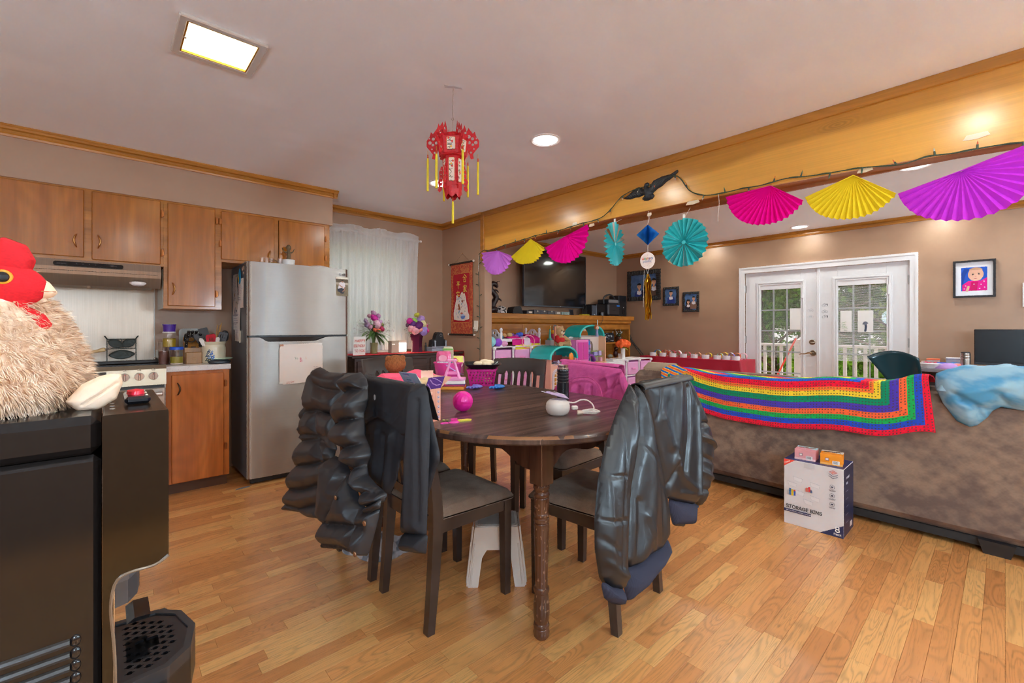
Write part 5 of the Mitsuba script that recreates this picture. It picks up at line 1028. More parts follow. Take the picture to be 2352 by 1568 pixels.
single("grey_throw", "crumpled grey and white fleece lying on the floor under the left chairs", "blanket", tr(pillow(disc(0, 0, 0.13, 0.14).union(disc(0.12, -0.07, 0.09, 0.06)).union(disc(-0.09, 0.1, 0.08)), 0.009, lambda x, y, d: 0.085 * (1 - np.exp(-d / 0.05)) * (0.55 + 0.9 * meshkit.fbm(np.c_[x * 11, y * 11, 0 * x], 3, 3)) + folds(x, y, 40, 16, 0.02, 5), lambda x, y, d: 0 * x, rim=0.001), (1.12, 2.30, 0.001)),
 M("fleece_grey", proc(lambda p, n, uv: mix(C3("c4c6cc"), C3("6f747c"), smoothstep(0.48, 0.58, fbm(p.x * 16, p.y * 16, p.z * 16, 3)))), 0.95), True)
# things on the dining table
TZ = TABLE_Z
a, b = np.meshgrid(np.linspace(0, np.pi, 40), np.linspace(0, 2 * np.pi, 72, endpoint=False), indexing="ij")
rr = 0.049 * (1 - 0.03 * np.exp(-((a - np.pi / 2) / 0.05) ** 2) - 0.025 * np.abs(np.sin(b * 9)) ** 6 * np.sin(a) ** 0.5)
bl = grid(np.stack([rr * np.sin(a) * np.cos(b), rr * np.sin(a) * np.sin(b), -rr * np.cos(a)], -1), wrap=True)
single("toy_ball", "hot pink ribbed plastic ball on the dining table", "ball", tr(bl, (1.285, 1.77, TZ + 0.0488), rx=12, ry=8), M("hot_pink", "e51f9a", 0.3), True)
br = thing("doll_brush", "small hot pink doll's hairbrush lying near the table edge", "brush")
bd = np.array([0.07, -0.022, 0]); bd /= np.linalg.norm(bd)
part(br, "back", frame(pillow(disc(0.03, 0, 0.024, 0.014).union(sg.LineString([(0, 0), (-0.025, 0)]).buffer(0.006)), 0.003, lambda x, y, d: 0.008 * (1 - np.exp(-d / 0.005)), lambda x, y, d: 0 * x, rim=0.001), (1.075, 1.592, TZ + 0.001), bd, np.cross([0, 0, 1], bd)), M("brush_pink", "df3fa0", 0.3))
part(br, "bristles", cat([tr(cyl(0.0012, 0, 0.012, 5), (1.075 + bd[0] * (0.018 + 0.006 * i) - bd[1] * j * 0.006, 1.592 + bd[1] * (0.018 + 0.006 * i) + bd[0] * j * 0.006, TZ + 0.007)) for i in range(5) for j in (-1, 0, 1)]), "mat_brush_pink", False, kind="stuff")
single("doll_comb", "flat yellow toy comb lying beside the pink brush", "comb", tr(prism([(0, 0), (0.055, 0), (0.062, 0.008), (0.05, 0.02), (0.004, 0.02), (-0.004, 0.01)], 0.006), (1.128, 1.585, TZ), rz=-18), P("d6c832", 0.35), False)
single("hair_clip", "tiny olive green clip lying behind the pink brush", "clip", cat(ball(0.005, (1.085, 1.635, TZ + 0.005), (1.6, 1, 1), 1), ball(0.004, (1.10, 1.63, TZ + 0.004), (1.4, 1, 1), 1)), P("9aa05a", 0.4))
df = thing("diffuser", "small round white ribbed diffuser on the dining table", "diffuser")
do = (1.565, 1.405)
a, z = np.meshgrid(np.linspace(0, 2 * np.pi, 180, endpoint=False), np.linspace(0, 1, 22))
pr_ = np.interp(z, [0, 0.03, 0.1, 0.3, 0.5, 0.75, 0.9, 0.97, 1.0], [0.036, 0.041, 0.047, 0.054, 0.056, 0.053, 0.046, 0.040, 0.036]) * (1 + 0.012 * np.cos(a * 60) * np.clip(np.sin(z * np.pi) * 2, 0, 1))
part(df, "body", cat(grid(np.stack([do[0] + pr_ * np.cos(a), do[1] + pr_ * np.sin(a), TZ + 0.071 * z], -1), wrap=True), cyl(0.036, 0.0705, 0.0712, 40, (*do, TZ))), P("ebe8e4", 0.45), True)
part(df, "base", cyl(0.036, 0, 0.001, 32, (*do, TZ)), P("ebe8e4", 0.45), False)
cb = [(do[0] + 0.05, do[1] - 0.02, TZ + 0.055), (do[0] + 0.085, do[1] - 0.03, TZ + 0.05), (do[0] + 0.12, do[1] - 0.035, TZ + 0.058), (do[0] + 0.16, do[1] - 0.06, TZ + 0.05), (do[0] + 0.155, do[1] - 0.09, TZ + 0.022), (do[0] + 0.11, do[1] - 0.09, TZ + 0.012), (do[0] + 0.07, do[1] - 0.07, TZ + 0.012)]
part(df, "cable", tube(spline(cb, 40), 0.0035, 8), P("eeecea", 0.4))
lp_ = [(do[0] + 0.07, do[1] - 0.07, TZ + 0.01), (do[0] + 0.10, do[1] - 0.10, TZ + 0.006), (do[0] + 0.13, do[1] - 0.125, TZ + 0.006), (do[0] + 0.125, do[1] - 0.105, TZ + 0.012), (do[0] + 0.09, do[1] - 0.085, TZ + 0.014)]
for k in range(3):
 part(df, "cable_coil", tube(spline(np.array(lp_) + [0.004 * k, -0.006 * k, 0.005 * k], 30, True), 0.0032, 8), P("eeecea", 0.4))
part(df, "plug", tr(box(-0.014, 0.014, -0.009, 0.009, -0.009, 0.009, 0.003), (do[0] + 0.068, do[1] - 0.045, TZ + 0.03), rz=-30), P("eeecea", 0.4), False)
part(df, "cable_tie", tube([(do[0] + 0.062, do[1] - 0.066, TZ + 0.010), (do[0] + 0.082, do[1] - 0.082, TZ + 0.010)], 0.0105, 10), P("dccbbb", 0.5))
sc_ = thing("sachet", "lilac plastic sachet lying on top of the white diffuser", "sachet")
sm = pillow(sg.Polygon([(-0.05, -0.028), (0.03, -0.034), (0.05, -0.02), (0.052, 0.02), (0.02, 0.034), (-0.045, 0.03)]).buffer(0.006), 0.006, lambda x, y, d: 0.012 * (1 - np.exp(-d / 0.01)) + 0.002 * np.sin(x * 90), rim=0.0008)
SO = (do[0], do[1] + 0.005, TZ + 0.088)
part(sc_, "bag", tr(sm, SO, rx=-8, ry=14, rz=-52), M("lilac_film", "b3a0c8", 0.15, spec=0.6))
part(sc_, "seal", tr(cat(box(-0.075, -0.045, -0.02, 0.02, -0.001, 0.001), box(-0.02, 0.04, -0.012, -0.009, 0.0125, 0.014)), SO, rx=-8, ry=14, rz=-52), P("e3dfea", 0.25), False)
m, c = decal([(text2("2U!", 0.014, (-0.02, -0.004), True), "f2f0f6"), (rect(-0.01, -0.012, 0.03, -0.0095), "f2f0f6")], (0, 0, 0.0), (1, 0, 0), (0, 1, 0))
part(sc_, "print", tr(m, (0, 0, 0.0135)).apply_transform(rotm("x", -8)).apply_transform(rotm("y", 14)).apply_transform(rotm("z", -52)).apply_translation(SO), VC, False, color=c)
bt = thing("vacuum_bottle", "tall black ridged vacuum bottle with a steel neck on the table", "bottle")
bo = (1.915, 1.68, TZ)
rg = [(0, 0), (0.031, 0), (0.034, 0.003), (0.034, 0.095)]
for k in range(4):
 z0 = 0.097 + k * 0.017
 rg += [(0.034, z0), (0.0315, z0 + 0.004), (0.0315, z0 + 0.008), (0.034, z0 + 0.012)]
rg += [(0.034, 0.166), (0.032, 0.170), (0.0, 0.170)]
part(bt, "body", lathe(rg, 40, bo), M("bottle_black", "15171b", 0.18, spec=0.6))
part(bt, "neck", lathe([(0.0, 0.170), (0.032, 0.170), (0.032, 0.176), (0.0295, 0.180), (0.0295, 0.186), (0.031, 0.189), (0.031, 0.193), (0.028, 0.194), (0.026, 0.188), (0, 0.187)], 40, bo), M("neck_steel", "d6d2ce", 0.15, metal=1.0))
bx = thing("gift_box", "open peach and purple beauty box with flaps up beside the black top", "box")
B0 = np.array([1.003, 1.655]); E1 = np.array([0.995, 0.1]); E2 = np.array([-0.1, 0.995]); E1 /= np.linalg.norm(E1); E2 /= np.linalg.norm(E2)
BW, BD_, BH = 0.086, 0.125, 0.142
loc = lambda m: frame(m, (*B0, TZ), (*E1, 0), (*E2, 0), (0, 0, 1))
PEACH = M("peach_card", "e2a58c", 0.5)
part(bx, "walls", loc(cat(box(0, BW, 0, 0.002, 0, BH), box(0, BW, BD_ - 0.002, BD_, 0, BH), box(0, 0.002, 0, BD_, 0, BH), box(BW - 0.002, BW, 0, BD_, 0, BH), box(0, BW, 0, BD_, 0, 0.002))), PEACH, False)
it = [(rect(0.057, 0.006, 0.0585, 0.136), "d08c78"), (text2("beauty", 0.008, (0.008, 0.108), True, 4), "b05048"), (rect(0.008, 0.123, 0.042, 0.129), "edc3ae"), (rect(0.006, 0.036, 0.034, 0.078), "97607a"), (rect(0.005, 0.005, 0.05, 0.03), "dc937c")]
for k, z in enumerate((0.125, 0.104, 0.085, 0.062, 0.04, 0.018)):
 it += [(disc(0.073, z, 0.0075), "efc5b4"), (disc(0.073, z, 0.0055), "6f6a9c"), (disc(0.074, z + 0.001, 0.003), "efd8cc")]
it += [(rect(0.008, 0.014, 0.046, 0.0155), "c98070"), (rect(0.008, 0.02, 0.044, 0.0215), "c98070"), (scribble(rng, 0.039, 0.088, 0.014, 0.005, 9, 0.0012), "d58f7c")]
m, c = decal(it, (*B0, TZ), (*E1, 0), (0, 0, 1), 0.0004)
part(bx, "front_print", m, VC, False, color=c)
it = [(rect(-BD_ + 0.004, 0.004, -0.004, BH - 0.004), "d98d78"), (rect(-0.045, 0.075, -0.006, 0.138), "8a4a52"), (disc(-0.026, 0.112, 0.014), "c98a60"), (disc(-0.026, 0.09, 0.012, 0.008), "b0803a"), (disc(-0.026, 0.035, 0.02), "b04a38"), (disc(-0.026, 0.035, 0.013), "d97a50"), (disc(-0.026, 0.035, 0.007), "b04a38"), (rect(-0.11, 0.02, -0.06, 0.13), "c87a6a"), (disc(-0.085, 0.085, 0.02), "b5604e")]
m, c = decal(it, (*B0, TZ), (*(-E2), 0), (0, 0, 1), 0.0004)
part(bx, "side_print", m, VC, False, color=c)
def flap(p0, ex, L, W, tilt_out, up, items, face_col, name):
 d = np.array(tilt_out, float) * math.cos(math.radians(up)) + np.array([0, 0, 1.0]) * math.sin(math.radians(up))
 ex = np.array(ex, float)
 f_ = part(bx, name, frame(box(0, W, 0, L, -0.0008, 0.0008), p0, ex, d), P(face_col, 0.45), False)
 if items:
  n = np.cross(ex, d)
  m, c = decal(items, np.array(p0) + n * 0.0009, ex, d, 0.0004)
  part(f_, "print", m, VC, False, color=c)
swirl = [(stroke([(0.01, 0.05), (0.03, 0.03), (0.055, 0.018), (0.075, 0.02)], 0.005), "b48ac4"), (stroke([(0.005, 0.03), (0.02, 0.012), (0.03, 0.002)], 0.004), "b48ac4"), (stroke([(0.02, 0.058), (0.045, 0.05), (0.08, 0.03)], 0.003), "c9a4d4")]
o3 = lambda q: (B0[0] + E1[0] * q[0] + E2[0] * q[1], B0[1] + E1[1] * q[0] + E2[1] * q[1], TZ + BH)
flap(o3((0, 0)), (*E1, 0), 0.06, BW, (*(-E2), 0), 62, [(rect(0.002, 0.002, BW - 0.002, 0.058), "55307c")] + swirl, "55307c", "flap")
flap(o3((0, 0.125)), (*(-E2), 0), 0.085, BD_, (*(-E1), 0), 58, [(disc(0.05, 0.04, 0.03), "d9b4d4"), (disc(0.05, 0.04, 0.026), "bccbe2"), (rect(0.03, 0.03, 0.07, 0.036), "6a7ba0"), (rect(0.033, 0.044, 0.067, 0.05), "6a7ba0"), (rect(0.025, 0.074, 0.07, 0.079), "8a6aa8")], "b4c3dc", "side_flap")
flap(o3((BW, 0)), (*E2, 0), 0.075, BD_, (*E1, 0), 35, None, "e6b49c", "right_flap")
tm_ = [tr(ball(0.03, s=(1, 0.9, 0.8)), (*(np.array(o3(q))[:2]), TZ + BH + 0.012 + h)) for q, h in (((0.03, 0.05), 0.0), ((0.055, 0.07), 0.008), ((0.02, 0.095), 0.012))]
tm_ = cat(tm_); tm_.vertices = tm_.vertices + 0.012 * (np.stack([meshkit.fbm(np.array(tm_.vertices) * 60, 3, k) for k in (1, 2, 3)], -1) - 0.5)
part(bx, "tissue", tm_, M("tissue_cream", "e8cfa2", 0.8), label="crumpled cream tissue")
part(bx, "paper_tongue", tr(solid_sheet([[(0.055 * s, 0.02 * math.sin(t * 2.2), 0.075 * t) for s in np.linspace(-0.5, 0.5, 6)] for t in np.linspace(0, 1, 8)], 0.001), (*np.array(o3((0.078, 0.085)))[:2], TZ + BH - 0.005), rz=-30), P("f0c3b0", 0.5), True)
wb = thing("woven_box", "dark brown woven box under the pink fleece on the table", "box")
part(wb, "body", tr(cat(box(-0.15, 0.15, -0.1, -0.094, 0, 0.1), box(-0.15, 0.15, 0.094, 0.1, 0, 0.1), box(-0.15, -0.144, -0.1, 0.1, 0, 0.1), box(0.144, 0.15, -0.1, 0.1, 0, 0.1), box(-0.15, 0.15, -0.1, 0.1, 0, 0.006)), (1.40, 2.50, TZ), rz=-20),
 M("woven_brown", proc(lambda p, n, uv: mix(C3("3d2a24"), C3("7a6256"), noise(p.x * 130 + p.y * 130, p.z * 50, 3))), 0.6), False)
gx, gy = np.meshgrid(np.linspace(-0.2, 0.2, 44), np.linspace(-0.15, 0.15, 34))
ov = np.maximum(np.maximum(np.abs(gx) - 0.155, 0), np.maximum(np.abs(gy) - 0.105, 0) * 1.0)
gz = 0.108 + 0.03 * np.exp(-((gx - 0.05) / 0.06) ** 2 - ((gy) / 0.08) ** 2) - 0.9 * ov + 0.012 * np.sin(gx * 55) * np.clip(ov * 30, 0, 1) + 0.006 * meshkit.fbm(np.stack([gx * 22, gy * 22, 0 * gx], -1), 3, 3)
single("fleece_cloth", "bright pink fleece cloth draped over the woven box", "cloth", tr(solid_sheet(np.stack([gx, gy, gz], -1), 0.004), (1.40, 2.50, TZ), rz=-20), M("pink_fleece", proc(lambda p, n, uv: C3("ee5678") * (0.88 + 0.24 * noise(p.x * 320, p.y * 320, p.z * 320))), 0.95, sheen=0.5), True)
pb = tr(ball(0.062, s=(1.15, 0.9, 0.95)), (1.415, 2.70, TZ + 0.165)); pb.vertices = pb.vertices + 0.006 * (np.stack([meshkit.fbm(np.array(pb.vertices) * 110, 3, k) for k in (1, 2, 3)], -1) - 0.5)
pl_ = thing("brown_plush", "rust brown shaggy plush toy behind the pink fleece", "plush toy")
FURB = M("fur_rust", proc(lambda p, n, uv: mix(C3("6e3c1c"), C3("9a5c2e"), noise(p.x * 240, p.y * 240, p.z * 80))), 0.9, bump=lambda p, n, uv: 0.003 * noise(p.x * 260, p.y * 260, p.z * 90), eps=1.5e-3)
part(pl_, "head", pb, FURB)
part(pl_, "body", tr(ball(0.06, s=(1.0, 0.9, 1.0)), (1.415, 2.70, TZ + 0.06)), FURB)
for s in (-1, 1):
 part(pl_, "ear", tr(ball(0.022, s=(1, 0.6, 1)), (1.415 + s * 0.05, 2.70, TZ + 0.2)), FURB)
for i, (x, y, lab) in enumerate(((1.16, 2.40, "white printed bag with a blue edge at the far left of the table"), (1.13, 2.24, "cream papers spread at the left side of the table"))):
 t = thing("paper_bag", lab, "paper")
 part(t, "sheet", tr(pillow(rect(-0.11, -0.075, 0.11, 0.075), 0.018, lambda x, y, d: (0.05 if i == 0 else 0.012) * (1 - np.exp(-d / 0.03)) + 0.006 * np.sin(x * 50 + y * 23), lambda x, y, d: 0 * x, rim=0.0006), (x, y, TZ + 0.0005), rz=-18), P("e4dfd6", 0.6))
 if i == 0:
  part(t, "blue_edge", tr(box(-0.10, 0.1, 0.05, 0.066, 0.038, 0.041), (x, y, TZ), rz=-18), P("3a62b4", 0.5), False)
for k, (h0, h1, col, lab) in enumerate(((0, 0.022, "c8622e", "orange paperback at the bottom of the small stack"), (0.0225, 0.036, "4a2a66", "purple striped book in the middle of the small stack"), (0.0365, 0.058, "e2dfe4", "white book on top of the small stack"))):
 t = thing("book", lab, "book", "stack of books on the table")
 part(t, "cover", tr(box(-0.085, 0.085, -0.06, 0.06, TZ + h0, TZ + h1, 0.002), (1.70, 2.46, 0), rz=-44 + 4 * k), P(col, 0.4), False)
 part(t, "pages", tr(box(-0.0855, 0.083, -0.0605, 0.058, TZ + h0 + 0.003, TZ + h1 - 0.003), (1.70, 2.46, 0), rz=-44 + 4 * k), P("e9a23c" if k == 0 else ("b0305a" if k == 1 else "f0eeea"), 0.7), False)
es = thing("toy_easel", "pale pink plastic toy stand with an A shaped leg on the books", "toy")
EP = P("eda3cf", 0.3)
eo = (1.70, 2.46, TZ + 0.0585)
ez_ = -44
part(es, "base", tr(prism(rrect(-0.085, 0.085, -0.055, 0.055, 0.02), 0.014), eo, rz=ez_), EP)
for s in (-1, 1):
 part(es, "leg", tr(tube([(s * 0.048, 0, 0.012), (s * 0.03, 0, 0.07), (s * 0.012, 0, 0.128)], [0.011, 0.009, 0.009], 10), eo, rz=ez_), EP)
part(es, "crossbar", tr(tube([(-0.03, 0, 0.128), (0.03, 0, 0.128)], 0.009, 10), eo, rz=ez_), EP)
part(es, "tray", tr(box(-0.035, 0.035, -0.006, 0.006, 0.035, 0.055, 0.003), eo, rz=ez_), P("e58cc0", 0.3), False)
bk = thing("pink_bucket", "pink plastic bucket full of sweet bags on the table", "bucket")
bko = (1.80, 2.655, TZ)
part(bk, "pail", lathe([(0, 0), (0.075, 0), (0.078, 0.004), (0.098, 0.15), (0.103, 0.152), (0.103, 0.16), (0.097, 0.16), (0.073, 0.008), (0, 0.006)], 40, bko), M("bucket_pink", "ea4fa6", 0.3))
part(bk, "handle", tube(spline([(bko[0] - 0.07, bko[1] - 0.078, TZ + 0.145), (bko[0] - 0.01, bko[1] - 0.115, TZ + 0.10), (bko[0] + 0.075, bko[1] - 0.075, TZ + 0.07)], 20), 0.005, 8), P("c79ad6", 0.3), label="lilac handle")
def bag(lab, at, w, h, rz, tilt, col, items, top=None):
 t = thing("sweet_bag", lab, "bag", "bags of sweets in the pink bucket")
 g = pillow(sg.Polygon([(-w / 2, 0), (w / 2, 0), (w / 2, h * 0.9), (w * 0.42, h), (-w * 0.42, h), (-w / 2, h * 0.9)]), 0.01, lambda x, y, d: 0.016 * (1 - np.exp(-d / 0.02)) + 0.002 * np.sin(x * 120 + y * 70), rim=0.0006)
 F = lambda m: tr(m, at, rx=90 - tilt, rz=rz)
 part(t, "film", F(g), P(col, 0.2))
 if items:
  m, c = decal(items, (0, 0, 0.0165), (1, 0, 0), (0, 1, 0))
  part(t, "print", F(m), VCG, False, color=c)
bag("pink sweet bag with a purple band and white lettering, leftmost in the bucket", (1.735, 2.625, TZ + 0.075), 0.105, 0.165, -52, 8, "e56a98", [(disc(0.0, 0.115, 0.03, 0.022), "f0a0b8"), (rect(-0.04, 0.058, 0.045, 0.092), "6a2a70"), (rect(-0.038, 0.06, 0.043, 0.09), "f4e8f0"), (text2("SMILE", 0.02, (-0.034, 0.065), True), "6a2a70")])
bag("clear zip bag of sweets with a green seal, middle of the bucket", (1.80, 2.65, TZ + 0.08), 0.075, 0.19, -45, -4, "c9c2a4", [(rect(-0.037, 0.168, 0.037, 0.178), "7cbf62"), (disc(0.0, 0.07, 0.022), "d9853a"), (disc(-0.012, 0.11, 0.016), "e3c34a"), (rect(-0.03, 0.075, 0.03, 0.10), "5a9ac8")])
bag("yellow and pink bag with red lettering, rightmost in the bucket", (1.845, 2.61, TZ + 0.08), 0.10, 0.125, -38, 6, "e08aa6", [(sg.Polygon([(-0.048, 0.085), (0.045, 0.075), (0.042, 0.122), (-0.042, 0.122)]), "dfe03e"), (disc(-0.016, 0.075, 0.028, 0.034), "c8323c"), (text2("JUKE", 0.02, (-0.04, 0.07), True, 12), "f4d860"), (disc(0.03, 0.06, 0.012), "f0b8c4")])
bs_ = thing("pierced_basket", "magenta basket pierced with round holes at the far edge of the table", "basket")
o_ = (1.965, 2.475, TZ); rz_ = -42
MG = M("basket_magenta", "c4137c", 0.3)
w0, w1, d0, d1, hh = 0.082, 0.10, 0.062, 0.078, 0.112
def basket_side(w, lean, off):
 g = sg.Polygon([(-w[0], 0), (w[0], 0), (w[1], hh), (-w[1], hh)])
 holes = [disc((i - (n - 1) / 2) * 0.0225 + (0.0 if j % 2 else 0.006), 0.02 + j * 0.0185, 0.0062, n=4) for j in range(5) for n in (int((w[0] + (w[1] - w[0]) * j / 5) * 2 / 0.0225),) for i in range(n)]
 g = g.difference(shapely.union_all(holes))
 m = prism(g, 0.0025)
 v = np.array(m.vertices)
 return TM(np.c_[v[:, 0], -off - lean * v[:, 1] / hh + v[:, 2], v[:, 1]], np.asarray(m.faces)[:, ::-1])
for k in range(4):
 ww, off, ln = ((w0, w1), d0, d1 - d0) if k % 2 == 0 else ((d0, d1), w0, w1 - w0)
 part(bs_, "side", tr(basket_side(ww, ln, off), o_, rz=rz_ + 90 * k), MG, False)
part(bs_, "bottom", tr(box(-w0, w0, -d0, d0, 0, 0.003), o_, rz=rz_), MG, False)
part(bs_, "rim", tr(prism(rrect(-w1 - 0.006, w1 + 0.006, -d1 - 0.006, d1 + 0.006, 0.012).difference(rrect(-w1, w1, -d1, d1, 0.01)), 0.006, hh - 0.002), o_, rz=rz_), MG, False)
ft_ = thing("food_tray", "black plastic food tray lying on the magenta basket", "tray")
bt0 = lambda m: tr(m, (1.97, 2.48, TZ + hh + 0.006), rx=3, rz=rz_ + 6)
q0, q1 = rrect(-0.085, 0.085, -0.06, 0.06, 0.02), rrect(-0.125, 0.125, -0.09, 0.09, 0.02)
ra, rb = np.array(q0.exterior.coords)[:-1], np.array(q1.exterior.coords)[:-1]
part(ft_, "shell", bt0(cat(grid(np.stack([np.c_[ra, 0 * ra[:, 0]], np.c_[rb, 0 * rb[:, 0] + 0.035], np.c_[rb * 1.04, 0 * rb[:, 0] + 0.036]]), wrap=True), prism(q0, 0.002))), M("tray_black", "131315", 0.2), 30)
part(ft_, "scraps", bt0(cat([tr(ball(0.028, s=(1.2, 0.9, 0.6), sub=2), (x, y, 0.035 + z)) for x, y, z in ((-0.03, -0.02, 0), (0.015, 0.0, 0.012), (0.05, 0.015, 0.004), (0.03, -0.03, -0.004))])), P("e3d3b2", 0.8), label="pale food scraps")
gm = [tr(ball(0.012, s=(2.4, 0.8, 0.8), sub=1), (1.80 + 0.05 * math.cos(t) + 0.11 * u, 2.385 + 0.045 * math.sin(t) - 0.1 * u, TZ + 0.013), rz=math.degrees(t)) for u in (0, 1) for t in np.linspace(-2.6, 0.6, 11)]
for u in (0, 1):
 single("beaded_clip", ["violet blue fringed hair clip on the table, left of two", "bright blue fringed hair clip on the table, right of two"][u], "hair clip", cat(gm[u * 11:(u + 1) * 11]), P("6a6ab8" if u == 0 else "2f78c4", 0.3))
# sideboard by the window
SB = 0.945
M_SBW = M("sideboard_dark", proc(lambda p, n, uv: wood_rgb(p.x, p.z * 2, p.y * 2, "3a241b", "281610", "4c3024", 8.0)), 0.3)
sb = thing("sideboard", "dark wooden sideboard under the window behind the table", "sideboard")
part(sb, "top", box(1.70, 2.985, 4.09, 4.50, SB - 0.026, SB - 0.001, 0.005), M_SBW, False)
part(sb, "body", box(1.74, 2.94, 4.12, 4.49, 0.30, SB - 0.026), M_SBW, False)
for x in (1.76, 2.16, 2.56):
 d_ = part(sb, "drawer", box(x, x + 0.36, 4.108, 4.12, 0.72, 0.89, 0.004), M_SBW, False)
 part(d_, "knob", ball(0.012, (x + 0.18, 4.098, 0.805), sub=2), M_BRASS)
for x in (1.77, 2.91):
 for y in (4.15, 4.46):
  part(sb, "leg", loft([(x, y, 0), (x, y, 0.30)], [0.016, 0.024], [0.016, 0.024]), M_SBW, False)
rn = [[(x, y, SB + 0.0015) for y in np.linspace(4.10, 4.46, 8)] for x in np.linspace(1.72, 2.985, 20)] + [[(2.992 + 0.004 * (k > 0), y, SB + 0.0015 - 0.03 * k - 0.02 * k * (y - 4.1)) for y in np.linspace(4.10, 4.46, 8)] for k in range(0, 8)]
single("table_runner", "red cloth runner lying along the dark sideboard", "runner", solid_sheet(rn, 0.002), M("runner_red", "b3202c", 0.8, sheen=0.3), True)
ST = SB + 0.003
cd = thing("greeting_card", "white card lettered HAPPY BIRTHDAY TO YOU standing on the sideboard", "card")
part(cd, "card", tr(box(-0.062, 0.062, -0.001, 0.001, 0, 0.178), (1.80, 4.16, ST), rx=4, rz=3), PAPER, False)
m, c = decal([(text2("HAPPY", 0.026, (-0.05, 0.124), True, sx=0.9), "b8483c"), (text2("BIRTHDAY", 0.026, (-0.058, 0.076), True, sx=0.62), "b8483c"), (text2("TO YOU", 0.026, (-0.05, 0.028), True, sx=0.78), "b8483c")], (0, -0.0012, 0), (1, 0, 0), (0, 0, 1))
part(cd, "lettering", tr(m, (1.80, 4.16, ST), rx=4, rz=3), VC, False, color=c)
tv1 = thing("glass_vase", "ribbed clear glass vase of stems on the sideboard", "vase")
part(tv1, "glass", lathe([(0, 0.003), (0.036, 0.003), (0.04, 0.012), (0.038, 0.06), (0.042, 0.13), (0.05, 0.185)], 24, (2.005, 4.28, ST)), GL)
part(tv1, "water", lathe([(0, 0.004), (0.034, 0.004), (0.036, 0.06), (0.039, 0.11), (0, 0.11)], 20, (2.005, 4.28, ST)), M("vase_water", "8a8458", 0.2, spec_trans=0.0))
tv2 = thing("purple_vase", "flared dark purple square vase on the sideboard", "vase")
pv = [np.array([(s * w, t * w) for s, t in ((-1, -1), (1, -1), (1, 1), (-1, 1))]) for w in (0.046, 0.038, 0.036, 0.042, 0.053)]
part(tv2, "body", tr(loft([(0, 0, z) for z in (0, 0.03, 0.08, 0.13, 0.195)], [0.047, 0.043, 0.041, 0.045, 0.054], [0.047, 0.043, 0.041, 0.045, 0.054]), (2.49, 4.27, ST), rz=38), M("purple_glass", "4a1830", 0.12, spec=0.6), 20)
STEM = P("4f6b34", 0.6)
def petals(col):
 g = ball(1, sub=2)
 v = np.array(g.vertices)
 g.vertices = v * (0.8 + 0.55 * meshkit.noise(v * 4.2, 9))[:, None] * [1, 1, 0.75]
 return g
def blade(L, w, droop):
 t = np.linspace(0, 1, 8)
 ww = w * np.sin(np.pi * np.clip(t * 0.95 + 0.03, 0, 1)) ** 0.8
 return np.stack([np.stack([s * ww, L * t, -droop * L * t ** 2 + 0.12 * ww * (s != 0)], -1) for s in (-1, 0, 1)], 1)
_HEAD = petals(0)
def bouquet(lab, at, heads, leaves, sprigs, seed):
 r_ = random.Random(seed)
 t = thing("bouquet", lab, "flowers")
 for (x, z, y, r, col) in heads:
  p = (at[0] + x, at[1] + y, at[2] + z)
  fl = part(t, "flower", tr(_HEAD, p, rx=r_.uniform(20, 80), rz=r_.uniform(0, 360), s=(r, r, r)), P(col, 0.75), True)
  part(fl, "stem", tube(spline([(at[0] + x * 0.12, at[1] + y * 0.12, at[2] - 0.13), (at[0] + x * 0.3, at[1] + y * 0.3, at[2]), p], 8), 0.0022, 5), STEM)
 for (az, el, L, w, dr_) in leaves:
  lf = tr(grid(blade(L, w, dr_)), (at[0], at[1], at[2] + r_.uniform(0, 0.05)), rx=el, rz=az)
  part(t, "leaf", lf, P(r_.choice(["4c6e30", "3d5a28", "5f7f3c", "6c8a4a"]), 0.5), True)
 sp_ = []
 for _ in range(sprigs):
  d = np.array([r_.uniform(-1, 1), r_.uniform(-0.7, 0.7), r_.uniform(0.1, 1.2)]); d /= np.linalg.norm(d)
  e = np.array(at) + d * r_.uniform(0.13, 0.2)
  sp_.append(tube([np.array(at) + d * 0.05, e], 0.0008, 4))
  sp_ += [ball(0.004, e + [r_.uniform(-0.02, 0.02), 0, r_.uniform(-0.02, 0.02)], sub=0) for _ in range(4)]
 if sp_:
  part(t, "sprigs", cat(sp_), P("b9a0a8", 0.8), False, kind="stuff")
rr_ = random.Random(3)
hd1 = [(-0.01, 0.17, -0.03, 0.035, "c9309a"), (0.0, 0.215, 0, 0.03, "b58aa8"), (-0.045, 0.19, 0.0, 0.022, "c08a98"), (0.045, 0.185, 0, 0.026, "a872a0"), (0.01, 0.105, -0.05, 0.042, "e3b4c4"), (0.06, 0.06, -0.05, 0.028, "a82a50"), (-0.01, 0.05, -0.05, 0.022, "e06a4a"), (0.025, 0.045, -0.055, 0.02, "e8785a"), (-0.08, 0.10, -0.02, 0.026, "9a7a9a"), (-0.085, 0.14, 0, 0.022, "a08aa8"), (0.06, 0.12, 0, 0.03, "c49ac0"), (-0.05, 0.08, -0.03, 0.022, "c48aa0"), (0.085, 0.10, 0, 0.022, "9aa050"), (0.03, 0.15, -0.02, 0.022, "c88ab4")]
bouquet("mixed bouquet with a hot pink bloom and drooping leaves in the glass vase", (2.005, 4.28, ST + 0.19), hd1, [(rr_.uniform(0, 360), rr_.uniform(-25, 65), rr_.uniform(0.1, 0.2), rr_.uniform(0.01, 0.022), rr_.uniform(0.2, 0.7)) for _ in range(44)] + [(-85, 10, 0.2, 0.024, 0.1), (-60, -25, 0.16, 0.02, 0.5), (95, -5, 0.17, 0.02, 0.3)], 30, 4)
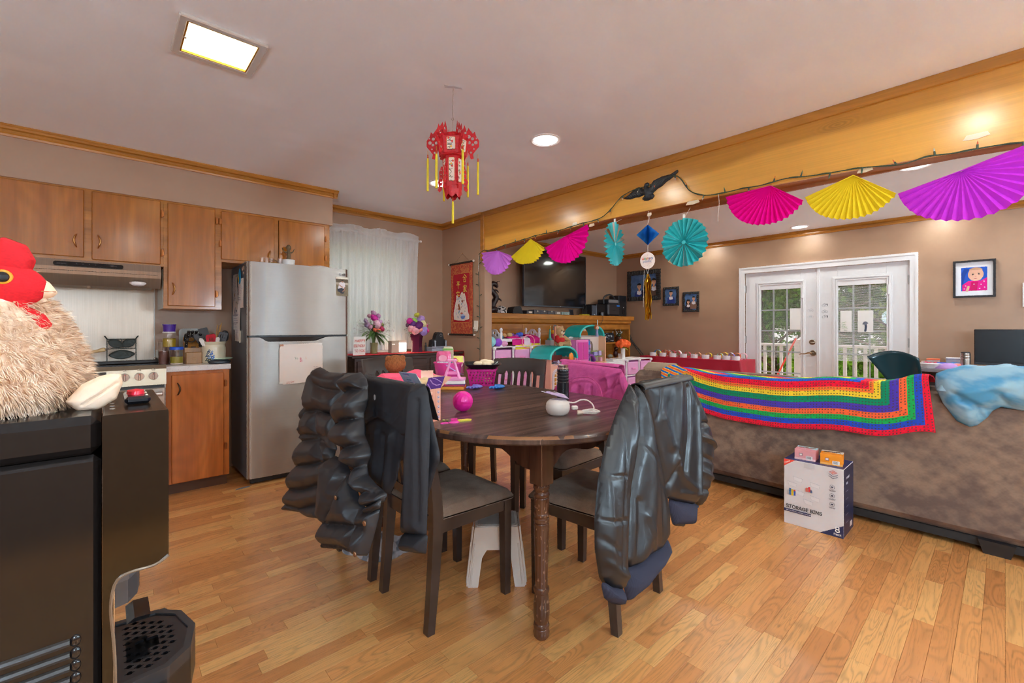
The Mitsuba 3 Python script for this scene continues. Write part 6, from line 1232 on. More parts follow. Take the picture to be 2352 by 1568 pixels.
hd2 = [(-0.10, 0.13, -0.02, 0.03, "c02a8a"), (-0.07, 0.14, 0, 0.022, "b8388c"), (0.0, 0.20, 0, 0.026, "b8b43c"), (0.05, 0.15, 0.0, 0.042, "a886c0"), (-0.07, 0.10, -0.03, 0.035, "5a2a6e"), (-0.01, 0.085, -0.05, 0.046, "5c1e62"), (0.055, 0.095, -0.03, 0.04, "dcd2a0"), (0.085, 0.10, 0, 0.03, "5a2060"), (0.11, 0.08, 0, 0.026, "c83a7c"), (0.115, 0.03, -0.02, 0.024, "d03c88"), (-0.09, 0.055, -0.03, 0.036, "e8a8b0"), (-0.05, 0.03, -0.05, 0.04, "eaa4b0"), (0.005, 0.04, -0.05, 0.032, "e89a90"), (0.05, 0.02, -0.05, 0.042, "9a86cc"), (0.075, 0.05, -0.03, 0.034, "a68ad0"), (-0.03, 0.125, 0, 0.036, "86b04a"), (-0.11, 0.09, 0, 0.022, "6a4a60"), (0.09, 0.07, 0.0, 0.03, "b8c48a")]
bouquet("dense bouquet of purple, lilac and pink carnations in the purple vase", (2.49, 4.27, ST + 0.20), hd2, [(rr_.uniform(0, 360), rr_.uniform(-15, 60), rr_.uniform(0.08, 0.15), rr_.uniform(0.01, 0.02), rr_.uniform(0.2, 0.6)) for _ in range(26)], 8, 6)
lb = thing("cube_lantern", "glowing square glass lamp between the two vases", "lamp")
lo = (2.27, 4.28)
part(lb, "case", box(lo[0] - 0.085, lo[0] + 0.0, lo[1] - 0.03, lo[1] + 0.05, ST, ST + 0.125, 0.004), M("lamp_case", "b09a84", 0.4), False)
part(lb, "light", box(lo[0], lo[0] + 0.085, lo[1] - 0.035, lo[1] + 0.045, ST + 0.012, ST + 0.105, 0.006), M("lamp_glass", "fff0dc", 0.4), False, emitter={"type": "area", "radiance": {"type": "rgb", "value": [9.0, 6.6, 4.4]}})
part(lb, "frame", cat(box(lo[0] - 0.002, lo[0] + 0.087, lo[1] - 0.037, lo[1] + 0.047, ST + 0.105, ST + 0.128, 0.003), box(lo[0] - 0.002, lo[0] + 0.087, lo[1] - 0.037, lo[1] + 0.047, ST, ST + 0.012, 0.003)), M("lamp_frame_pale", "d9c4ae", 0.3), False)
for k in (0, 1):
 part(lb, "pilot_light", ball(0.0035, (lo[0] - 0.07 + 0.016 * k, lo[1] - 0.031, ST + 0.09), sub=1), M("pilot", "fff4e0", 0.4) if "mat_pilot" not in scene else "mat_pilot", emitter={"type": "area", "radiance": {"type": "rgb", "value": [5.0, 4.4, 3.6]}})
cs_ = thing("toy_castle", "black and grey brick built toy castle at the end of the sideboard", "toy castle")
co = np.array([2.78, 4.30, ST])
CG, CK = P("9aa0ac", 0.4), P("1d1d20", 0.4)
part(cs_, "base", cat(*[box(co[0] - 0.13 + k * 0.006, co[0] + 0.13 - k * 0.006, co[1] - 0.08 + k * 0.01, co[1] + 0.06, co[2] + k * 0.016, co[2] + k * 0.016 + 0.014, 0.002) for k in range(3)], *[box(co[0] - 0.125 + 0.018 * k, co[0] - 0.115 + 0.018 * k, co[1] - 0.078, co[1] - 0.068, co[2] + 0.046, co[2] + 0.055) for k in range(14)]), CG, False)
part(cs_, "keep", frame(prism([(-0.10, 0), (0.10, 0), (0.095, 0.07), (0.06, 0.085), (0.045, 0.15), (0.03, 0.162), (-0.01, 0.165), (-0.03, 0.15), (-0.05, 0.085), (-0.09, 0.075)], 0.07), co + [0, 0.045, 0.047], (1, 0, 0), (0, 0, 1)), CK, False)
for x in (-0.07, 0.07):
 part(cs_, "pillar", cat(cyl(0.008, 0.047, 0.10, 10, co + [x, -0.05, 0]), ball(0.012, co + [x, -0.05, 0.108], sub=1)), CG)
part(cs_, "medallion", tr(lathe([(0.012, 0), (0.018, 0), (0.018, 0.006), (0.012, 0.006)], 16), co + [0.015, -0.03, 0.175], rx=90), P("6c6c70", 0.4))
single("small_black_figure", "slim black bottle left of the toy castle", "bottle", lathe([(0, 0), (0.012, 0), (0.013, 0.06), (0.007, 0.075), (0.007, 0.095), (0, 0.097)], 16, (2.62, 4.30, ST)), CK)
rd = thing("curtain_rod", "thin white curtain rod with a ball end above the window", "curtain rod")
part(rd, "rod", tr(cyl(0.008, 1.53, 2.64, 12), (0, 4.462, 2.185), ry=90), M_WHITE)
part(rd, "finial", ball(0.014, (2.652, 4.462, 2.185), sub=2), M_WHITE)
part(rd, "bracket", box(2.60, 2.615, 4.462, WY, 2.175, 2.195), M_WHITE, False)
scene["mat_sheer"] = {"type": "principledthin", "base_color": proc(lambda p, n, uv: C3("f2f1ee") * (0.90 + 0.12 * noise(p.x * 420, p.z * 420, 1) * (0.6 + 0.4 * noise(p.x * 60, 2, 3)))), "roughness": 0.7, "diff_trans": 0.95, "spec_trans": 0.0}
xs, zs = np.linspace(1.53, 2.625, 240), np.r_[np.linspace(2.25, 2.165, 10), np.linspace(2.16, 0.97, 60)]
X, Z = np.meshgrid(xs, zs)
gath = np.where(Z > 2.165, 0.010 * np.sin(X * 60 + 5 * np.sin(X * 9)) * np.clip((Z - 2.17) * 20, 0, 1), (0.005 + 0.012 * np.clip((2.16 - Z) / 0.8, 0, 1)) * np.sin(X * 74 + 3.5 * np.sin(X * 7.3) + 0.6 * np.sin(Z * 3)) + 0.006 * np.sin(X * 160 + Z))
X2 = X - 0.012 * np.sin((Z - 1.0) * 2.6) * (X - 1.5) - 0.02 * np.clip(2.16 - Z, 0, 1) * (X - 1.5)
Ztop = np.where(Z > 2.17, Z + 0.012 * np.sin(X * 21) * np.clip((Z - 2.17) * 12, 0, 1), Z)
single("curtain", "white sheer curtain over the kitchen window", "curtain", grid(np.stack([X2, 4.452 + gath - 0.012 * (np.abs(Z - 2.185) < 0.012), Ztop], -1)), "mat_sheer", True)
# hanging decorations
sx = 2.996
sc1 = thing("wall_scroll", "red and gold Chinese wall scroll on the narrow wall by the garland", "wall scroll")
yl, yr, zt_, zb_ = 4.347, 3.935, 1.935, 1.135
BRO = M("brocade", proc(lambda p, n, uv: mix(C3("b9683c"), C3("a8382e"), smoothstep(0.46, 0.54, noise(p.y * 75, p.z * 75, 2) * 0.6 + 0.4 * noise(p.y * 180, p.z * 180, 5)))), 0.6)
pts = [[(sx - 0.006 - 0.003 * math.sin(k * 0.5) - 0.010 * max(0, (0.3 - k / 19) * 3) * 0.3, yl + (yr - yl) * j / 7, zb_ + (zt_ - zb_) * k / 19) for j in range(8)] for k in range(20)]
part(sc1, "cloth", solid_sheet(pts, 0.002), BRO, True)
rx_ = sx - 0.0125
SC = lambda items: decal(items, (rx_, (yl + yr) / 2, (zt_ + zb_) / 2), (0, -1, 0), (0, 0, 1), 0.0005)
G = {"he": [[(.5, 1), (.25, .75), (.03, .6)], [(.5, 1), (.75, .75), (.98, .6)], [(.3, .58), (.7, .58)], [(.25, .4), (.75, .4), (.72, .05), (.27, .05), (.25, .4)]],
 "ping": [[(.15, .9), (.85, .9)], [(.3, .78), (.38, .62)], [(.7, .78), (.62, .62)], [(.05, .5), (.95, .5)], [(.5, .9), (.5, 0)]],
 "jia": [[(.5, 1), (.52, .9)], [(.1, .7), (.12, .84), (.9, .84), (.86, .72)], [(.25, .68), (.75, .68)], [(.55, .68), (.38, .52), (.12, .42)], [(.4, .55), (.56, .35), (.5, .04), (.38, .08)], [(.48, .42), (.3, .3), (.12, .22)], [(.5, .28), (.3, .14), (.1, .06)], [(.82, .58), (.56, .44)], [(.55, .42), (.72, .22), (.95, .06)]],
 "an": [[(.5, 1), (.52, .9)], [(.1, .7), (.12, .84), (.9, .84), (.86, .72)], [(.45, .68), (.28, .34), (.78, .05)], [(.7, .52), (.5, .2), (.12, .03)], [(.06, .42), (.94, .42)]]}
def glyph(k, x, y, s, w=0.0075):
 return shapely.union_all([stroke([(x + a * s * 0.9, y + b * s) for a, b in st_], w) for st_ in G[k]])
red = rrect(-0.155, 0.16, -0.265, 0.285, 0.02)
it = [(red.buffer(0.004), "c98a4a"), (red, "a30d22")]
for k, x, y in (("he", 0.03, 0.185), ("jia", 0.035, 0.07), ("ping", -0.095, 0.12), ("an", -0.10, 0.005)):
 g_ = glyph(k, x, y, 0.085)
 it += [(sa.translate(g_, 0.0015, -0.0015), "5e0a12"), (g_, "e0b850")]
for x, y0, n_ in ((0.138, 0.10, 9), (-0.138, 0.06, 9)):
 for k in range(n_):
  it.append((shapely.union_all([stroke([(x - 0.006, y0 - k * 0.017), (x + 0.006, y0 - k * 0.017)], 0.0022), stroke([(x, y0 + 0.005 - k * 0.017), (x, y0 - 0.006 - k * 0.017)], 0.0022)]), "d9a060"))
fig = sg.Polygon([(-0.13, -0.23), (-0.14, -0.17), (-0.125, -0.12), (-0.11, -0.07), (-0.085, 0.0), (-0.09, 0.03), (-0.07, 0.04), (-0.055, 0.01), (-0.02, 0.02), (0.0, 0.055), (0.025, 0.075), (0.045, 0.05), (0.07, 0.055), (0.085, 0.02), (0.10, -0.04), (0.12, -0.09), (0.13, -0.15), (0.155, -0.19), (0.15, -0.225), (0.06, -0.245), (-0.06, -0.24)]).buffer(0.004)
it += [(fig, "e6d5cc")]
r5 = random.Random(5)
for _ in range(46):
 x, y = r5.uniform(-0.12, 0.13), r5.uniform(-0.225, 0.02)
 if fig.contains(sg.Point(x, y)):
  it.append((sa.rotate(disc(x, y, r5.uniform(0.006, 0.016), r5.uniform(0.003, 0.01), 4), r5.uniform(0, 180)), r5.choice(["c9b0b8", "8fa8b4", "9ab29a", "d8a890", "b8a8c8", "efe6e0", "7a8cae", "a87058"])))
it += [(sg.Polygon([(-0.05, -0.07), (-0.03, -0.055), (0.0, -0.12), (-0.018, -0.135)]), "8a4a2a"), (sa.rotate(rect(0.02, -0.04, 0.045, -0.015), 45), "7a3426"), (sg.Polygon([(0.0, -0.2), (0.09, -0.19), (0.075, -0.225), (0.02, -0.23)]), "5a78b8"), (disc(0.04, -0.185, 0.025, 0.012), "a8b8d8"), (disc(0.025, 0.055, 0.011), "e8c8b4"), (disc(0.07, 0.04, 0.01), "e0bca8"), (disc(-0.075, 0.02, 0.01), "e0bca8"), (disc(0.025, -0.165, 0.02, 0.01), "b86050")]
m, c = SC(it)
part(sc1, "painting", m, VC, False, color=c, label="red panel lettered in gold above three figures")
for z, e in ((zt_ + 0.005, 0.02), (zb_ - 0.005, 0.03)):
 rl = part(sc1, "roller", tr(cyl(0.010, yr - e, yl + e, 16), (sx - 0.012, 0, z), rx=-90), P("1d1512", 0.35))
 for y in (yr - e - 0.008, yl + e + 0.008):
  part(rl, "knob", ball(0.014, (sx - 0.014, y, z), (1, 0.9, 1), 2), P("e4dcd2", 0.3))
part(sc1, "hanging_cord", tube([(sx - 0.006, yl - 0.06, zt_ + 0.012), (sx - 0.003, 4.13, 2.045), (sx - 0.006, yr + 0.06, zt_ + 0.012)], 0.0012, 5), P("7a6248", 0.7))
part(sc1, "nail", ball(0.006, (sx - 0.003, 4.13, 2.048), sub=1), M_BRASS)
ol = thing("wall_socket", "white power socket with a plug low beside the scroll", "socket")
part(ol, "plate", box(2.99, 2.9995, 3.845, 3.915, 1.17, 1.285, 0.003), P("e2dcd0", 0.4), False)
part(ol, "plug", box(2.965, 2.99, 3.87, 3.90, 1.19, 1.215, 0.004), P("d8cfc0", 0.4), False)
part(ol, "wire", tube(spline([(2.965, 3.88, 1.2), (2.955, 3.87, 1.14), (2.975, 3.85, 1.15), (2.988, 3.835, 1.22)], 16), 0.002, 6), P("2f4236", 0.6))
ln = thing("paper_lantern", "red Chinese paper lantern with yellow tassels hanging from the ceiling", "lantern")
lcx, lcy = 1.31, 1.89
RED = M("lantern_red", proc(lambda p, n, uv: C3("b3131c") * (0.8 + 0.4 * noise(p.x * 160, p.y * 160, p.z * 160))), 0.5)
PR_ = [("white", "ece0d6")]
hexa = [(math.cos(math.radians(60 * k + 17)), math.sin(math.radians(60 * k + 17))) for k in range(7)]
TIER = [(2.085, 2.165, 0.068, 0.080), (1.925, 2.075, 0.046, 0.052)]
for ti, (z0, z1, r0, r1) in enumerate(TIER):
 for k in range(6):
  A, B_ = np.array(hexa[k]), np.array(hexa[k + 1])
  p00, p01 = np.array([*(A * r0), z0]), np.array([*(B_ * r0), z0])
  p10, p11 = np.array([*(A * r1), z1]), np.array([*(B_ * r1), z1])
  o = np.array([lcx, lcy, 0])
  ex = p01 - p00; L = np.linalg.norm(ex); ex /= L
  up = (p10 + p11) / 2 - (p00 + p01) / 2; Hh = np.linalg.norm(up); up /= Hh
  L2 = np.linalg.norm(p11 - p10)
  g = sg.Polygon([(0, 0), (L, 0), (L / 2 + L2 / 2, Hh), (L / 2 - L2 / 2, Hh)])
  pk = part(ln, "panel", frame(prism(g, 0.0015), p00 + o, ex, up), RED, False)
  w_ = rrect(L * 0.2, L * 0.8, Hh * (0.17 if ti else 0.2), Hh * (0.93 if ti else 0.9), 0.005)
  it = [(w_.buffer(0.0015), "d98a3a"), (w_, "e6dcd2"), (scribble(r5, L * 0.25, Hh * 0.82, L * 0.45, Hh * 0.13, 6, 0.0022), "4a4440"), (scribble(r5, L * 0.25, Hh * 0.72, L * 0.3, Hh * 0.2, 3, 0.003), "6a6a52")]
  it += [(disc(L * r5.uniform(0.3, 0.7), Hh * r5.uniform(0.3, 0.85), 0.005), r5.choice(["c03028", "d9a02c", "c84a38"])) for _ in range(3)]
  m, c = decal(it, p00 + o + np.cross(ex, up) * 0.0015, ex, up, 0.0004)
  part(pk, "picture", m, VC, False, color=c)
part(ln, "top_plate", lathe([(0, 2.166), (0.076, 2.166), (0.086, 2.178), (0, 2.18)], 6, (lcx, lcy, 0)), RED, False)
part(ln, "waist", lathe([(0.05, 2.075), (0.072, 2.078), (0.070, 2.088), (0.05, 2.088)], 6, (lcx, lcy, 0)), RED, False)
wing = sg.Polygon([(0.0, 0), (0.02, -0.055), (0.035, -0.05), (0.03, -0.03), (0.045, -0.01), (0.062, 0.01), (0.062, 0.04), (0.048, 0.06), (0.04, 0.085), (0.03, 0.075), (0.02, 0.088), (0.008, 0.105), (-0.002, 0.085), (-0.012, 0.12), (-0.03, 0.075), (-0.024, 0.03)])
wing = wing.difference(shapely.union_all([disc(x, y, r, n=4) for x, y, r in ((0.045, 0.03, 0.009), (0.028, 0.05, 0.008), (0.03, 0.02, 0.007), (0.01, 0.06, 0.009), (0.012, 0.03, 0.008), (-0.008, 0.08, 0.006), (0.02, -0.02, 0.006), (0.048, 0.052, 0.004), (-0.008, 0.05, 0.006), (0.035, -0.002, 0.004))]))
low = sg.Polygon([(0, 0.05), (0.008, -0.07), (0.02, -0.082), (0.03, -0.07), (0.022, -0.055), (0.03, -0.03), (0.02, -0.01), (0.022, 0.02), (0.012, 0.05)]).difference(shapely.union_all([disc(0.012, y, 0.0035, n=4) for y in (-0.05, -0.03, -0.01, 0.01, 0.03)]))
for k in range(6):
 a = math.radians(60 * k + 17)
 ex = np.array([math.cos(a), math.sin(a), 0])
 part(ln, "filigree_wing", frame(prism(wing, 0.0012), np.array([lcx, lcy, 2.125]) + ex * 0.072, ex, (0, 0, 1)), RED, False)
 part(ln, "lower_wing", frame(prism(low, 0.0012), np.array([lcx, lcy, 1.985]) + ex * 0.048, ex, (0, 0, 1)), RED, False)
sk_ = [[(lcx + (0.047 - 0.01 * t) * math.cos(b), lcy + (0.047 - 0.01 * t) * math.sin(b), 1.925 - 0.035 * t - 0.018 * t * abs(math.sin(3 * (b - 0.3)))) for b in np.linspace(0, 2 * np.pi, 49)] for t in np.linspace(0, 1, 5)]
part(ln, "skirt", solid_sheet(sk_, 0.001), RED, True)
YEL = M("tassel_yellow", proc(lambda p, n, uv: C3("e2d02e") * (0.75 + 0.4 * noise(p.x * 700, p.y * 700, p.z * 12))), 0.6)
for k in range(7):
 a = math.radians(60 * k + 17)
 r_, ztop_, zend = (0.128, 2.075, 1.90) if k < 6 else (0.0, 1.87, 1.745)
 if k < 6:
  ztop_ = 2.09 - 0.02 * (k % 2)
  zend = ztop_ - 0.18
 x, y = lcx + r_ * math.cos(a), lcy + r_ * math.sin(a)
 t_ = part(ln, "tassel", lathe([(0, zend), (0.006, zend), (0.0058, ztop_ - 0.03), (0.0045, ztop_ - 0.015), (0, ztop_ - 0.01)], 12, (x, y, 0)), YEL)
 part(t_, "bead", cat(ball(0.005, (x, y, ztop_ - 0.008), sub=1), ball(0.004, (x, y, ztop_ + 0.001), sub=1)), P("b8421e", 0.3))
 part(t_, "thread", tube([(x, y, ztop_), (x, y, ztop_ + (0.025 if k < 6 else 0.06))], 0.0009, 5), P("c9a43a", 0.6))
part(ln, "string", tube([(lcx, lcy, 2.175), (lcx, lcy, 2.30), (lcx + 0.002, lcy, 2.432)], 0.0013, 6), P("9a8478", 0.6))
part(ln, "hook", tube(spline([(lcx - 0.01, lcy, 2.277), (lcx - 0.004, lcy, 2.268), (lcx + 0.003, lcy, 2.272), (lcx + 0.002, lcy, 2.285)], 12), 0.0012, 6), P("8a7a70", 0.4))
single("ceiling_tape", "piece of clear tape on the ceiling holding the lantern string", "tape", tr(prism(sg.Polygon([(-0.045, -0.012), (-0.02, -0.006), (0.0, -0.012), (0.045, -0.004), (0.05, 0.012), (0.01, 0.008), (-0.04, 0.014)]), 0.0015, 0), (lcx, lcy, 2.4375), rz=-30), P("c9c8ca", 0.25), False)
fl = thing("fairy_lights", "green wired string of fairy lights along the wooden beam", "string lights")
LP = [(3.80, 1.99), (3.709, 2.027), (3.62, 2.01), (3.509, 2.02), (3.25, 2.045), (3.002, 2.062), (2.90, 2.069), (2.789, 2.066), (2.571, 2.075), (2.356, 2.088), (2.201, 2.10), (2.10, 2.15), (2.015, 2.22), (1.925, 2.25), (1.80, 2.26), (1.66, 2.272), (1.552, 2.278), (1.52, 2.25), (1.47, 2.17), (1.40, 2.115), (1.30, 2.09), (1.234, 2.086), (1.10, 2.088), (0.975, 2.083), (0.88, 2.092), (0.791, 2.082), (0.66, 2.07), (0.548, 2.064), (0.44, 2.05), (0.336, 2.036), (0.26, 2.048), (0.179, 2.04), (0.038, 2.035), (-0.06, 2.022), (-0.5, 2.03)]
lp3 = spline([(2.968 - 0.002 * (i % 2), y, z) for i, (y, z) in enumerate(LP)], 220)
GW = P("2c3a2c", 0.5)
part(fl, "wire", cat(tube(lp3, 0.0032, 5), tube(lp3 + [0, 0, 0.002] + 0.0022 * np.stack([0 * np.arange(220), np.sin(np.arange(220) * 0.9), np.cos(np.arange(220) * 0.9)], -1), 0.002, 4)), GW)
r6 = random.Random(6)
for k in range(8, 214, 7):
 p = lp3[k]
 up = r6.random() < 0.35
 d = np.array([-0.2, r6.uniform(-0.5, 0.5), 1.0 if up else -1.0]); d /= np.linalg.norm(d)
 b_ = part(fl, "bulb_socket", tube([p, p + d * 0.02], [0.0045, 0.0038], 6), GW)
 part(b_, "bulb", tube([p + d * 0.019, p + d * 0.028, p + d * 0.036], [0.003, 0.0026, 0.0004], 6), P(r6.choice(["c4532a", "9fb0b4", "3a5a4a", "b8c4c0"]), 0.2))
vl = spline([(2.985, 3.80, 1.99), (2.988, 3.822, 1.90), (2.987, 3.815, 1.6), (2.988, 3.81, 1.4), (2.987, 3.805, 1.2), (2.985, 3.80, 1.0), (2.987, 3.805, 0.86)], 60)
part(fl, "hanging_wire", tube(vl, 0.0028, 5), GW)
for k in range(5, 58, 6):
 s = 1 if (k // 6) % 3 else -1
 part(fl, "bulb_socket", tube([vl[k], vl[k] + np.array([-0.004, 0.04 * s, 0.012]), vl[k] + np.array([-0.004, 0.048 * s, 0.015])], [0.003, 0.0045, 0.001], 6), GW)
TIS = {}
for k, col in (("violet", "c23ad2"), ("lilac", "d07ce0"), ("yellow", "e8d434"), ("magenta", "e8109c")):
 scene["mat_tissue_" + k] = {"type": "principledthin", "base_color": rgb(col), "roughness": 0.6, "diff_trans": 0.45, "spec_trans": 0.0}
def paper_fan(lab, A, Lp, Rp, Bp, mat, n=26, x0=2.925):
 A, Lp, Rp, Bp = [np.array(q, float) for q in (A, Lp, Rp, Bp)]
 ang = lambda q: math.atan2((q - A)[1], -(q - A)[0])
 aL, aB, aR = ang(Lp), ang(Bp), ang(Rp)
 while aL > aB:
  aL -= 2 * math.pi
 while aR < aB:
  aR += 2 * math.pi
 rL, rB, rR = [np.linalg.norm(q - A) for q in (Lp, Bp, Rp)]
 th = np.linspace(aL, aR, 2 * n + 1)
 rad = np.interp(th, [aL, (aL + aB) / 2, aB, (aB + aR) / 2, aR], [rL, (rL + rB) / 2 * 1.02, rB, (rB + rR) / 2 * 1.02, rR])
 ts = np.linspace(0.02, 1, 9)
 P3 = np.array([[(x0 - 0.02 * t + (0.012 * t + 0.001) * (1 if i % 2 else -1), A[0] - r * t * math.cos(a), A[1] + r * t * math.sin(a) - 0.004 * t * (i % 2)) for i, (a, r) in enumerate(zip(th, rad))] for t in ts])
 P3 += 0.003 * (meshkit.noise(P3 * 50, 3)[..., None] - 0.5) * [1, 0, 0]
 t_ = thing("paper_fan", lab, "paper fan", "paper fans of the garland")
 part(t_, "pleats", grid(P3), mat, False)
 for s, q in ((0, Lp), (-1, Rp)):
  part(t_, "edge_strip", tube([(x0 - 0.002, A[0], A[1]), (x0 - 0.022, q[0], q[1])], 0.0025, 5), mat)
paper_fan("lilac paper fan at the far left end of the garland", (3.428, 1.982), (3.659, 1.986), (3.195, 1.90), (3.408, 1.744), "mat_tissue_lilac", 14)
paper_fan("yellow paper fan beside the far lilac fan, before the television", (2.961, 2.033), (3.201, 1.891), (2.767, 1.923), (3.002, 1.811), "mat_tissue_yellow", 14)
paper_fan("magenta paper fan left of the turquoise rosettes", (2.536, 1.994), (2.751, 1.921), (2.28, 2.048), (2.586, 1.775), "mat_tissue_magenta", 15)
paper_fan("magenta paper fan over the living room, right of the large turquoise rosette", (0.938, 2.056), (1.185, 2.036), (0.764, 1.927), (0.967, 1.831), "mat_tissue_magenta", 17)
paper_fan("yellow paper fan over the double door", (0.54, 2.019), (0.753, 1.942), (0.364, 1.879), (0.578, 1.793), "mat_tissue_yellow", 17)
paper_fan("big violet paper fan at the right end of the garland", (0.137, 1.939), (0.356, 1.875), (-0.115, 2.01), (0.174, 1.716), "mat_tissue_violet", 19)
for i, (y, z0, z1) in enumerate(((1.245, 2.075, 1.90), (3.755, 1.99, 1.80))):
 single("loose_string", ["loose white string hanging beside the magenta fan", "loose white string hanging at the left end of the garland"][i], "string", tube(spline([(2.93, y, z0), (2.93, y - 0.004, (z0 + z1) / 2), (2.93, y + 0.003, z1 + 0.03), (2.93, y, z1)], 16), 0.0015, 5), P("e2dcd4", 0.7))
for i, (y, z, w) in enumerate(((0.50, 2.05, 0.035), (2.30, 2.06, 0.03), (1.44, 2.07, 0.05), (2.48, 2.10, 0.03), (0.09, 2.10, 0.045), (1.77, 2.05, 0.02))):
 single("beam_tape", "shiny clear tape on the beam " + ["above the yellow fan over the door", "above the magenta fan's right tip", "above the large turquoise rosette", "above the left magenta fan", "at the right near the big violet fan", "under the black eagle"][i], "tape",
  frame(prism(sg.Polygon([(-w, -0.01), (0, -0.014), (w, -0.006), (w * 0.8, 0.012), (-w * 0.7, 0.012)]), 0.0012), (2.98, y, z), (0, -1, 0), (0, 0, 1)), M("tape_clear", "e2cfae", 0.12, spec=0.7) if "mat_tape_clear" not in scene else "mat_tape_clear", False)
TEAL = M("teal_card", "2fb2b8", 0.4)
FOIL = M("silver_foil", "d4d6d8", 0.14, metal=1.0)
def rosette(lab, c, R, turn, n=26, hang=2.05):
 t_ = thing("paper_rosette", lab, "paper rosette", "turquoise paper rosettes")
 A, B_ = [], []
 for i in range(n):
  a0, a1, a2 = [2 * np.pi * (i + k) / n for k in (0, 0.5, 1.0)]
  q = lambda a, r, h: (r * math.cos(a), r * math.sin(a), h)
  Rr = R * (1 - 0.02 * (i % 2))
  f0 = [q(a0, 0.012, -0.004), q(a0, Rr, -0.015), q(a1, Rr * 0.985, 0.015), q(a1, 0.012, 0.004)]
  f1 = [q(a1, 0.012, 0.004), q(a1, Rr * 0.985, 0.015), q(a2, Rr, -0.015), q(a2, 0.012, -0.004)]
  (B_ if i % 3 == 1 else A).append(f1); A.append(f0)
  if i % 3 == 1:
   A.pop(); A.append(f0)
 mk = lambda F: grid(np.array(F[0]).reshape(2, 2, 3)) if False else TM(np.array(F).reshape(-1, 3), np.vstack([[[4 * k, 4 * k + 1, 4 * k + 2], [4 * k, 4 * k + 2, 4 * k + 3]] for k in range(len(F))]))
 ex = np.array([math.sin(math.radians(turn)), -math.cos(math.radians(turn)), 0])
 pl = lambda m: frame(m, c, ex, (0, 0, 1))
 part(t_, "pleats", pl(mk(A)), TEAL, False)
 part(t_, "foil_pleats", pl(mk(B_)), FOIL, False, label="silver foil pleats")
 part(t_, "hub", pl(cyl(0.013, -0.006, 0.006, 16)), TEAL)
 part(t_, "hanger", cat(tube([(c[0], c[1], c[2] + R * 0.98), (2.99, c[1], hang)], 0.0012, 5), box(c[0] - 0.005, c[0] + 0.005, c[1] - 0.006, c[1] + 0.006, c[2] + R - 0.012, c[2] + R + 0.025)), P("eceae6", 0.6))
rosette("large round turquoise and silver paper rosette under the beam", (2.90, 1.462, 1.79), 0.165, 0, hang=2.04)
rosette("turquoise paper rosette seen nearly edge on, left of the eagle", (2.90, 2.018, 1.855), 0.168, 100, hang=2.06)
hb = thing("birthday_hanger", "hanging string of blue paper diamond, HAPPY birthday disc and gold tassel", "decoration")
hx_, hy_ = 2.90, 1.735
nf = 28
dm = []
for k in range(nf):
 a = 2 * np.pi * k / nf
 e = np.array([math.cos(a), math.sin(a), 0]) * 0.078
 nn = np.array([-math.sin(a), math.cos(a), 0]) * 0.004
 top_, bot_ = np.array([hx_, hy_, 1.957]), np.array([hx_, hy_, 1.808])
 mid = np.array([hx_, hy_, 1.886])
 for s in (-1, 1):
  dm.append(TM([top_, bot_, mid + e + nn * s], [[0, 1, 2], [0, 2, 1]]))
part(hb, "honeycomb", cat(dm), P("1f7fd0", 0.6), False, label="blue honeycomb paper diamond")
dk = frame(prism(disc(0, 0, 0.052, 0.06), 0.003), (hx_ - 0.002, hy_ + 0.0, 1.697), (0.35, -0.937, 0), (0, 0, 1))
dd = part(hb, "disc", dk, P("e6d8d0", 0.5), False, label="oval card reading HAPPY birthday")
it = [(disc(r5.uniform(-0.036, 0.036), r5.uniform(-0.045, 0.045), 0.0013, n=3), r5.choice(["8a6a60", "c87a6a", "6a7a8a"])) for _ in range(50)]
it += [(text2(ch, 0.016, (-0.041 + 0.0165 * k, 0.004), True), ["c8503a", "5a8a6a", "d08a3a", "7a4a8a", "3a7ab0"][k]) for k, ch in enumerate("HAPPY")] + [(text2("Birthday", 0.011, (-0.03, -0.014), False, 4), "6a8ab8")]
m, c = decal(it, (hx_ - 0.002 + 0.0, hy_, 1.697), (0.35, -0.937, 0), (0, 0, 1), 0.0004)
m.apply_translation(np.cross([0.35, -0.937, 0], [0, 0, 1]) * 0.003)
part(dd, "lettering", m, VC, False, color=c)
GOLD = M("gold_foil", "d9b23a", 0.22, metal=1.0)
r7 = random.Random(8)
for k in range(26):
 a, r_ = r7.uniform(0, 6.28), r7.uniform(0.004, 0.022)
 zs_ = np.linspace(1.60, 1.275 + r7.uniform(-0.015, 0.07), 12)
 xy = [(hx_ + r_ * math.cos(a) * min(1, (1.61 - z) * 14) + 0.004 * math.sin(z * 60 + k), hy_ + 0.0 + r_ * math.sin(a) * min(1, (1.61 - z) * 14) + 0.004 * math.cos(z * 45 + k * 2), z) for z in zs_]
 part(hb, "foil_strip", tube(xy, 0.0048, 4, flat=0.12), GOLD, False)
part(hb, "string", cat(tube([(hx_, hy_, 1.957), (hx_ + 0.03, hy_ - 0.008, 2.05)], 0.0013, 5), tube([(hx_, hy_, 1.957), (hx_ + 0.03, hy_ + 0.01, 2.06)], 0.0013, 5), tube([(hx_, hy_, 1.81), (hx_, hy_, 1.755)], 0.0018, 5), tube([(hx_, hy_ - 0.012, 1.64), (hx_, hy_, 1.60)], 0.0013, 5), tube([(hx_, hy_ + 0.012, 1.64), (hx_, hy_, 1.60)], 0.0013, 5), tube([(hx_ - 0.01, hy_ + 0.024, 1.63), (hx_ - 0.01, hy_ + 0.03, 1.36)], 0.0013, 5)), P("e6e0da", 0.7))
eg = thing("eagle_plaque", "black cast eagle with spread wings on the wooden beam", "plaque")
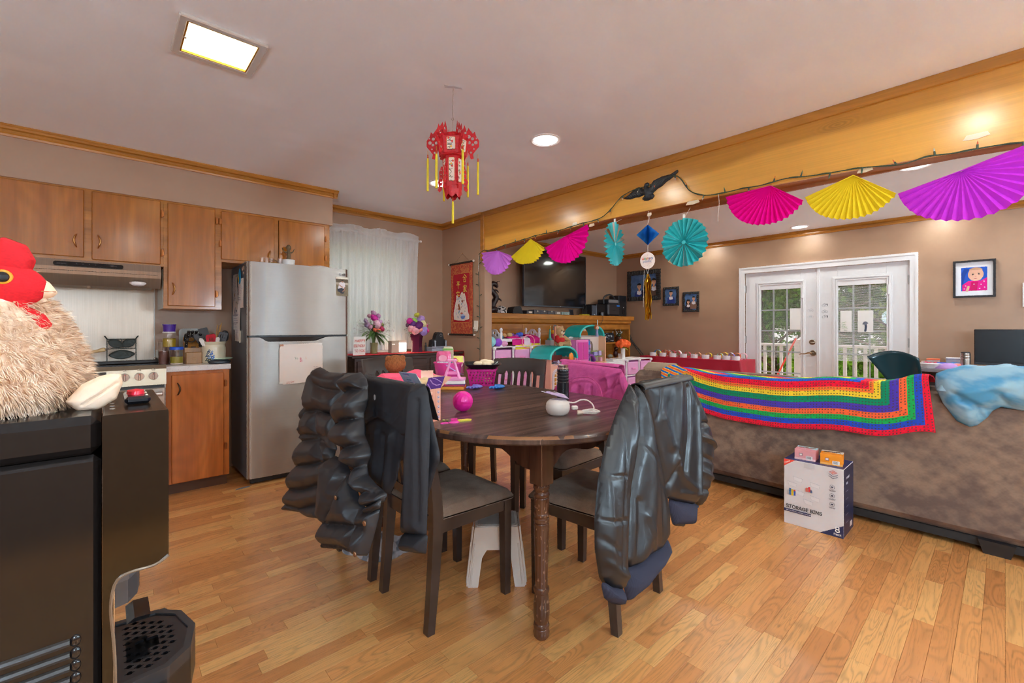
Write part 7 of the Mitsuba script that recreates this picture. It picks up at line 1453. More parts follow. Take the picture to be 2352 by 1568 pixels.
EZ = [(178, 238), (235, 215), (300, 172), (340, 165), (372, 185), (385, 205), (388, 165), (402, 143), (425, 142), (442, 156), (436, 166), (430, 175), (436, 200), (460, 165), (480, 140), (560, 122), (640, 122), (700, 98), (706, 118), (680, 140), (640, 165), (600, 180), (560, 210), (520, 222), (495, 240), (474, 256), (490, 285), (472, 305), (430, 314), (395, 310), (370, 290), (382, 272), (398, 262), (388, 252), (340, 262), (300, 258), (250, 262), (215, 255)]
eo_ = [((x - 430) * 0.00085, -(y - 215) * 0.00078) for x, y in EZ]
def eagle_h(x, y, d):
 r = 0.014 * (1 - np.exp(-d / 0.008))
 body = 0.018 * np.exp(-((x + 0.008) / 0.022) ** 2 - ((y + 0.01) / 0.05) ** 2)
 feather = 0.0035 * np.abs(np.sin((x * 0.9 - np.sign(x) * y * 0.8) * 190)) * (np.abs(x) > 0.03) + 0.003 * np.abs(np.sin(x * 260)) * (y < -0.045)
 return r + body + feather * np.clip(d / 0.006, 0, 1)
part(eg, "body", frame(pillow(eo_, 0.0045, eagle_h, lambda x, y, d: 0 * x, rim=0.002), (2.979, 1.778, 2.232), (0, -1, 0), (0, 0, 1)), M("eagle_iron", "1d2024", 0.45, metal=0.2), True)
# living room: mantel wall
M_MAN = M("mantel_wood", proc(lambda p, n, uv: wood_rgb(p.x, p.z, p.y, "b8752c", "8d571d", "c98c3e", 7.0)), 0.28)
M_MANP = M("panel_wood", proc(lambda p, n, uv: wood_rgb(p.x, p.z, p.y, "a8682c", "80491a", "b97c38", 3.0)), 0.16)
mn = thing("mantel_unit", "long orange wooden built-in with mantel shelf under the television", "mantel")
part(mn, "shelf", box(3.12, 6.47, 4.12, WY, 1.318, 1.386, 0.006), M_MAN, False)
part(mn, "cornice", frame(prism([(0, 0), (0.05, 0.02), (0.055, 0.062), (0, 0.062)], 3.3), (3.12, 4.2, 1.256), (0, -1, 0), (0, 0, 1), (1, 0, 0)), M_MAN, False)
part(mn, "niche_rail", box(3.12, 3.985, 4.185, 4.21, 1.13, 1.256, 0.003), M_MANP, False)
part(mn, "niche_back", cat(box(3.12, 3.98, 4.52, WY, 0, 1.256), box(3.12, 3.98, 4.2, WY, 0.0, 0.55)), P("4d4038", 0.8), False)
part(mn, "post", box(3.985, 4.045, 4.18, WY, 0, 1.256, 0.003), M_MAN, False)
part(mn, "panel", box(4.045, 5.5, 4.2, 4.22, 0, 1.256, 0.003), M_MANP, False, label="glossy plywood panel")
part(mn, "post", box(5.5, 5.60, 4.18, WY, 0, 1.256, 0.003), M_MAN, False)
part(mn, "bookcase", cat(box(5.6, 6.44, 4.5, WY, 0, 1.256), box(6.40, 6.44, 4.18, WY, 0, 1.256), box(5.6, 6.44, 4.18, 4.2, 1.175, 1.256)), M_MAN, False)
for z in (0.97, 0.715, 0.4):
 part(mn, "bookshelf", box(5.6, 6.40, 4.2, 4.5, z - 0.02, z, 0.003), M_MAN, False)
single("round_tray", "pale round tray standing in the dark niche under the mantel", "tray", tr(cyl(0.17, -0.008, 0.008, 40, b=0.004), (3.68, 4.42, 1.0), rx=80), P("8d8166", 0.5))
tvs = thing("television", "large black flat television above the mantel", "television")
part(tvs, "screen", tr(box(-0.665, 0.665, -0.012, 0.012, -0.385, 0.395, 0.004), (4.89, 4.42, 1.905), rx=0), M("tv_glass", "08090b", 0.09, spec=0.7), False)
part(tvs, "bezel", cat(box(4.222, 5.558, 4.404, 4.436, 1.503, 1.523, 0.002), box(4.222, 4.229, 4.404, 4.436, 1.523, 2.305), box(5.551, 5.558, 4.404, 4.436, 1.523, 2.305), box(4.222, 5.558, 4.404, 4.436, 2.30, 2.306)), P("4c5560", 0.3, 0.5), False)
part(tvs, "wall_mount", box(4.7, 5.1, 4.43, WY, 1.7, 2.0), M_BLACKP, False)
part(tvs, "mark", box(4.95, 4.975, 4.402, 4.405, 1.508, 1.517), P("d8d8da", 0.3), False)
MZ = 1.387
dg = thing("dragon_carving", "dark wooden dragon carving at the left end of the mantel", "carving")
DK = P("231415", 0.35)
p_ = spline([(3.585, 4.32, MZ + 0.03), (3.60, 4.32, MZ + 0.12), (3.635, 4.30, MZ + 0.19), (3.59, 4.30, MZ + 0.26), (3.555, 4.31, MZ + 0.31), (3.58, 4.31, MZ + 0.37), (3.625, 4.3, MZ + 0.36), (3.65, 4.29, MZ + 0.325)], 60)
part(dg, "body", tube(p_, np.interp(np.linspace(0, 1, 60), [0, 0.3, 0.7, 0.9, 1], [0.05, 0.036, 0.03, 0.032, 0.014]), 12), DK)
part(dg, "crest", cat([tr(cyl(0.008, 0, 0.035, 6, r2=0.001), p_[k] + [-0.02, 0, 0.01], ry=-60 + k) for k in range(8, 58, 4)] + [tube(spline([p_[-4], p_[-4] + [0.01, 0, 0.05], p_[-4] + [0.05, 0, 0.06]], 8), [0.008] * 4 + [0.004] * 4, 6)]), DK)
part(dg, "foot", cat([tube(spline([p_[k], p_[k] + [0.05, -0.02, 0.015], p_[k] + [0.075, -0.03, -0.01]], 8), np.linspace(0.016, 0.008, 8), 8) for k in (18, 34)]), DK)
bs0 = tr(ball(0.065, s=(1.3, 1, 0.75)), (3.585, 4.32, MZ + 0.047)); bs0.vertices = bs0.vertices + 0.012 * (meshkit.fbm(np.array(bs0.vertices) * 40, 3, 2)[:, None] - 0.5)
part(dg, "base", bs0, DK)
sk1 = thing("painted_helmet", "small black and white painted dome beside the dragon", "ornament")
part(sk1, "dome", tr(lathe([(0, 0), (0.07, 0), (0.075, 0.03), (0.06, 0.075), (0.03, 0.096), (0, 0.1)], 28), (3.72, 4.30, MZ)), M("skull_paint", proc(lambda p, n, uv: mix(C3("cfc8c4"), C3("2a2828"), smoothstep(0.52, 0.56, noise(p.x * 60, p.y * 60, p.z * 45)))), 0.4))
cp = thing("black_cap", "black cap lying on the mantel left of the boxes", "cap")
part(cp, "crown", frame(prism([(0, 0), (0.19, 0), (0.15, 0.095), (0.12, 0.1), (0.03, 0.085), (0.01, 0.05)], 0.12), (3.88, 4.38, MZ), (1, 0, 0), (0, 0, 1)), P("17171a", 0.6), False)
for k, (x0, x1, h_, lab, c_) in enumerate(((4.10, 4.21, 0.05, "black box with a pale label on the mantel, first of the row", "2e2c30"), (4.23, 4.36, 0.062, "dark box with a white knob on the mantel, second of the row", "3c3a42"), (4.365, 4.50, 0.056, "dark box with a white knob on the mantel, third of the row", "3c3a42"), (4.51, 4.64, 0.05, "low grey box on the mantel under the television", "48464c"), (4.65, 4.77, 0.048, "low tan box on the mantel under the television", "6a625c"))):
 t = thing("storage_box", lab, "box", "small boxes in a row on the mantel")
 part(t, "case", box(x0, x1, 4.22, 4.34, MZ, MZ + h_, 0.004), P(c_, 0.4), False)
 part(t, "label" if k in (0, 4) else "knob", box(x0 + 0.03, x1 - 0.02, 4.216, 4.221, MZ + 0.012, MZ + 0.036) if k in (0, 4) else ball(0.012, (x0 + 0.06, 4.215, MZ + 0.04), sub=2), P("d8d2c6", 0.5), False)
for k in range(5):
 single("tea_light", "small pale glass tea light in a row on the mantel", "tea light", lathe([(0, 0), (0.014, 0), (0.017, 0.045), (0.014, 0.045), (0.012, 0.006), (0, 0.006)], 12, (4.82 + k * 0.035, 4.25, MZ)), P("93aaa4", 0.25), group="tea lights on the mantel")
single("small_frame", "small black picture frame leaning on the mantel under the television", "frame", tr(box(-0.06, 0.06, -0.006, 0.006, 0, 0.085, 0.003), (5.06, 4.27, MZ), rx=-10, rz=14), P("1f2228", 0.3), False)
pt_ = thing("toy_plant", "tiny dark twiggy plant in a yellow dish on the mantel", "plant")
part(pt_, "dish", box(5.24, 5.42, 4.22, 4.28, MZ, MZ + 0.018, 0.006), P("c8b42c", 0.4), False)
part(pt_, "twigs", cat([tube(spline([(5.28 + k * 0.018, 4.25, MZ + 0.017), (5.27 + k * 0.02, 4.25, MZ + 0.07), (5.24 + k * 0.026, 4.24, MZ + 0.09 + 0.03 * (k % 3))], 6), 0.004, 5) for k in range(7)]), P("22221e", 0.7))
for (x0, x1, y0, h_, nm, lab) in ((5.50, 5.615, 4.24, 0.165, "small_speaker", "small grey black speaker on the mantel beside the television"), (6.24, 6.46, 4.26, 0.345, "tall_speaker", "tall black floor speaker standing at the mantel's right end")):
 t = thing(nm, lab, "speaker")
 part(t, "cabinet", box(x0, x1, y0, y0 + 0.2, MZ, MZ + h_, 0.006), P("15161a", 0.35), False)
 if nm == "small_speaker":
  part(t, "grille", box(x0 + 0.008, x1 - 0.008, y0 - 0.006, y0, MZ + 0.008, MZ + h_ - 0.008, 0.004), P("3d4653", 0.6), False)
  part(t, "badge", box(x0 + 0.04, x0 + 0.065, y0 - 0.008, y0 - 0.005, MZ + 0.012, MZ + 0.022), P("d0d2d6", 0.3), False)
 else:
  part(t, "port", tr(lathe([(0.022, 0), (0.036, 0), (0.036, 0.006), (0.026, 0.004), (0.022, -0.012), (0, -0.02)], 24), ((x0 + x1) / 2 + 0.02, y0, MZ + 0.075), rx=90, s=(0.8, 1.2, 1)), M_BLACKG)
  part(t, "tweeter", tr(cyl(0.008, 0, 0.004, 12), ((x0 + x1) / 2 + 0.02, y0, MZ + 0.15), rx=90), P("b0b2b6", 0.4))
single("subwoofer", "low black box speaker between the small speaker and the karaoke machine", "speaker", box(5.63, 5.87, 4.25, 4.47, MZ, MZ + 0.185, 0.008), P("0d0d0f", 0.3), False)
single("webcam", "little grey box in front of the low black speaker", "camera", box(5.70, 5.755, 4.2, 4.24, MZ, MZ + 0.06, 0.01), P("54565a", 0.3), False)
ka = thing("karaoke_machine", "black karaoke machine with carrying handle and silver panel on the mantel", "karaoke machine")
kx0, kx1 = 5.87, 6.18
part(ka, "case", box(kx0, kx1, 4.2, 4.44, MZ + 0.008, MZ + 0.20, 0.02), P("2b282a", 0.4), False)
part(ka, "hood", frame(prism(rrect(kx0 + 0.01, kx1 - 0.01, 0.18, 0.27, 0.03), 0.2), (0, 4.42, MZ), (1, 0, 0), (0, 0, 1)), P("202328", 0.35), 30)
part(ka, "display", frame(prism(rrect(kx0 + 0.02, kx1 - 0.03, 0.215, 0.262, 0.02), 0.012), (0, 4.222, MZ), (1, 0, 0), (0, 0, 1)), M("silver_panel", "b9bcc2", 0.25, metal=0.7), 30)
part(ka, "handle", tube(spline([(kx0 + 0.01, 4.3, MZ + 0.2), (kx0 + 0.012, 4.3, MZ + 0.29), (kx0 + 0.07, 4.3, MZ + 0.33), (kx1 - 0.06, 4.3, MZ + 0.33), (kx1 - 0.008, 4.3, MZ + 0.29), (kx1 - 0.004, 4.3, MZ + 0.2)], 36), 0.013, 10), P("33363a", 0.35))
part(ka, "blue_tag", box(kx0 + 0.21, kx0 + 0.29, 4.19, 4.2, MZ + 0.155, MZ + 0.178, 0.003), P("2a78d2", 0.4), False)
part(ka, "foot_rail", box(kx0, kx1, 4.2, 4.44, MZ, MZ + 0.008), M_BLACKP, False)
part(ka, "slot", box(kx0 + 0.06, kx0 + 0.22, 4.197, 4.2, MZ + 0.095, MZ + 0.098), M_BLACKG, False)
single("cable_bundle", "dark cables hanging from the mantel's right end to the floor", "cable", cat([tube(spline([(6.44, 4.3, MZ + 0.005), (6.49, 4.28, 1.30), (6.50 + 0.02 * k, 4.2, 1.0), (6.52, 4.02 - 0.04 * k, 0.75), (6.55, 3.95, 0.3), (6.56, 3.94, 0.01)], 30), 0.008, 6) for k in (0, 1)]), P("2b2622", 0.6))
single("thin_cable", "thin cable hanging down the front of the mantel shelf", "cable", tube(spline([(5.60, 4.20, MZ + 0.004), (5.60, 4.112, 1.375), (5.58, 4.11, 1.30), (5.53, 4.15, 1.2), (5.50, 4.17, 1.12)], 16), 0.003, 5), P("5a4636", 0.6))
bg = thing("black_handbag", "black and white marbled gift bag on the bookcase shelf", "bag")
part(bg, "bag", tr(pillow(sg.Polygon([(-0.16, 0), (0.16, 0), (0.14, 0.15), (-0.14, 0.15)]), 0.02, lambda x, y, d: 0.05 * (1 - np.exp(-d / 0.03)), rim=0.002), (6.0, 4.30, 0.972), rx=88), M("marbled", proc(lambda p, n, uv: mix(C3("24262c"), C3("a9aeb6"), smoothstep(0.56, 0.62, fbm(p.x * 28, p.y * 28, p.z * 40, 3)))), 0.5))
fp = thing("potted_plant", "small potted plant with white blossoms on the bookcase shelf", "potted plant")
part(fp, "pot", lathe([(0, 0), (0.05, 0), (0.065, 0.05), (0.055, 0.085), (0.048, 0.08), (0, 0.07)], 24, (6.27, 4.28, 0.971)), P("4a2a1c", 0.25))
rp = random.Random(9)
for k in range(16):
 a, e = rp.uniform(0, 6.28), rp.uniform(20, 75)
 part(fp, "leaf", tr(grid(blade(rp.uniform(0.06, 0.11), 0.014, 0.5)), (6.27, 4.28, 1.05), rx=e, rz=math.degrees(a)), P(rp.choice(["7d8a6a", "a9b09a", "5a6a48"]), 0.5), True)
part(fp, "blossoms", cat([ball(0.009, (6.22 + rp.uniform(-0.11, 0.09), 4.27 + rp.uniform(-0.06, 0.04), 1.10 + rp.uniform(0, 0.12)), sub=1) for _ in range(26)]), P("d8dad2", 0.6), kind="stuff")
fgm = thing("bear_figurine", "small dark red figurine on the lower bookcase shelf", "figurine")
part(fgm, "body", tr(ball(0.045, s=(0.9, 0.8, 1.3)), (6.20, 4.3, 0.776)), P("3a1c18", 0.4))
part(fgm, "head", ball(0.035, (6.20, 4.29, 0.858), sub=2), P("3a1c18", 0.4))
single("grey_ornament", "grey shell ornament on the lower bookcase shelf", "ornament", tr(ball(0.05, s=(1.2, 0.7, 0.6)), (6.05, 4.3, 0.745)), P("8d8a78", 0.5))
# toys and pink drawers
PINKB = M("pink_fabric", "dfa3d0", 0.85)
WPL = P("e4e2e6", 0.3)
def drawer_unit(lab, x0, x1, y0, y1, zt, cols, rows, h, grp="white framed units of pink fabric drawers"):
 t = thing("drawer_unit", lab, "drawer unit", grp)
 w = (x1 - x0) / cols
 part(t, "top", box(x0, x1, y0, y1, zt - 0.012, zt, 0.003), WPL, False)
 for i in range(cols + 1):
  for y in (y0 + 0.014, y1 - 0.014):
   part(t, "upright", cyl(0.012, 0, zt - 0.012, 10, (x0 + 0.014 + (x1 - x0 - 0.028) * i / cols, y, 0)), WPL)
  part(t, "cap", ball(0.022, (x0 + 0.014 + (x1 - x0 - 0.028) * i / cols, y0 + 0.004, zt - 0.02), sub=2), WPL)
 for r_ in range(rows):
  z1 = zt - 0.04 - r_ * (h + 0.045)
  part(t, "shelf", box(x0 + 0.01, x1 - 0.01, y0 + 0.01, y1 - 0.01, z1 - h - 0.022, z1 - h - 0.008), WPL, False)
  for i in range(cols):
   d_ = part(t, "drawer", box(x0 + w * i + 0.035, x0 + w * (i + 1) - 0.03, y0 + 0.004, y1 - 0.03, z1 - h, z1, 0.006), PINKB, False)
   cx_ = x0 + w * (i + 0.5)
   part(d_, "pull", box(cx_ - 0.045, cx_ + 0.045, y0 - 0.012, y0 + 0.004, z1 - 0.10, z1 - 0.075, 0.006), P("e58fc4", 0.7), False)
drawer_unit("white unit of pink fabric drawers with a doll bed on top", 3.12, 3.995, 3.73, 4.08, 1.0, 3, 4, 0.185)
drawer_unit("white unit of pink fabric drawers topped with papers and the orange flowers", 5.0, 5.96, 3.50, 3.85, 0.765, 3, 3, 0.17)
bdn = thing("doll_bed", "white toy doll bed heaped with bright blankets on the pink drawers", "doll bed")
for x in (3.26, 3.865):
 for y in (3.77, 4.0):
  part(bdn, "post", lathe([(0, 1.0), (0.018, 1.0), (0.016, 1.05), (0.02, 1.06), (0.014, 1.08), (0.018, 1.15), (0.012, 1.16), (0.019, 1.185), (0.012, 1.205), (0, 1.207)], 12, (x, y, 0)), WPL)
 hbp = sg.Polygon([(0, 0), (0.23, 0), (0.23, 0.05), (0.19, 0.08), (0.15, 0.115), (0.115, 0.125), (0.08, 0.115), (0.04, 0.08), (0, 0.05)]).difference(shapely.union_all([disc(0.07, 0.055, 0.018, n=5), disc(0.16, 0.055, 0.018, n=5), disc(0.115, 0.08, 0.018, n=5)]))
 part(bdn, "headboard", frame(prism(hbp, 0.012), (x - 0.006, 3.77, 1.07), (0, 1, 0), (0, 0, 1)), WPL, False)
part(bdn, "rail", cat(box(3.26, 3.865, 3.765, 3.78, 1.05, 1.085, 0.003), box(3.26, 3.865, 3.99, 4.005, 1.05, 1.085, 0.003), box(3.27, 3.86, 3.77, 4.0, 1.055, 1.065)), WPL, False)
bp = lambda x0, x1, z, col, nm, dr_: part(bdn, nm, solid_sheet([[(x, 3.755 - 0.004 * math.sin(x * 40) if k < 3 else 3.76 + 0.06 * (k - 2), (z - 0.03 * (3 - k)) if k < 3 else z + 0.01 * math.sin(x * 30 + k)) for x in np.linspace(x0, x1, 12)] for k in range(7)], 0.006), P(col, 0.8), True)
bp(3.42, 3.60, 1.10, "c9157c", "blanket", 0); bp(3.60, 3.72, 1.095, "e0c8d8", "blanket", 0); bp(3.70, 3.86, 1.115, "c9157c", "blanket", 0); bp(3.46, 3.86, 1.05, "e8d84a", "fringe", 0)
dolls = [(3.40, 1.12, "c49060"), (3.46, 1.125, "b8a070"), (3.52, 1.12, "6a4a8a"), (3.60, 1.125, "3a5ac0"), (3.66, 1.13, "4a6ad0"), (3.56, 1.105, "8a3a9a"), (3.35, 1.10, "3a6a8a")]
for k, (x, z, col) in enumerate(dolls):
 single("soft_toy", "small soft toy heaped on the doll bed, " + ["tan", "sandy", "violet", "royal blue", "bright blue", "purple", "teal blue"][k] + " coloured", "soft toy", tr(ball(0.032, s=(1.1, 1, 0.8), sub=2), (x, 3.88 - 0.03 * (k % 2), z)), P(col, 0.8), group="soft toys on the doll bed")
hp_ = spline([(3.66 + 0.10 * math.cos(a), 3.745, 1.045 + 0.075 * math.sin(a)) for a in np.linspace(0, 6.28, 14)[:-1]], 40, True)
single("pink_hoop", "pink toy hoop hanging over the doll bed's edge", "hoop", tube(hp_, 0.006, 8, caps=False), P("f08aa8", 0.4))
for k, (x, y, z, r, s, col, lab) in enumerate(((3.14, 3.80, 1.055, 0.055, (1, 1, 1.0), "8fd0d8", "pale turquoise round plush at the left end of the pink drawers"), (3.185, 3.84, 1.05, 0.045, (0.8, 1, 1.1), "2a6aa8", "blue plush behind the turquoise one on the pink drawers"), (3.235, 3.79, 1.045, 0.045, (1.2, 1, 1.0), "8a4ac0", "purple plush on the pink drawers beside the doll bed"), (3.30, 3.76, 1.03, 0.03, (1.6, 1, 1.0), "d89ac0", "pink plush lying before the doll bed"), (3.16, 3.86, 1.135, 0.03, (1, 1, 1.1), "8a6a42", "small brown plush peeping above the blue plush"))):
 single("small_plush", lab, "soft toy", tr(ball(r, s=s, sub=2), (x, y, z)), P(col, 0.85))
def arch_roof(t, x0, x1, y0, y1, z0, h_, nm="roof"):
 n = 14
 rows = []
 for j, y in enumerate(np.linspace(y0, y1, 10)):
  rows.append([((x0 + x1) / 2 - (x1 - x0) / 2 * math.cos(a), y, z0 + h_ * math.sin(a) ** 0.8 + 0.004 * (j % 2)) for a in np.linspace(0, np.pi, n)])
 rr0 = part(t, nm, solid_sheet(rows, 0.012), M("roof_teal", "22b0ac", 0.35) if "mat_roof_teal" not in scene else "mat_roof_teal", 30)
 part(rr0, "edge_rib", tube([(p[0], y0 - 0.004, p[2]) for p in rows[0]], 0.012, 8), P("38c8c2", 0.35))
PW_ = P("dca590", 0.5)
h1 = thing("toy_house", "peach toy house with a turquoise arched roof and arched window beside the pink drawers", "toy house")
part(h1, "wall", cat(box(3.67, 4.1, 3.40, 3.415, 0, 0.80, 0.004), box(3.67, 3.685, 3.40, 3.70, 0, 0.86), box(4.085, 4.1, 3.40, 3.70, 0, 0.86)), PW_, False)
part(h1, "gable", box(3.72, 4.085, 3.60, 3.61, 0.80, 0.88), P("8c3a34", 0.5), False)
arch_roof(h1, 3.655, 4.115, 3.395, 3.71, 0.85, 0.14)
wf = sg.Polygon([(0, 0), (0.15, 0), (0.15, 0.16)] + [(0.075 + 0.075 * math.cos(a), 0.16 + 0.085 * math.sin(a)) for a in np.linspace(0, np.pi, 12)] + [(0, 0.16)])
part(h1, "window_frame", frame(prism(wf.difference(wf.buffer(-0.028)), 0.012), (3.69, 3.40, 0.50), (1, 0, 0), (0, 0, 1)), P("cfc4cc", 0.4), False)
wp = part(h1, "window_panes", frame(prism(wf.buffer(-0.027), 0.004), (3.69, 3.40, 0.50), (1, 0, 0), (0, 0, 1)), P("b57a34", 0.4), False)
part(wp, "glazing_bars", cat(*[box(3.718, 3.812, 3.391, 3.396, z - 0.004, z + 0.004) for z in (0.56, 0.60, 0.65, 0.69)], box(3.761, 3.769, 3.391, 3.396, 0.52, 0.71)), P("e6dcd6", 0.4), False)
m, c = decal([(scribble(rng, -0.09, 0.01, 0.18, 0.02, 3, 0.006), "7a7aa8"), (disc(0, 0, 0.02), "b0a8c8")], (3.80, 3.40, 0.82), (1, 0, 0), (0, 0, 1))
part(h1, "sign", m, VC, False, color=c)
single("orange_balloon_toy", "orange oval toy disc at the toy house gable", "toy", tr(ball(0.04, s=(1, 0.4, 1.25)), (4.0, 3.385, 0.87)), P("f08a2c", 0.4))
h2 = thing("toy_house", "second toy house with a turquoise arched roof high behind the pink wardrobe", "toy house")
part(h2, "wall", cat(box(4.54, 5.03, 3.88, 3.9, 0.0, 1.10), box(4.54, 4.555, 3.70, 3.9, 0, 1.1), box(5.015, 5.03, 3.70, 3.9, 0, 1.1)), P("c9b8b0", 0.5), False)
arch_roof(h2, 4.53, 5.04, 3.69, 3.95, 1.08, 0.155)
m, c = decal([(text2("REL", 0.03, (0, 0), True), "e8f4f2")], (4.58, 3.685, 1.165), (1, 0, 0), (0, 0, 1))
part(h2, "lettering", m, VC, False, color=c)
h3 = thing("castle_playset", "open toy castle with lilac rooms and a pale arched wall by the orange flowers", "toy castle")
part(h3, "back_wall", frame(prism(sg.Polygon([(0, 0), (0.36, 0), (0.36, 0.32), (0.0, 0.32)]).difference(sg.Polygon([(0.1, 0.12)] + [(0.17 + 0.07 * math.cos(a), 0.2 + 0.07 * math.sin(a)) for a in np.linspace(np.pi, 0, 10)] + [(0.24, 0.12)])), 0.012), (4.46, 3.62, 0.77), (1, 0, 0), (0, 0, 1)), P("cfc2bc", 0.5), False)
part(h3, "edge", cat(box(4.82, 4.835, 3.5, 3.63, 0.765, 1.095, 0.004), box(4.46, 4.83, 3.48, 3.63, 0.757, 0.77, 0.004)), P("e2b08c", 0.5), False)
part(h3, "tower", cat(box(4.44, 4.56, 3.54, 3.62, 0.79, 1.06, 0.004)), P("6a5a92", 0.5), False)
part(h3, "floors", cat(box(4.57, 4.80, 3.52, 3.62, 0.90, 0.908), box(4.57, 4.80, 3.52, 3.62, 0.835, 0.842)), P("8a9a5a", 0.5), False)
for k, (x, z, w, h_, col) in enumerate(((4.455, 0.99, 0.05, 0.05, "2f6ac0"), (4.51, 0.95, 0.03, 0.05, "a89ac8"), (4.455, 0.90, 0.06, 0.03, "8a7ab8"), (4.6, 0.85, 0.07, 0.05, "9a90c8"), (4.69, 0.85, 0.05, 0.06, "b8a8d8"), (4.57, 0.775, 0.05, 0.06, "3a4a9a"), (4.72, 0.775, 0.04, 0.05, "d89aa8"))):
 part(h3, "furniture", box(x, x + w, 3.50 + 0.01 * (k % 2), 3.54, z, z + h_, 0.004), P(col, 0.5), False)
part(h3, "slide", tube(spline([(4.44, 3.50, 0.80), (4.47, 3.49, 0.86), (4.53, 3.49, 0.855), (4.57, 3.485, 0.79)], 20), 0.028, 10, flat=0.6), P("7a3a92", 0.4))
ww_ = thing("doll_wardrobe", "bright pink toy wardrobe with two tall doors behind the sweatshirt", "toy wardrobe")
part(ww_, "case", box(4.19, 4.425, 3.46, 3.56, 0.70, 1.06, 0.006), P("e87ac0", 0.35), False)
for x in (4.215, 4.315):
 part(ww_, "door", box(x, x + 0.085, 3.452, 3.46, 0.82, 1.03, 0.003), P("cf3a9c", 0.25), False)
part(ww_, "emblem", frame(prism(disc(0, 0, 0.04, 0.02), 0.004), (4.31, 3.46, 0.765), (1, 0, 0), (0, 0, 1)), P("5a2060", 0.3), False)
single("white_toy_panel", "white scalloped toy panel left of the pink wardrobe", "toy", frame(prism(sg.Polygon([(0, 0), (0.07, 0), (0.07, 0.36), (0.0, 0.36)]).union(shapely.union_all([disc(0.0, 0.04 + 0.06 * k, 0.014, n=4) for k in range(6)])), 0.02), (4.11, 3.56, 0.70), (1, 0, 0), (0, 0, 1)), P("ded6d8", 0.4), False)
single("toy_bench", "low pale stand under the pink wardrobe and castle", "stand", cat(box(4.12, 4.86, 3.45, 3.68, 0.665, 0.70, 0.004), box(4.12, 4.86, 3.45, 3.68, 0.70, 0.755, 0.004).apply_translation([0.34, 0, 0]).slice_plane([4.44, 0, 0], [1, 0, 0]), box(4.13, 4.16, 3.47, 3.66, 0, 0.665), box(4.82, 4.85, 3.47, 3.66, 0, 0.665)), WPL, False)
tb_ = thing("teddy_bear", "cream teddy bear in red sitting on the turquoise toy roof", "teddy bear")
CRM = M("bear_fur", proc(lambda p, n, uv: mix(C3("b08a5c"), C3("d4b284"), noise(p.x * 300, p.y * 300, p.z * 200))), 0.95, bump=lambda p, n, uv: 0.002 * noise(p.x * 300, p.y * 300, p.z * 300), eps=1.2e-3)
REDV = P("b82424", 0.85)
bo_ = np.array([3.93, 3.50, 0.99])
part(tb_, "body", tr(ball(0.065, s=(0.95, 0.85, 1.1)), bo_ + [0, 0, 0.07]), CRM)
part(tb_, "head", tr(ball(0.055, s=(1.0, 0.95, 0.95)), bo_ + [-0.01, -0.02, 0.175]), CRM)
part(tb_, "shirt", tr(ball(0.068, s=(0.96, 0.87, 0.75)), bo_ + [0, 0, 0.075]), REDV)
part(tb_, "muzzle", tr(ball(0.026, s=(1, 0.9, 0.85)), bo_ + [-0.02, -0.065, 0.163]), P("e8d8b8", 0.9))
part(tb_, "nose", ball(0.009, bo_ + [-0.026, -0.09, 0.172], sub=2), M_BLACKP)
for s in (-1, 1):
 part(tb_, "ear", tr(ball(0.02, s=(1, 0.6, 1)), bo_ + [-0.01 + s * 0.042, -0.01, 0.222]), CRM)
 part(tb_, "eye", ball(0.0055, bo_ + [-0.018 + s * 0.02, -0.068, 0.188], sub=1), M_BLACKP)
 part(tb_, "arm", tube([bo_ + [s * 0.055, -0.01, 0.11], bo_ + [s * 0.09, -0.05, 0.07], bo_ + [s * 0.085, -0.07, 0.055]], [0.026, 0.024, 0.024], 12), CRM if s > 0 else REDV)
 part(tb_, "leg", tube([bo_ + [s * 0.04, -0.03, 0.03], bo_ + [s * 0.075, -0.08, 0.028], bo_ + [s * 0.085, -0.10, 0.032]], [0.03, 0.028, 0.026], 12), CRM)
single("pink_toy_chair", "peach toy panel standing behind the teddy bear", "toy", tr(prism(rrect(-0.06, 0.06, 0, 0.24, 0.02), 0.02), (4.02, 3.62, 0.985), rx=90), P("d99a80", 0.5), False)
single("grey_toy_table", "grey toy shelf carrying small toys under the second turquoise roof", "toy", cat(box(4.12, 4.62, 3.74, 3.86, 1.04, 1.055, 0.003), box(4.14, 4.28, 3.76, 3.85, 0, 1.04), box(4.45, 4.6, 3.76, 3.85, 0, 1.04)), P("b4aeb0", 0.5), False)
for k, (x, y, z, r, s, col, lab) in enumerate(((4.22, 3.78, 1.10, 0.035, (1, 1, 1.2), "5a8a9a", "small teal toy on the grey toy shelf"), (4.27, 3.77, 1.075, 0.022, (1, 1, 1), "78b0d0", "pale blue ball on the grey toy shelf"), (4.33, 3.77, 1.08, 0.025, (1.3, 1, 1), "8f9ac8", "lavender blue toy on the grey toy shelf"), (4.30, 3.80, 1.12, 0.03, (0.9, 1, 1.6), "9a3a9c", "purple toy standing on the grey toy shelf"), (4.46, 3.78, 1.075, 0.02, (2.4, 1, 0.9), "e4e4e6", "white toy car on the grey toy shelf"), (4.20, 3.80, 1.15, 0.02, (1.4, 1, 0.8), "8ac83a", "lime green toy on the grey toy shelf"))):
 single("little_toy", lab, "toy", tr(ball(r, s=s, sub=2), (x, y, z)), P(col, 0.5), group="little toys on the toy shelf")
cu = thing("beaker_toy", "yellow and red toy bottle with a grey loop above the toy shelf", "toy")
part(cu, "cup", lathe([(0, 0), (0.024, 0), (0.034, 0.035), (0.03, 0.06), (0.018, 0.08), (0, 0.085)], 16, (4.14, 3.80, 1.055)), P("b82a5a", 0.4))
part(cu, "top", tr(ball(0.03, s=(1, 1, 0.9), sub=2), (4.14, 3.80, 1.15)), P("f0a82c", 0.4))
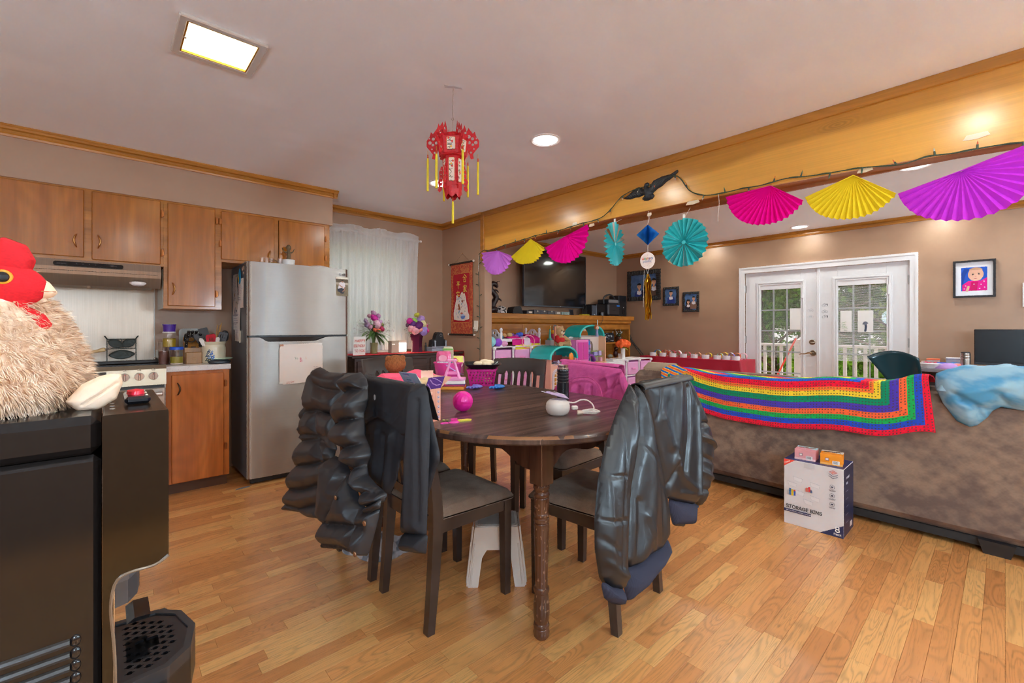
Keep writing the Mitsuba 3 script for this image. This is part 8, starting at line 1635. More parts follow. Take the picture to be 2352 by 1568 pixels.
part(cu, "loop", tube(spline([(4.15, 3.8, 1.17), (4.15, 3.8, 1.22), (4.18, 3.8, 1.24), (4.205, 3.8, 1.22), (4.20, 3.8, 1.10)], 20), 0.006, 6), P("6a7078", 0.4))
ds = thing("statuette", "small turquoise statuette with a raised torch among the toys", "statuette")
part(ds, "base", box(4.04, 4.09, 3.76, 3.80, 1.055, 1.075), P("4aa090", 0.5), False)
part(ds, "figure", lathe([(0, 0.02), (0.018, 0.02), (0.014, 0.09), (0.008, 0.11), (0.011, 0.125), (0, 0.14)], 12, (4.065, 3.78, 1.055)), P("5ab8a4", 0.5))
part(ds, "arm", tube([(4.072, 3.78, 1.15), (4.08, 3.78, 1.20), (4.08, 3.78, 1.23)], [0.006, 0.005, 0.007], 6), P("d8b878", 0.5))
single("statuette_plinth", "pale plinth under the turquoise statuette", "plinth", box(4.03, 4.105, 3.74, 3.83, 0, 1.0545, 0.003), P("b4aeb0", 0.5), False)
dl = thing("doll", "small doll with red hair standing in front of the second turquoise roof", "doll")
part(dl, "body", lathe([(0, 0), (0.026, 0), (0.014, 0.06), (0.02, 0.085), (0, 0.1)], 14, (4.80, 3.62, 1.09)), P("8a92b8", 0.5))
part(dl, "head", ball(0.026, (4.80, 3.62, 1.205), sub=2), P("e0b498", 0.5))
part(dl, "hair", tr(ball(0.031, s=(1, 0.9, 1.0), sub=2), (4.80, 3.632, 1.213)), P("a85a28", 0.6))
part(dl, "arm", tube([(4.81, 3.62, 1.17), (4.815, 3.62, 1.25), (4.812, 3.62, 1.31)], [0.007, 0.006, 0.007], 6), P("dfe6ea", 0.5))
ov_ = thing("orange_flower_vase", "slim white vase with bright orange silk flowers on the right pink drawers", "vase")
vo = (5.40, 3.62, 0.766)
part(ov_, "vase", lathe([(0, 0), (0.034, 0), (0.03, 0.02), (0.03, 0.14), (0.033, 0.15), (0.027, 0.15), (0.025, 0.02), (0, 0.02)], 20, vo), P("e8e6e2", 0.3))
of_ = thing("orange_flowers", "bunch of bright orange silk flowers in the slim white vase", "flowers")
for k in range(13):
 a = k * 2.4
 r_ = 0.028 * math.sqrt(k)
 part(of_, "flower", tr(_HEAD, (vo[0] + r_ * math.cos(a), vo[1] + r_ * math.sin(a) * 0.7, vo[2] + 0.19 + 0.05 * math.cos(r_ * 14)), rx=rp.uniform(30, 80), rz=k * 50, s=(0.04,) * 3), P("f2672a", 0.7), True)
for k in range(8):
 part(of_, "leaf", tr(grid(blade(0.12, 0.014, 0.4)), (vo[0], vo[1], vo[2] + 0.16), rx=rp.uniform(0, 40), rz=k * 45 + 20), P("8aa040", 0.5), True)
for k, (x, y, w, lab) in enumerate(((5.2, 3.65, 0.14, "printed sheets lying on the right pink drawers"), (5.62, 3.66, 0.16, "colourful worksheets lying right of the orange flowers"))):
 t = thing("worksheet", lab, "paper", "sheets on the right pink drawers")
 part(t, "sheet", box(x - w, x + w, y - 0.1, y + 0.1, 0.766, 0.772), PAPER, False)
 m, c = decal([(disc(rp.uniform(-0.12, 0.12), rp.uniform(-0.08, 0.08), 0.02), rp.choice(["c83a3a", "3a6ac0", "8a9ab0", "d8d8dc"])) for _ in range(9)], (x, y, 0.772), (1, 0, 0), (0, 1, 0))
 part(t, "print", m, VC, False, color=c)
single("glass_cup", "small clear glass standing at the foot of the orange flower vase", "glass", lathe([(0, 0.002), (0.026, 0.002), (0.032, 0.075), (0.029, 0.075), (0.024, 0.008), (0, 0.008)], 18, (5.30, 3.60, 0.772)), GL)
# back wall: pictures
FRM = M("carved_frame", proc(lambda p, n, uv: mix(C3("1e1d20"), C3("3a3836"), noise(p.y * 120, p.z * 120, 2))), 0.45)
def person(x, z, s, hair, top, skin="d2a184", lh=False, collar=None):
 it = []
 if lh:
  it += [(sg.Polygon([(x - 0.55 * s, z - 1.7 * s), (x - 0.55 * s, z), (x - 0.3 * s, z + 0.6 * s), (x + 0.3 * s, z + 0.6 * s), (x + 0.55 * s, z), (x + 0.55 * s, z - 1.7 * s)]).buffer(0.08 * s), hair)]
 it += [(sg.Polygon([(x - 0.95 * s, z - 2.6 * s), (x - 0.85 * s, z - 1.1 * s), (x - 0.3 * s, z - 0.72 * s), (x + 0.3 * s, z - 0.72 * s), (x + 0.85 * s, z - 1.1 * s), (x + 0.95 * s, z - 2.6 * s)]), top)]
 if collar:
  it += [(sg.Polygon([(x - 0.45 * s, z - 1.35 * s), (x - 0.4 * s, z - 0.75 * s), (x + 0.4 * s, z - 0.75 * s), (x + 0.45 * s, z - 1.35 * s), (x, z - 1.5 * s)]), collar)]
 it += [(rect(x - 0.15 * s, z - 0.9 * s, x + 0.15 * s, z - 0.4 * s), skin), (disc(x, z, 0.38 * s, 0.5 * s), skin)]
 it += [(disc(x, z + 0.1 * s, 0.42 * s, 0.46 * s).intersection(rect(x - s, z + 0.2 * s, x + s, z + s)), hair)]
 it += [(disc(x - 0.15 * s, z + 0.04 * s, 0.045 * s), "2a2020"), (disc(x + 0.15 * s, z + 0.04 * s, 0.045 * s), "2a2020"), (rect(x - 0.12 * s, z - 0.25 * s, x + 0.12 * s, z - 0.2 * s), "a85a52")]
 return it
def portrait(lab, ya, yb, za, zb, people, bw):
 t = thing("portrait", lab, "picture", "portraits in carved black frames")
 w, h_ = ya - yb, zb - za
 cy, cz = (ya + yb) / 2, (za + zb) / 2
 o = sg.Polygon([(x * (1 + 0.012 * math.sin(9 * y * 12)), y * (1 + 0.012 * math.sin(x * 60))) for x, y in np.array(rect(-w / 2, -h_ / 2, w / 2, h_ / 2).segmentize(0.03).exterior.coords)[:-1]])
 inn = sg.Polygon([(x + 0.006 * math.sin(y * 70), y + 0.006 * math.sin(x * 70)) for x, y in np.array(rect(-w / 2 + bw, -h_ / 2 + bw, w / 2 - bw, h_ / 2 - bw).segmentize(0.02).exterior.coords)[:-1]])
 fr_ = [prism(o.difference(inn), 0.022)]
 for k in range(int(2 * (w + h_) / 0.03)):
  q = rect(-w / 2 + bw / 2, -h_ / 2 + bw / 2, w / 2 - bw / 2, h_ / 2 - bw / 2).exterior.interpolate(k * 0.03)
  vert = abs(abs(q.x) - (w / 2 - bw / 2)) < 1e-6
  fr_.append(tr(ball(1, s=(bw * 0.55, 0.007, 0.012) if vert else (0.007, bw * 0.55, 0.012), sub=1), (q.x, q.y, 0.02)))
 F = lambda m: frame(m, (BX, cy, cz), (0, -1, 0), (0, 0, 1))
 part(t, "frame", F(cat(fr_)), FRM, False)
 part(t, "canvas", F(prism(inn.buffer(0.004), 0.012)), M("canvas_blue", proc(lambda p, n, uv: mix(C3("33527c"), C3("5c7aa4"), fbm(p.y * 16, p.z * 16, 1, 3))), 0.4) if "mat_canvas_blue" not in scene else "mat_canvas_blue", False)
 items = [(g.intersection(inn), c_) for g, c_ in people]
 m, c = decal([(g, c_) for g, c_ in items if not g.is_empty and g.area > 1e-7], (BX - 0.0125, cy, cz), (0, -1, 0), (0, 0, 1), 0.0005)
 part(t, "figures", m, VC, False, color=c)
portrait("large family portrait in a carved black frame behind the gold tassel", 4.32, 3.71, 1.65, 2.15, person(-0.08, -0.01, 0.095, "17151a", "29387c", collar="e6e4ea") + person(0.055, 0.02, 0.095, "1a1418", "1f1c2c", lh=True) + person(0.19, 0.05, 0.10, "1b1816", "5a4238", collar="d8d4da"), 0.07)
portrait("small portrait of a girl in a blue dress in a carved black frame", 3.66, 3.40, 1.55, 1.842, person(0, 0.05, 0.07, "17151a", "29387c", collar="eceaf0"), 0.033)
portrait("small portrait of a couple in a carved black frame nearest the door", 3.333, 3.081, 1.445, 1.748, person(-0.04, 0.0, 0.055, "1a1418", "1f1c2c", lh=True, collar="e0dce0") + person(0.045, 0.05, 0.06, "1b1816", "77584a", collar="e6e2e4"), 0.033)
pb_ = thing("baby_picture", "black framed photo of a baby in bright pink right of the double door", "picture")
F = lambda m: frame(m, (BX, 0.215, 1.71), (0, -1, 0), (0, 0, 1))
part(pb_, "frame", tr(F(prism(rect(-0.152, -0.19, 0.152, 0.19).difference(rect(-0.134, -0.172, 0.134, 0.172)), 0.028)), (0, 0, 0)), P("131418", 0.3), False)
part(pb_, "mat_board", F(prism(rect(-0.136, -0.174, 0.136, 0.174), 0.008)), P("e6e8ee", 0.5), False)
pc_ = rect(-0.093, -0.122, 0.093, 0.118)
it = [(pc_, "2050b4"), (sg.Polygon([(-0.09, -0.1), (-0.06, 0.05), (-0.03, 0.1), (-0.07, 0.11), (-0.09, 0.06)]), "183c92"), (sg.Polygon([(-0.085, -0.122), (-0.085, -0.06), (-0.04, -0.02), (0.05, -0.02), (0.093, 0.01), (0.093, -0.122)]), "d81a86"), (sg.Polygon([(-0.03, -0.122), (-0.02, -0.03), (0.03, -0.03), (0.02, -0.122)]), "c2105e"), (disc(0.012, 0.045, 0.056, 0.068), "dfae94"), (disc(0.012, 0.085, 0.05, 0.03).intersection(rect(-0.06, 0.09, 0.08, 0.13)), "c89a7a"), (disc(0.012, 0.012, 0.045, 0.034), "e4b49c"), (disc(-0.008, 0.045, 0.0065), "2c2a34"), (disc(0.034, 0.047, 0.0065), "2c2a34"), (rect(-0.016, 0.056, 0.0, 0.0585), "a87a60"), (rect(0.026, 0.058, 0.042, 0.0605), "a87a60"), (disc(0.012, 0.025, 0.006, 0.004), "c88e78"), (disc(0.011, 0.003, 0.012, 0.004), "b8605c")]
it += [(disc(x, y, 0.005), "f4e8f0") for x, y in ((-0.06, -0.07), (-0.045, -0.1), (0.05, -0.06), (0.07, -0.03), (0.04, -0.1), (0.075, -0.09), (-0.07, -0.1), (0.0, -0.055))] + [(stroke([(-0.05, -0.12), (-0.04, -0.08)], 0.02), "e0ac94")]
m, c = decal(it, (BX - 0.0085, 0.215, 1.71), (0, -1, 0), (0, 0, 1), 0.0005)
part(pb_, "photo", m, VCG, False, color=c)
wf_ = thing("white_picture", "white framed picture at the right edge of the wall", "picture")
part(wf_, "frame", box(BX - 0.025, BX, -0.42, -0.112, 1.41, 1.645, 0.004), P("e8e8ea", 0.4), False)
part(wf_, "print", box(BX - 0.027, BX - 0.024, -0.39, -0.142, 1.44, 1.615), P("c8ccd2", 0.5), False)
# red table with the paper chain
rt = thing("red_cloth", "deep red cloth covering the long low table by the back wall", "tablecloth")
RC = M("red_cloth", proc(lambda p, n, uv: C3("a3122c") * (0.93 + 0.14 * noise(p.x * 200, p.y * 200, p.z * 200))), 0.55, sheen=0.4)
tz = 0.775
loop_ = [(6.05, 2.30), (6.05, 3.72), (6.50, 3.72), (6.50, 2.30)]
lo_ = sg.Polygon(loop_).buffer(0.03, quad_segs=3)
nL = 200
P_ = []
for k, z in enumerate(np.r_[[tz + 0.004, tz + 0.004, tz - 0.004], np.linspace(tz - 0.03, 0.25, 12)]):
 row = []
 for i in range(nL):
  q = lo_.exterior.interpolate(i / nL, normalized=True)
  w = 0.0 if k < 2 else min(1, (tz - z) / 0.25) * (0.02 + 0.022 * math.sin(i * 0.42) * (0.6 + 0.4 * math.sin(i * 0.11)) + (0.035 if math.hypot(q.x - 6.05, min(abs(q.y - 2.3), abs(q.y - 3.72))) < 0.12 else 0))
  c0 = np.array([6.275, 3.01])
  d = np.array([q.x, q.y]) - c0
  s_ = (0.96 if k == 0 else 1.0) * (1 + w / np.linalg.norm(d))
  row.append((c0[0] + d[0] * s_, c0[1] + d[1] * s_, z))
 P_.append(row)
part(rt, "skirt", grid(P_, wrap=True), RC, True)
part(rt, "top", prism(sg.Polygon([(p[0], p[1]) for p in P_[0]]), 0.002, tz + 0.003), RC, False)
tbl2 = thing("folding_table", "folding table hidden beneath the red cloth", "table")
part(tbl2, "top", box(6.05, 6.5, 2.3, 3.72, tz - 0.03, tz, 0.004), P("8a8a8c", 0.5), False)
for x in (6.1, 6.45):
 for y in (2.4, 3.62):
  part(tbl2, "leg", cyl(0.014, 0, tz - 0.03, 10, (x, y, 0)), P("4a4a4c", 0.5))
pc = thing("paper_chain", "paper chain of white loops with coloured links lying on the red cloth", "paper chain")
WH = P("e9e6ea", 0.7)
def loop_ring(c, r, w, ax, col):
 a = np.linspace(0, 2 * np.pi, 25)
 if ax == "z":
  g = [[(c[0] + r * 0.8 * math.cos(t), c[1] + r * math.sin(t), c[2] + h_) for t in a] for h_ in (0, w)]
 else:
  g = [[(c[0] + h_, c[1] + r * math.cos(t), c[2] + r * math.sin(t) * 0.9) for t in a] for h_ in (-w / 2, w / 2)]
 part(pc, "loop", solid_sheet(g, 0.0015), P(col, 0.7), True)
for i, y in enumerate(np.r_[np.linspace(3.58, 2.62, 7), [2.50, 2.38]]):
 loop_ring((6.13, y, tz + 0.006), 0.05, 0.052, "z", "e9e6ea")
for i, y in enumerate(np.linspace(3.50, 2.44, 8)):
 loop_ring((6.15, y, tz + 0.048), 0.042, 0.026, "x", ["e8d23a", "e8a070", "c8324a", "d84a5a", "e8a47c", "e8c83a", "9ad8c0", "6a6ac8"][i])
for i, (y, col) in enumerate(((3.58, "4a9ad8"), (3.46, "d87a5a"), (3.34, "b83a4a"), (2.5, "e8e8ec"), (2.42, "e07a4a"), (2.34, "e8a8b8"), (2.58, "e8c83a"), (3.40, "e9e6ea"), (3.25, "e9e6ea"))):
 loop_ring((6.27, y, tz + 0.05), 0.048, 0.04, "x", col)
# sofa with blankets
def suede(p, n, uv):
 a = fbm(p.x * 5 + 3, p.y * 5, p.z * 5, 4)
 b = fbm(p.x * 26, p.y * 26, p.z * 26, 3)
 return mix(C3("5c4a42"), C3("86705f"), smoothstep(0.35, 0.68, a * 0.6 + b * 0.4)) * (0.92 + 0.16 * noise(p.x * 160, p.y * 160, p.z * 160))
M_SUE = M("sofa_suede", proc(suede), 0.85, spec=0.25, sheen=0.4)
sf = thing("sofa", "long brown suede sofa with its back to the kitchen", "sofa")
part(sf, "back", box(3.49, 3.72, -1.35, 2.24, 0.075, 0.835, 0.045), M_SUE, 30)
part(sf, "seat_base", box(3.70, 4.40, -1.33, 2.22, 0.075, 0.42, 0.03), M_SUE, 30)
for k, (a, b) in enumerate(((-1.12, -0.08), (-0.07, 0.97), (0.98, 2.02))):
 part(sf, "seat_cushion", box(3.74, 4.44, a, b, 0.42, 0.55, 0.05), M_SUE, 30)
 part(sf, "back_cushion", box(3.70, 3.92, a, b, 0.53, 0.85, 0.07), M_SUE, 30)
for a, b in ((-1.35, -1.13), (2.03, 2.25)):
 part(sf, "arm", box(3.72, 4.42, a, b, 0.075, 0.64, 0.05), M_SUE, 30)
part(sf, "plinth", box(3.52, 4.38, -1.3, 2.2, 0.03, 0.074), P("14100e", 0.7), False)
for x in (3.54, 4.33):
 for y in (-1.2, 0.03, 2.12):
  part(sf, "foot", loft([(x, y, 0), (x, y, 0.075)], [0.035, 0.05], [0.05, 0.07]), P("17181b", 0.3), False)
cu_ = thing("sofa_cushion", "paler tan suede cushion at the sofa's left end", "cushion")
part(cu_, "cover", tr(box(-0.17, 0.17, -0.085, 0.085, 0, 0.245, 0.05), (3.655, 2.04, 0.655), rz=90), M("tan_suede", proc(lambda p, n, uv: mix(C3("95806c"), C3("b6a088"), fbm(p.x * 9, p.y * 9, p.z * 9, 3))), 0.85), 40)
BANDS = ["e2203a", "2a4cc0", "1fa050", "f0683c", "4a3aa8", "14805a", "f2d23a", "f07a38", "e61e3c", "2a5ac8", "1a9a52", "f0d040", "ef6e3a", "e2203a", "2a66c8", "2aa060", "f2d648", "ee6a3c", "de2038", "2a56c0"]
BW_ = [0.036, 0.036, 0.032, 0.036, 0.042, 0.042, 0.034, 0.022, 0.042, 0.036, 0.03, 0.028, 0.026, 0.036, 0.034, 0.03, 0.03, 0.03, 0.036, 0.04]
def blanket_color(p, n, uv):
 d = dr.minimum(uv.x, uv.y) + 0.002 * noise(uv.x * 90, uv.y * 90)
 c = C3(BANDS[0])
 acc = 0.0
 for col, w in zip(BANDS, BW_):
  c = dr.select(d >= acc, C3(col), c)
  acc += w
 horiz = uv.x > uv.y
 along = dr.select(horiz, uv.x, uv.y)
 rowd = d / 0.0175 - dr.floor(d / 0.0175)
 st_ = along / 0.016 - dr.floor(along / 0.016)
 hole_shade = (dr.abs(rowd - 0.5) < 0.17) & (dr.abs(st_ - 0.5) < 0.2) & (cell_rand(dr.floor(along / 0.016), dr.floor(d / 0.0175)) > 0.15)  # gaps painted as dark dots: shadow and sofa brown put into the colour
 c = dr.select(hole_shade, c * 0.0 + C3("4a3a36"), c)
 return c * (0.88 + 0.24 * noise(uv.x * 420, uv.y * 420, 3))
def crochet(p, n, uv):
 d = dr.minimum(uv.x, uv.y)
 along = dr.maximum(uv.x, uv.y)
 return 0.0022 * dr.square(dr.sin(d * 179)) * (0.6 + 0.4 * dr.sin(along * 393))
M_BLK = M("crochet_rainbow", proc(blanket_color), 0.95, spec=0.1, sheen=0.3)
nu, nv = 150, 60
P_, UV = [], []
for j in range(nv):
 t = j / (nv - 1) * 0.72
 row = []
 for i in range(nu):
  s = i / (nu - 1) * 1.60
  drop = 0.30 + 0.02 * math.sin(s * 2.0) - 0.045 * np.clip((s - 1.15) / 0.4, 0, 1)
  top_ = 0.852 + 0.085 * math.exp(-((s - 0.02) / 0.16) ** 2) + 0.035 * math.exp(-((s - 0.42) / 0.22) ** 2) + 0.028 * math.exp(-((s - 1.5) / 0.16) ** 2)
  wv = 0.006 * math.sin(s * 21 + 1.5 * math.sin(t * 9)) * (0.3 + t)
  if t < drop:
   x_, z_ = 3.468 - 0.012 - 0.006 * math.sin(s * 9 + t * 6) + wv, top_ - 0.012 - (drop - t)
  else:
   u_ = t - drop
   if u_ < 0.05:
    a_ = u_ / 0.05 * math.pi / 2
    x_, z_ = 3.456 + 0.03 * (1 - math.cos(a_)) + wv * (1 - u_ / 0.05), top_ - 0.012 + 0.014 * math.sin(a_)
   else:
    x_, z_ = 3.486 + (u_ - 0.05), top_ + 0.002 - 0.3 * max(0, u_ - 0.26) - 0.06 * (u_ - 0.05) + 0.006 * math.sin(s * 13 + u_ * 20)
  y_ = 0.281 + s - 0.018 * (1 - min(t / drop, 1)) * math.exp(-s / 0.1) + 0.012 * min(t / drop, 1) * math.exp(-s / 0.05)
  row.append((x_, y_, z_)); UV.append((s, t))
 P_.append(row)
sh_ = solid_sheet(P_, 0.007)
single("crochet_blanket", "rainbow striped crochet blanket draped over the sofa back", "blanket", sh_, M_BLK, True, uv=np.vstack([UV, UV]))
single("crochet_corner", "turned up blue and orange corner of a second crochet layer at the blanket's left end", "blanket", tr(solid_sheet([[(0.004 * math.sin(u * 20), u * 0.24, 0.045 * math.sin(u * 3.1) + v * 0.14) for u in np.linspace(0, 1, 20)] for v in np.linspace(0, 1, 8)], 0.007), (3.452, 1.70, 0.722)),
 M("crochet_corner", proc(lambda p, n, uv: dr.select(dr.sin((p.z - 0.35 * p.y) * 150) > 0.4, C3("2a6ac8"), dr.select(dr.sin((p.z - 0.35 * p.y) * 150) < -0.4, C3("f0683c"), C3("f2d23a"))) * (0.85 + 0.3 * noise(p.y * 300, p.z * 300))), 0.95), True)
VEL = M("velvet_blue", proc(lambda p, n, uv: mix(C3("8fb6cc"), C3("4f92ba"), smoothstep(0.38, 0.62, fbm(p.y * 7 + p.z * 5, p.z * 14 - p.y * 6, p.x * 8, 4)))), 0.8, sheen=0.8, spec=0.2)
bt_ = thing("velvet_throw", "pale blue velvet throw bundled over the sofa's right end", "throw")
vo_ = sg.Polygon([(0.265, 0.955), (0.215, 0.985), (0.10, 1.01), (-0.1, 1.02), (-0.35, 1.01), (-0.55, 0.98), (-0.6, 0.85), (-0.5, 0.78), (-0.3, 0.79), (-0.06, 0.79), (0.014, 0.80), (0.045, 0.775), (0.065, 0.735), (0.10, 0.69), (0.13, 0.675), (0.18, 0.70), (0.235, 0.79), (0.268, 0.88)]).buffer(-0.01).buffer(0.01)
def throw_h(x, y, d):
 h_ = 0.085 * (1 - np.exp(-d / 0.05)) + folds(x, y, 160, 9, 0.03, 71) * (1 - np.exp(-d / 0.04))
 for (xa, ya, xb, yb, w, a) in ((0.16, 0.82, 0.05, 0.775, 0.012, 0.03), (0.10, 0.79, 0.085, 0.735, 0.010, 0.03), (0.02, 0.86, -0.02, 0.81, 0.012, 0.022), (0.19, 0.86, 0.10, 0.81, 0.01, 0.018)):
  tt = np.clip(((x - xa) * (xb - xa) + (y - ya) * (yb - ya)) / ((xb - xa) ** 2 + (yb - ya) ** 2), 0, 1)
  h_ = h_ - a * np.exp(-(((x - xa - tt * (xb - xa)) ** 2 + (y - ya - tt * (yb - ya)) ** 2) / w ** 2)) * (1 - np.exp(-d / 0.02))
 return h_
part(bt_, "front", plane_x(3.478, 0.0)(pillow(vo_, 0.011, throw_h, lambda x, y, d: 0 * x)), VEL, True)
part(bt_, "top", tr(pillow(rect(-0.44, -0.13, 0.40, 0.15).buffer(0.03), 0.02, lambda x, y, d: 0.12 * (1 - np.exp(-d / 0.06)) + folds(x, y, 90, 7, 0.04, 73), lambda x, y, d: 0 * x), (3.60, -0.17, 0.865), rz=90), VEL, True)
NAVY, BWH = "1f2448", "d6d8de"
sbx = thing("storage_bin_box", "tall white and navy carton lettered STORAGE BINS on the floor behind the sofa", "box")
bx0, bx1, by0, by1, bz = 3.14, 3.38, 0.624, 0.930, 0.398
part(sbx, "carton", box(bx0, bx1, by0, by1, 0, bz, 0.002), P(BWH, 0.45), False)
part(sbx, "navy_side", box(bx0 + 0.004, bx1 - 0.002, by0 - 0.001, by0, 0.004, bz - 0.003), P("1d1f36", 0.4), False)
part(sbx, "navy_top", box(bx0 + 0.002, bx1 - 0.002, by0 + 0.002, by1 - 0.002, bz, bz + 0.0012), P("232c56", 0.4), False)
W, Hh = 0.306, 0.398
tub = lambda x, y, s=1.0: [(sg.Polygon([(x, y), (x + 0.052 * s, y - 0.008), (x + 0.046 * s, y - 0.032), (x + 0.006, y - 0.024)]), "c6cad2"), (sg.Polygon([(x + 0.002, y - 0.001), (x + 0.05 * s, y - 0.009), (x + 0.045 * s, y - 0.03), (x + 0.008, y - 0.023)]), "dcdfe5"), (stroke([(x, y), (x + 0.052 * s, y - 0.008)], 0.0014), "b2b8c2")]
it = [(sg.Polygon([(0, Hh), (0, Hh - 0.045), (0.06, Hh)]), "e2483a"), (text2("Utopia", 0.009, (0.004, Hh - 0.03), True, 33), "f4ece8"), (sg.Polygon([(0.19, 0), (W, 0), (W, 0.075)]), NAVY)]
for x, y in ((0.05, 0.30), (0.14, 0.285), (0.02, 0.265), (0.06, 0.22), (0.14, 0.205), (0.105, 0.175)):
 it += tub(x, y)
it += [(rect(0.115, 0.222, 0.15, 0.242), "b8a0a4"), (rect(0.118, 0.224, 0.13, 0.247), "c86a5a"), (rect(0.132, 0.226, 0.142, 0.255), "c8323c"), (rect(0.142, 0.222, 0.152, 0.238), "46587c"), (rect(0.022, 0.182, 0.066, 0.212), "a9b4c0"), (rect(0.03, 0.182, 0.04, 0.222), "2a5a8c"), (rect(0.042, 0.18, 0.053, 0.218), "d8c02c"), (rect(0.056, 0.182, 0.064, 0.212), "2c4a9c"), (rect(0.055, 0.21, 0.064, 0.218), "c83a3a")]
it += [(text2("STORAGE BINS", 0.020, (0.012, 0.102), True, sx=0.93), "2a2c34"), (rect(0.0, 0.078, 0.146, 0.094), NAVY), (text2("MULTIPURPOSE CLEAR PLASTIC BINS", 0.0055, (0.012, 0.083), True), "e8e8ee"), (text2("8", 0.032, (0.262, 0.03), True), "f0f0f4"), (text2("Pack", 0.012, (0.258, 0.012), True), "f0f0f4")]
for k in range(3):
 q = [(0.236, 0.372 - 0.012 * k), (0.256, 0.384 - 0.012 * k), (0.278, 0.372 - 0.012 * k), (0.256, 0.360 - 0.012 * k)]
 it.append((sg.Polygon(q).difference(sg.Polygon(q).buffer(-0.0022)) if k == 0 else stroke([q[0], q[3], q[2]], 0.0024), "b85a58" if k == 0 else "3a4262"))
it += [(sg.Polygon([(0.246, 0.372), (0.256, 0.378), (0.267, 0.372), (0.256, 0.366)]), "d88a84")]
for z in (0.285, 0.235, 0.185):
 it += [(disc(0.252, z, 0.0125).difference(disc(0.252, z, 0.0112)), "3a3f52"), (disc(0.252, z, 0.006, 0.0045), "3a3f52"), (rect(0.235, z - 0.0195, 0.27, z - 0.0175), "6a6e7c"), (rect(0.239, z - 0.024, 0.266, z - 0.022), "6a6e7c")]
it += [(rect(0.11, Hh - 0.03, 0.165, Hh), "c9cbd1")]
m, c = decal(it, (bx0, by1, 0), (0, -1, 0), (0, 0, 1), 0.0005)
part(sbx, "print", m, VC, False, color=c, label="STORAGE BINS lettering, bins and icons")
m, c = decal([(text2("STORAGE", 0.012, (0.05, 0.33), True), "c8cad6"), (text2("BINS", 0.012, (0.05, 0.30), True), "c8cad6")] + [(rect(0.04, 0.26 - 0.045 * k, 0.10, 0.262 - 0.045 * k), "7a7c90") for k in range(5)] + [(rect(0.14, 0.03, 0.19, 0.06), "e0e0e4")], (bx0 + 0.004, by0 - 0.001, 0), (1, 0, 0), (0, 0, 1), 0.0005)
part(sbx, "side_print", m, VC, False, color=c)
for lab, (x, y), rz, cl, alt in (("small pink printed box on the left of the storage carton", (3.235, 0.832), 4, "e2a0a8", ("a9d0d8", "7a4a44", "f0c8cc")), ("small orange printed box on the right of the storage carton", (3.235, 0.700), 8, "ee9324", ("d8d0c4", "4a3428", "f6b45c"))):
 t = thing("snack_box", lab, "box", "snack boxes on the storage carton")
 Q = lambda m: tr(m, (x, y, bz + 0.0015), rz=rz)
 part(t, "carton", Q(box(-0.05, 0.05, -0.055, 0.055, 0, 0.062, 0.002)), P(cl, 0.4), False)
 m, c = decal([(rect(-0.055, 0.0, 0.055, 0.012), alt[2]), (rect(0.005, 0.006, 0.04, 0.028), "e8e8ea")] + [(rect(0.01 + 0.004 * k, 0.01, 0.012 + 0.004 * k, 0.026), "6a6a70") for k in range(6)] + [(rect(-0.03, 0.025, -0.012, 0.04), "5a4a5a"), (rect(-0.028, 0.027, -0.014, 0.038), "e8d8d8")], (-0.0505, 0, 0), (0, -1, 0), (0, 0, 1), 0.0004)
 part(t, "front_print", Q(m), VC, False, color=c)
 m, c = decal([(sg.Polygon([(-0.055, 0.05), (0.055, 0.05), (0.055, -0.01), (-0.055, 0.02)]), alt[0])] + [(disc(-0.03 + 0.02 * k, 0.015 + 0.012 * (k % 2), 0.014, 0.009), alt[1]) for k in range(4)] + [(scribble(rng, -0.04, -0.02, 0.06, 0.01, 2, 0.005), alt[2])], (0, 0, 0.0625), (0, -1, 0), (1, 0, 0), 0.0004)
 part(t, "top_print", Q(m), VC, False, color=c)
# desk, monitor and green chair at the right
dsk = thing("desk", "grey topped desk along the back wall at the right", "desk")
dz = 0.815
part(dsk, "top", box(5.93, 6.52, -1.3, 0.63, dz - 0.035, dz, 0.006), P("7b7276", 0.3), False)
part(dsk, "edge_cap", box(5.925, 5.94, 0.60, 0.635, dz - 0.036, dz + 0.001, 0.004), P("d6d4d8", 0.3), False)
part(dsk, "panel", cat(box(5.98, 6.5, 0.55, 0.58, 0, dz - 0.035), box(5.98, 6.5, -1.25, -1.22, 0, dz - 0.035), box(6.47, 6.49, -1.22, 0.55, 0.3, dz - 0.035)), P("3a2a22", 0.5), False)
mo = thing("monitor", "black computer monitor on the desk", "monitor")
part(mo, "panel", box(6.16, 6.19, -0.36, 0.20, 0.86, 1.195, 0.004), P("0b0c0e", 0.25), False)
part(mo, "chin", box(6.152, 6.165, -0.36, 0.20, 0.86, 0.885, 0.003), P("1a1b1e", 0.35), False)
part(mo, "screen", box(6.155, 6.16, -0.345, 0.187, 0.89, 1.182), M("monitor_glass", "0d0f11", 0.3), False)
part(mo, "power_mark", tr(cyl(0.008, 0, 0.003, 14), (6.152, -0.03, 0.872), ry=-90), P("c8c8cc", 0.3))
part(mo, "stand", cat(box(6.18, 6.22, -0.12, -0.04, dz + 0.012, 0.9), box(6.08, 6.28, -0.2, 0.04, dz, dz + 0.014, 0.004)), P("141518", 0.3), False)
th_ = thing("steel_tumbler", "brushed steel tumbler left of the monitor", "tumbler")
part(th_, "body", lathe([(0, 0), (0.034, 0), (0.036, 0.004), (0.036, 0.10), (0.034, 0.105), (0.036, 0.11), (0.036, 0.125), (0.034, 0.13), (0.036, 0.135), (0.035, 0.155), (0, 0.155)], 30, (6.05, 0.255, dz)), M("tumbler_steel", "b4aca4", 0.22, metal=1.0))
part(th_, "lid", cyl(0.032, 0.155, 0.165, 28, (6.05, 0.255, dz), 0.003), P("2a2a2c", 0.4))
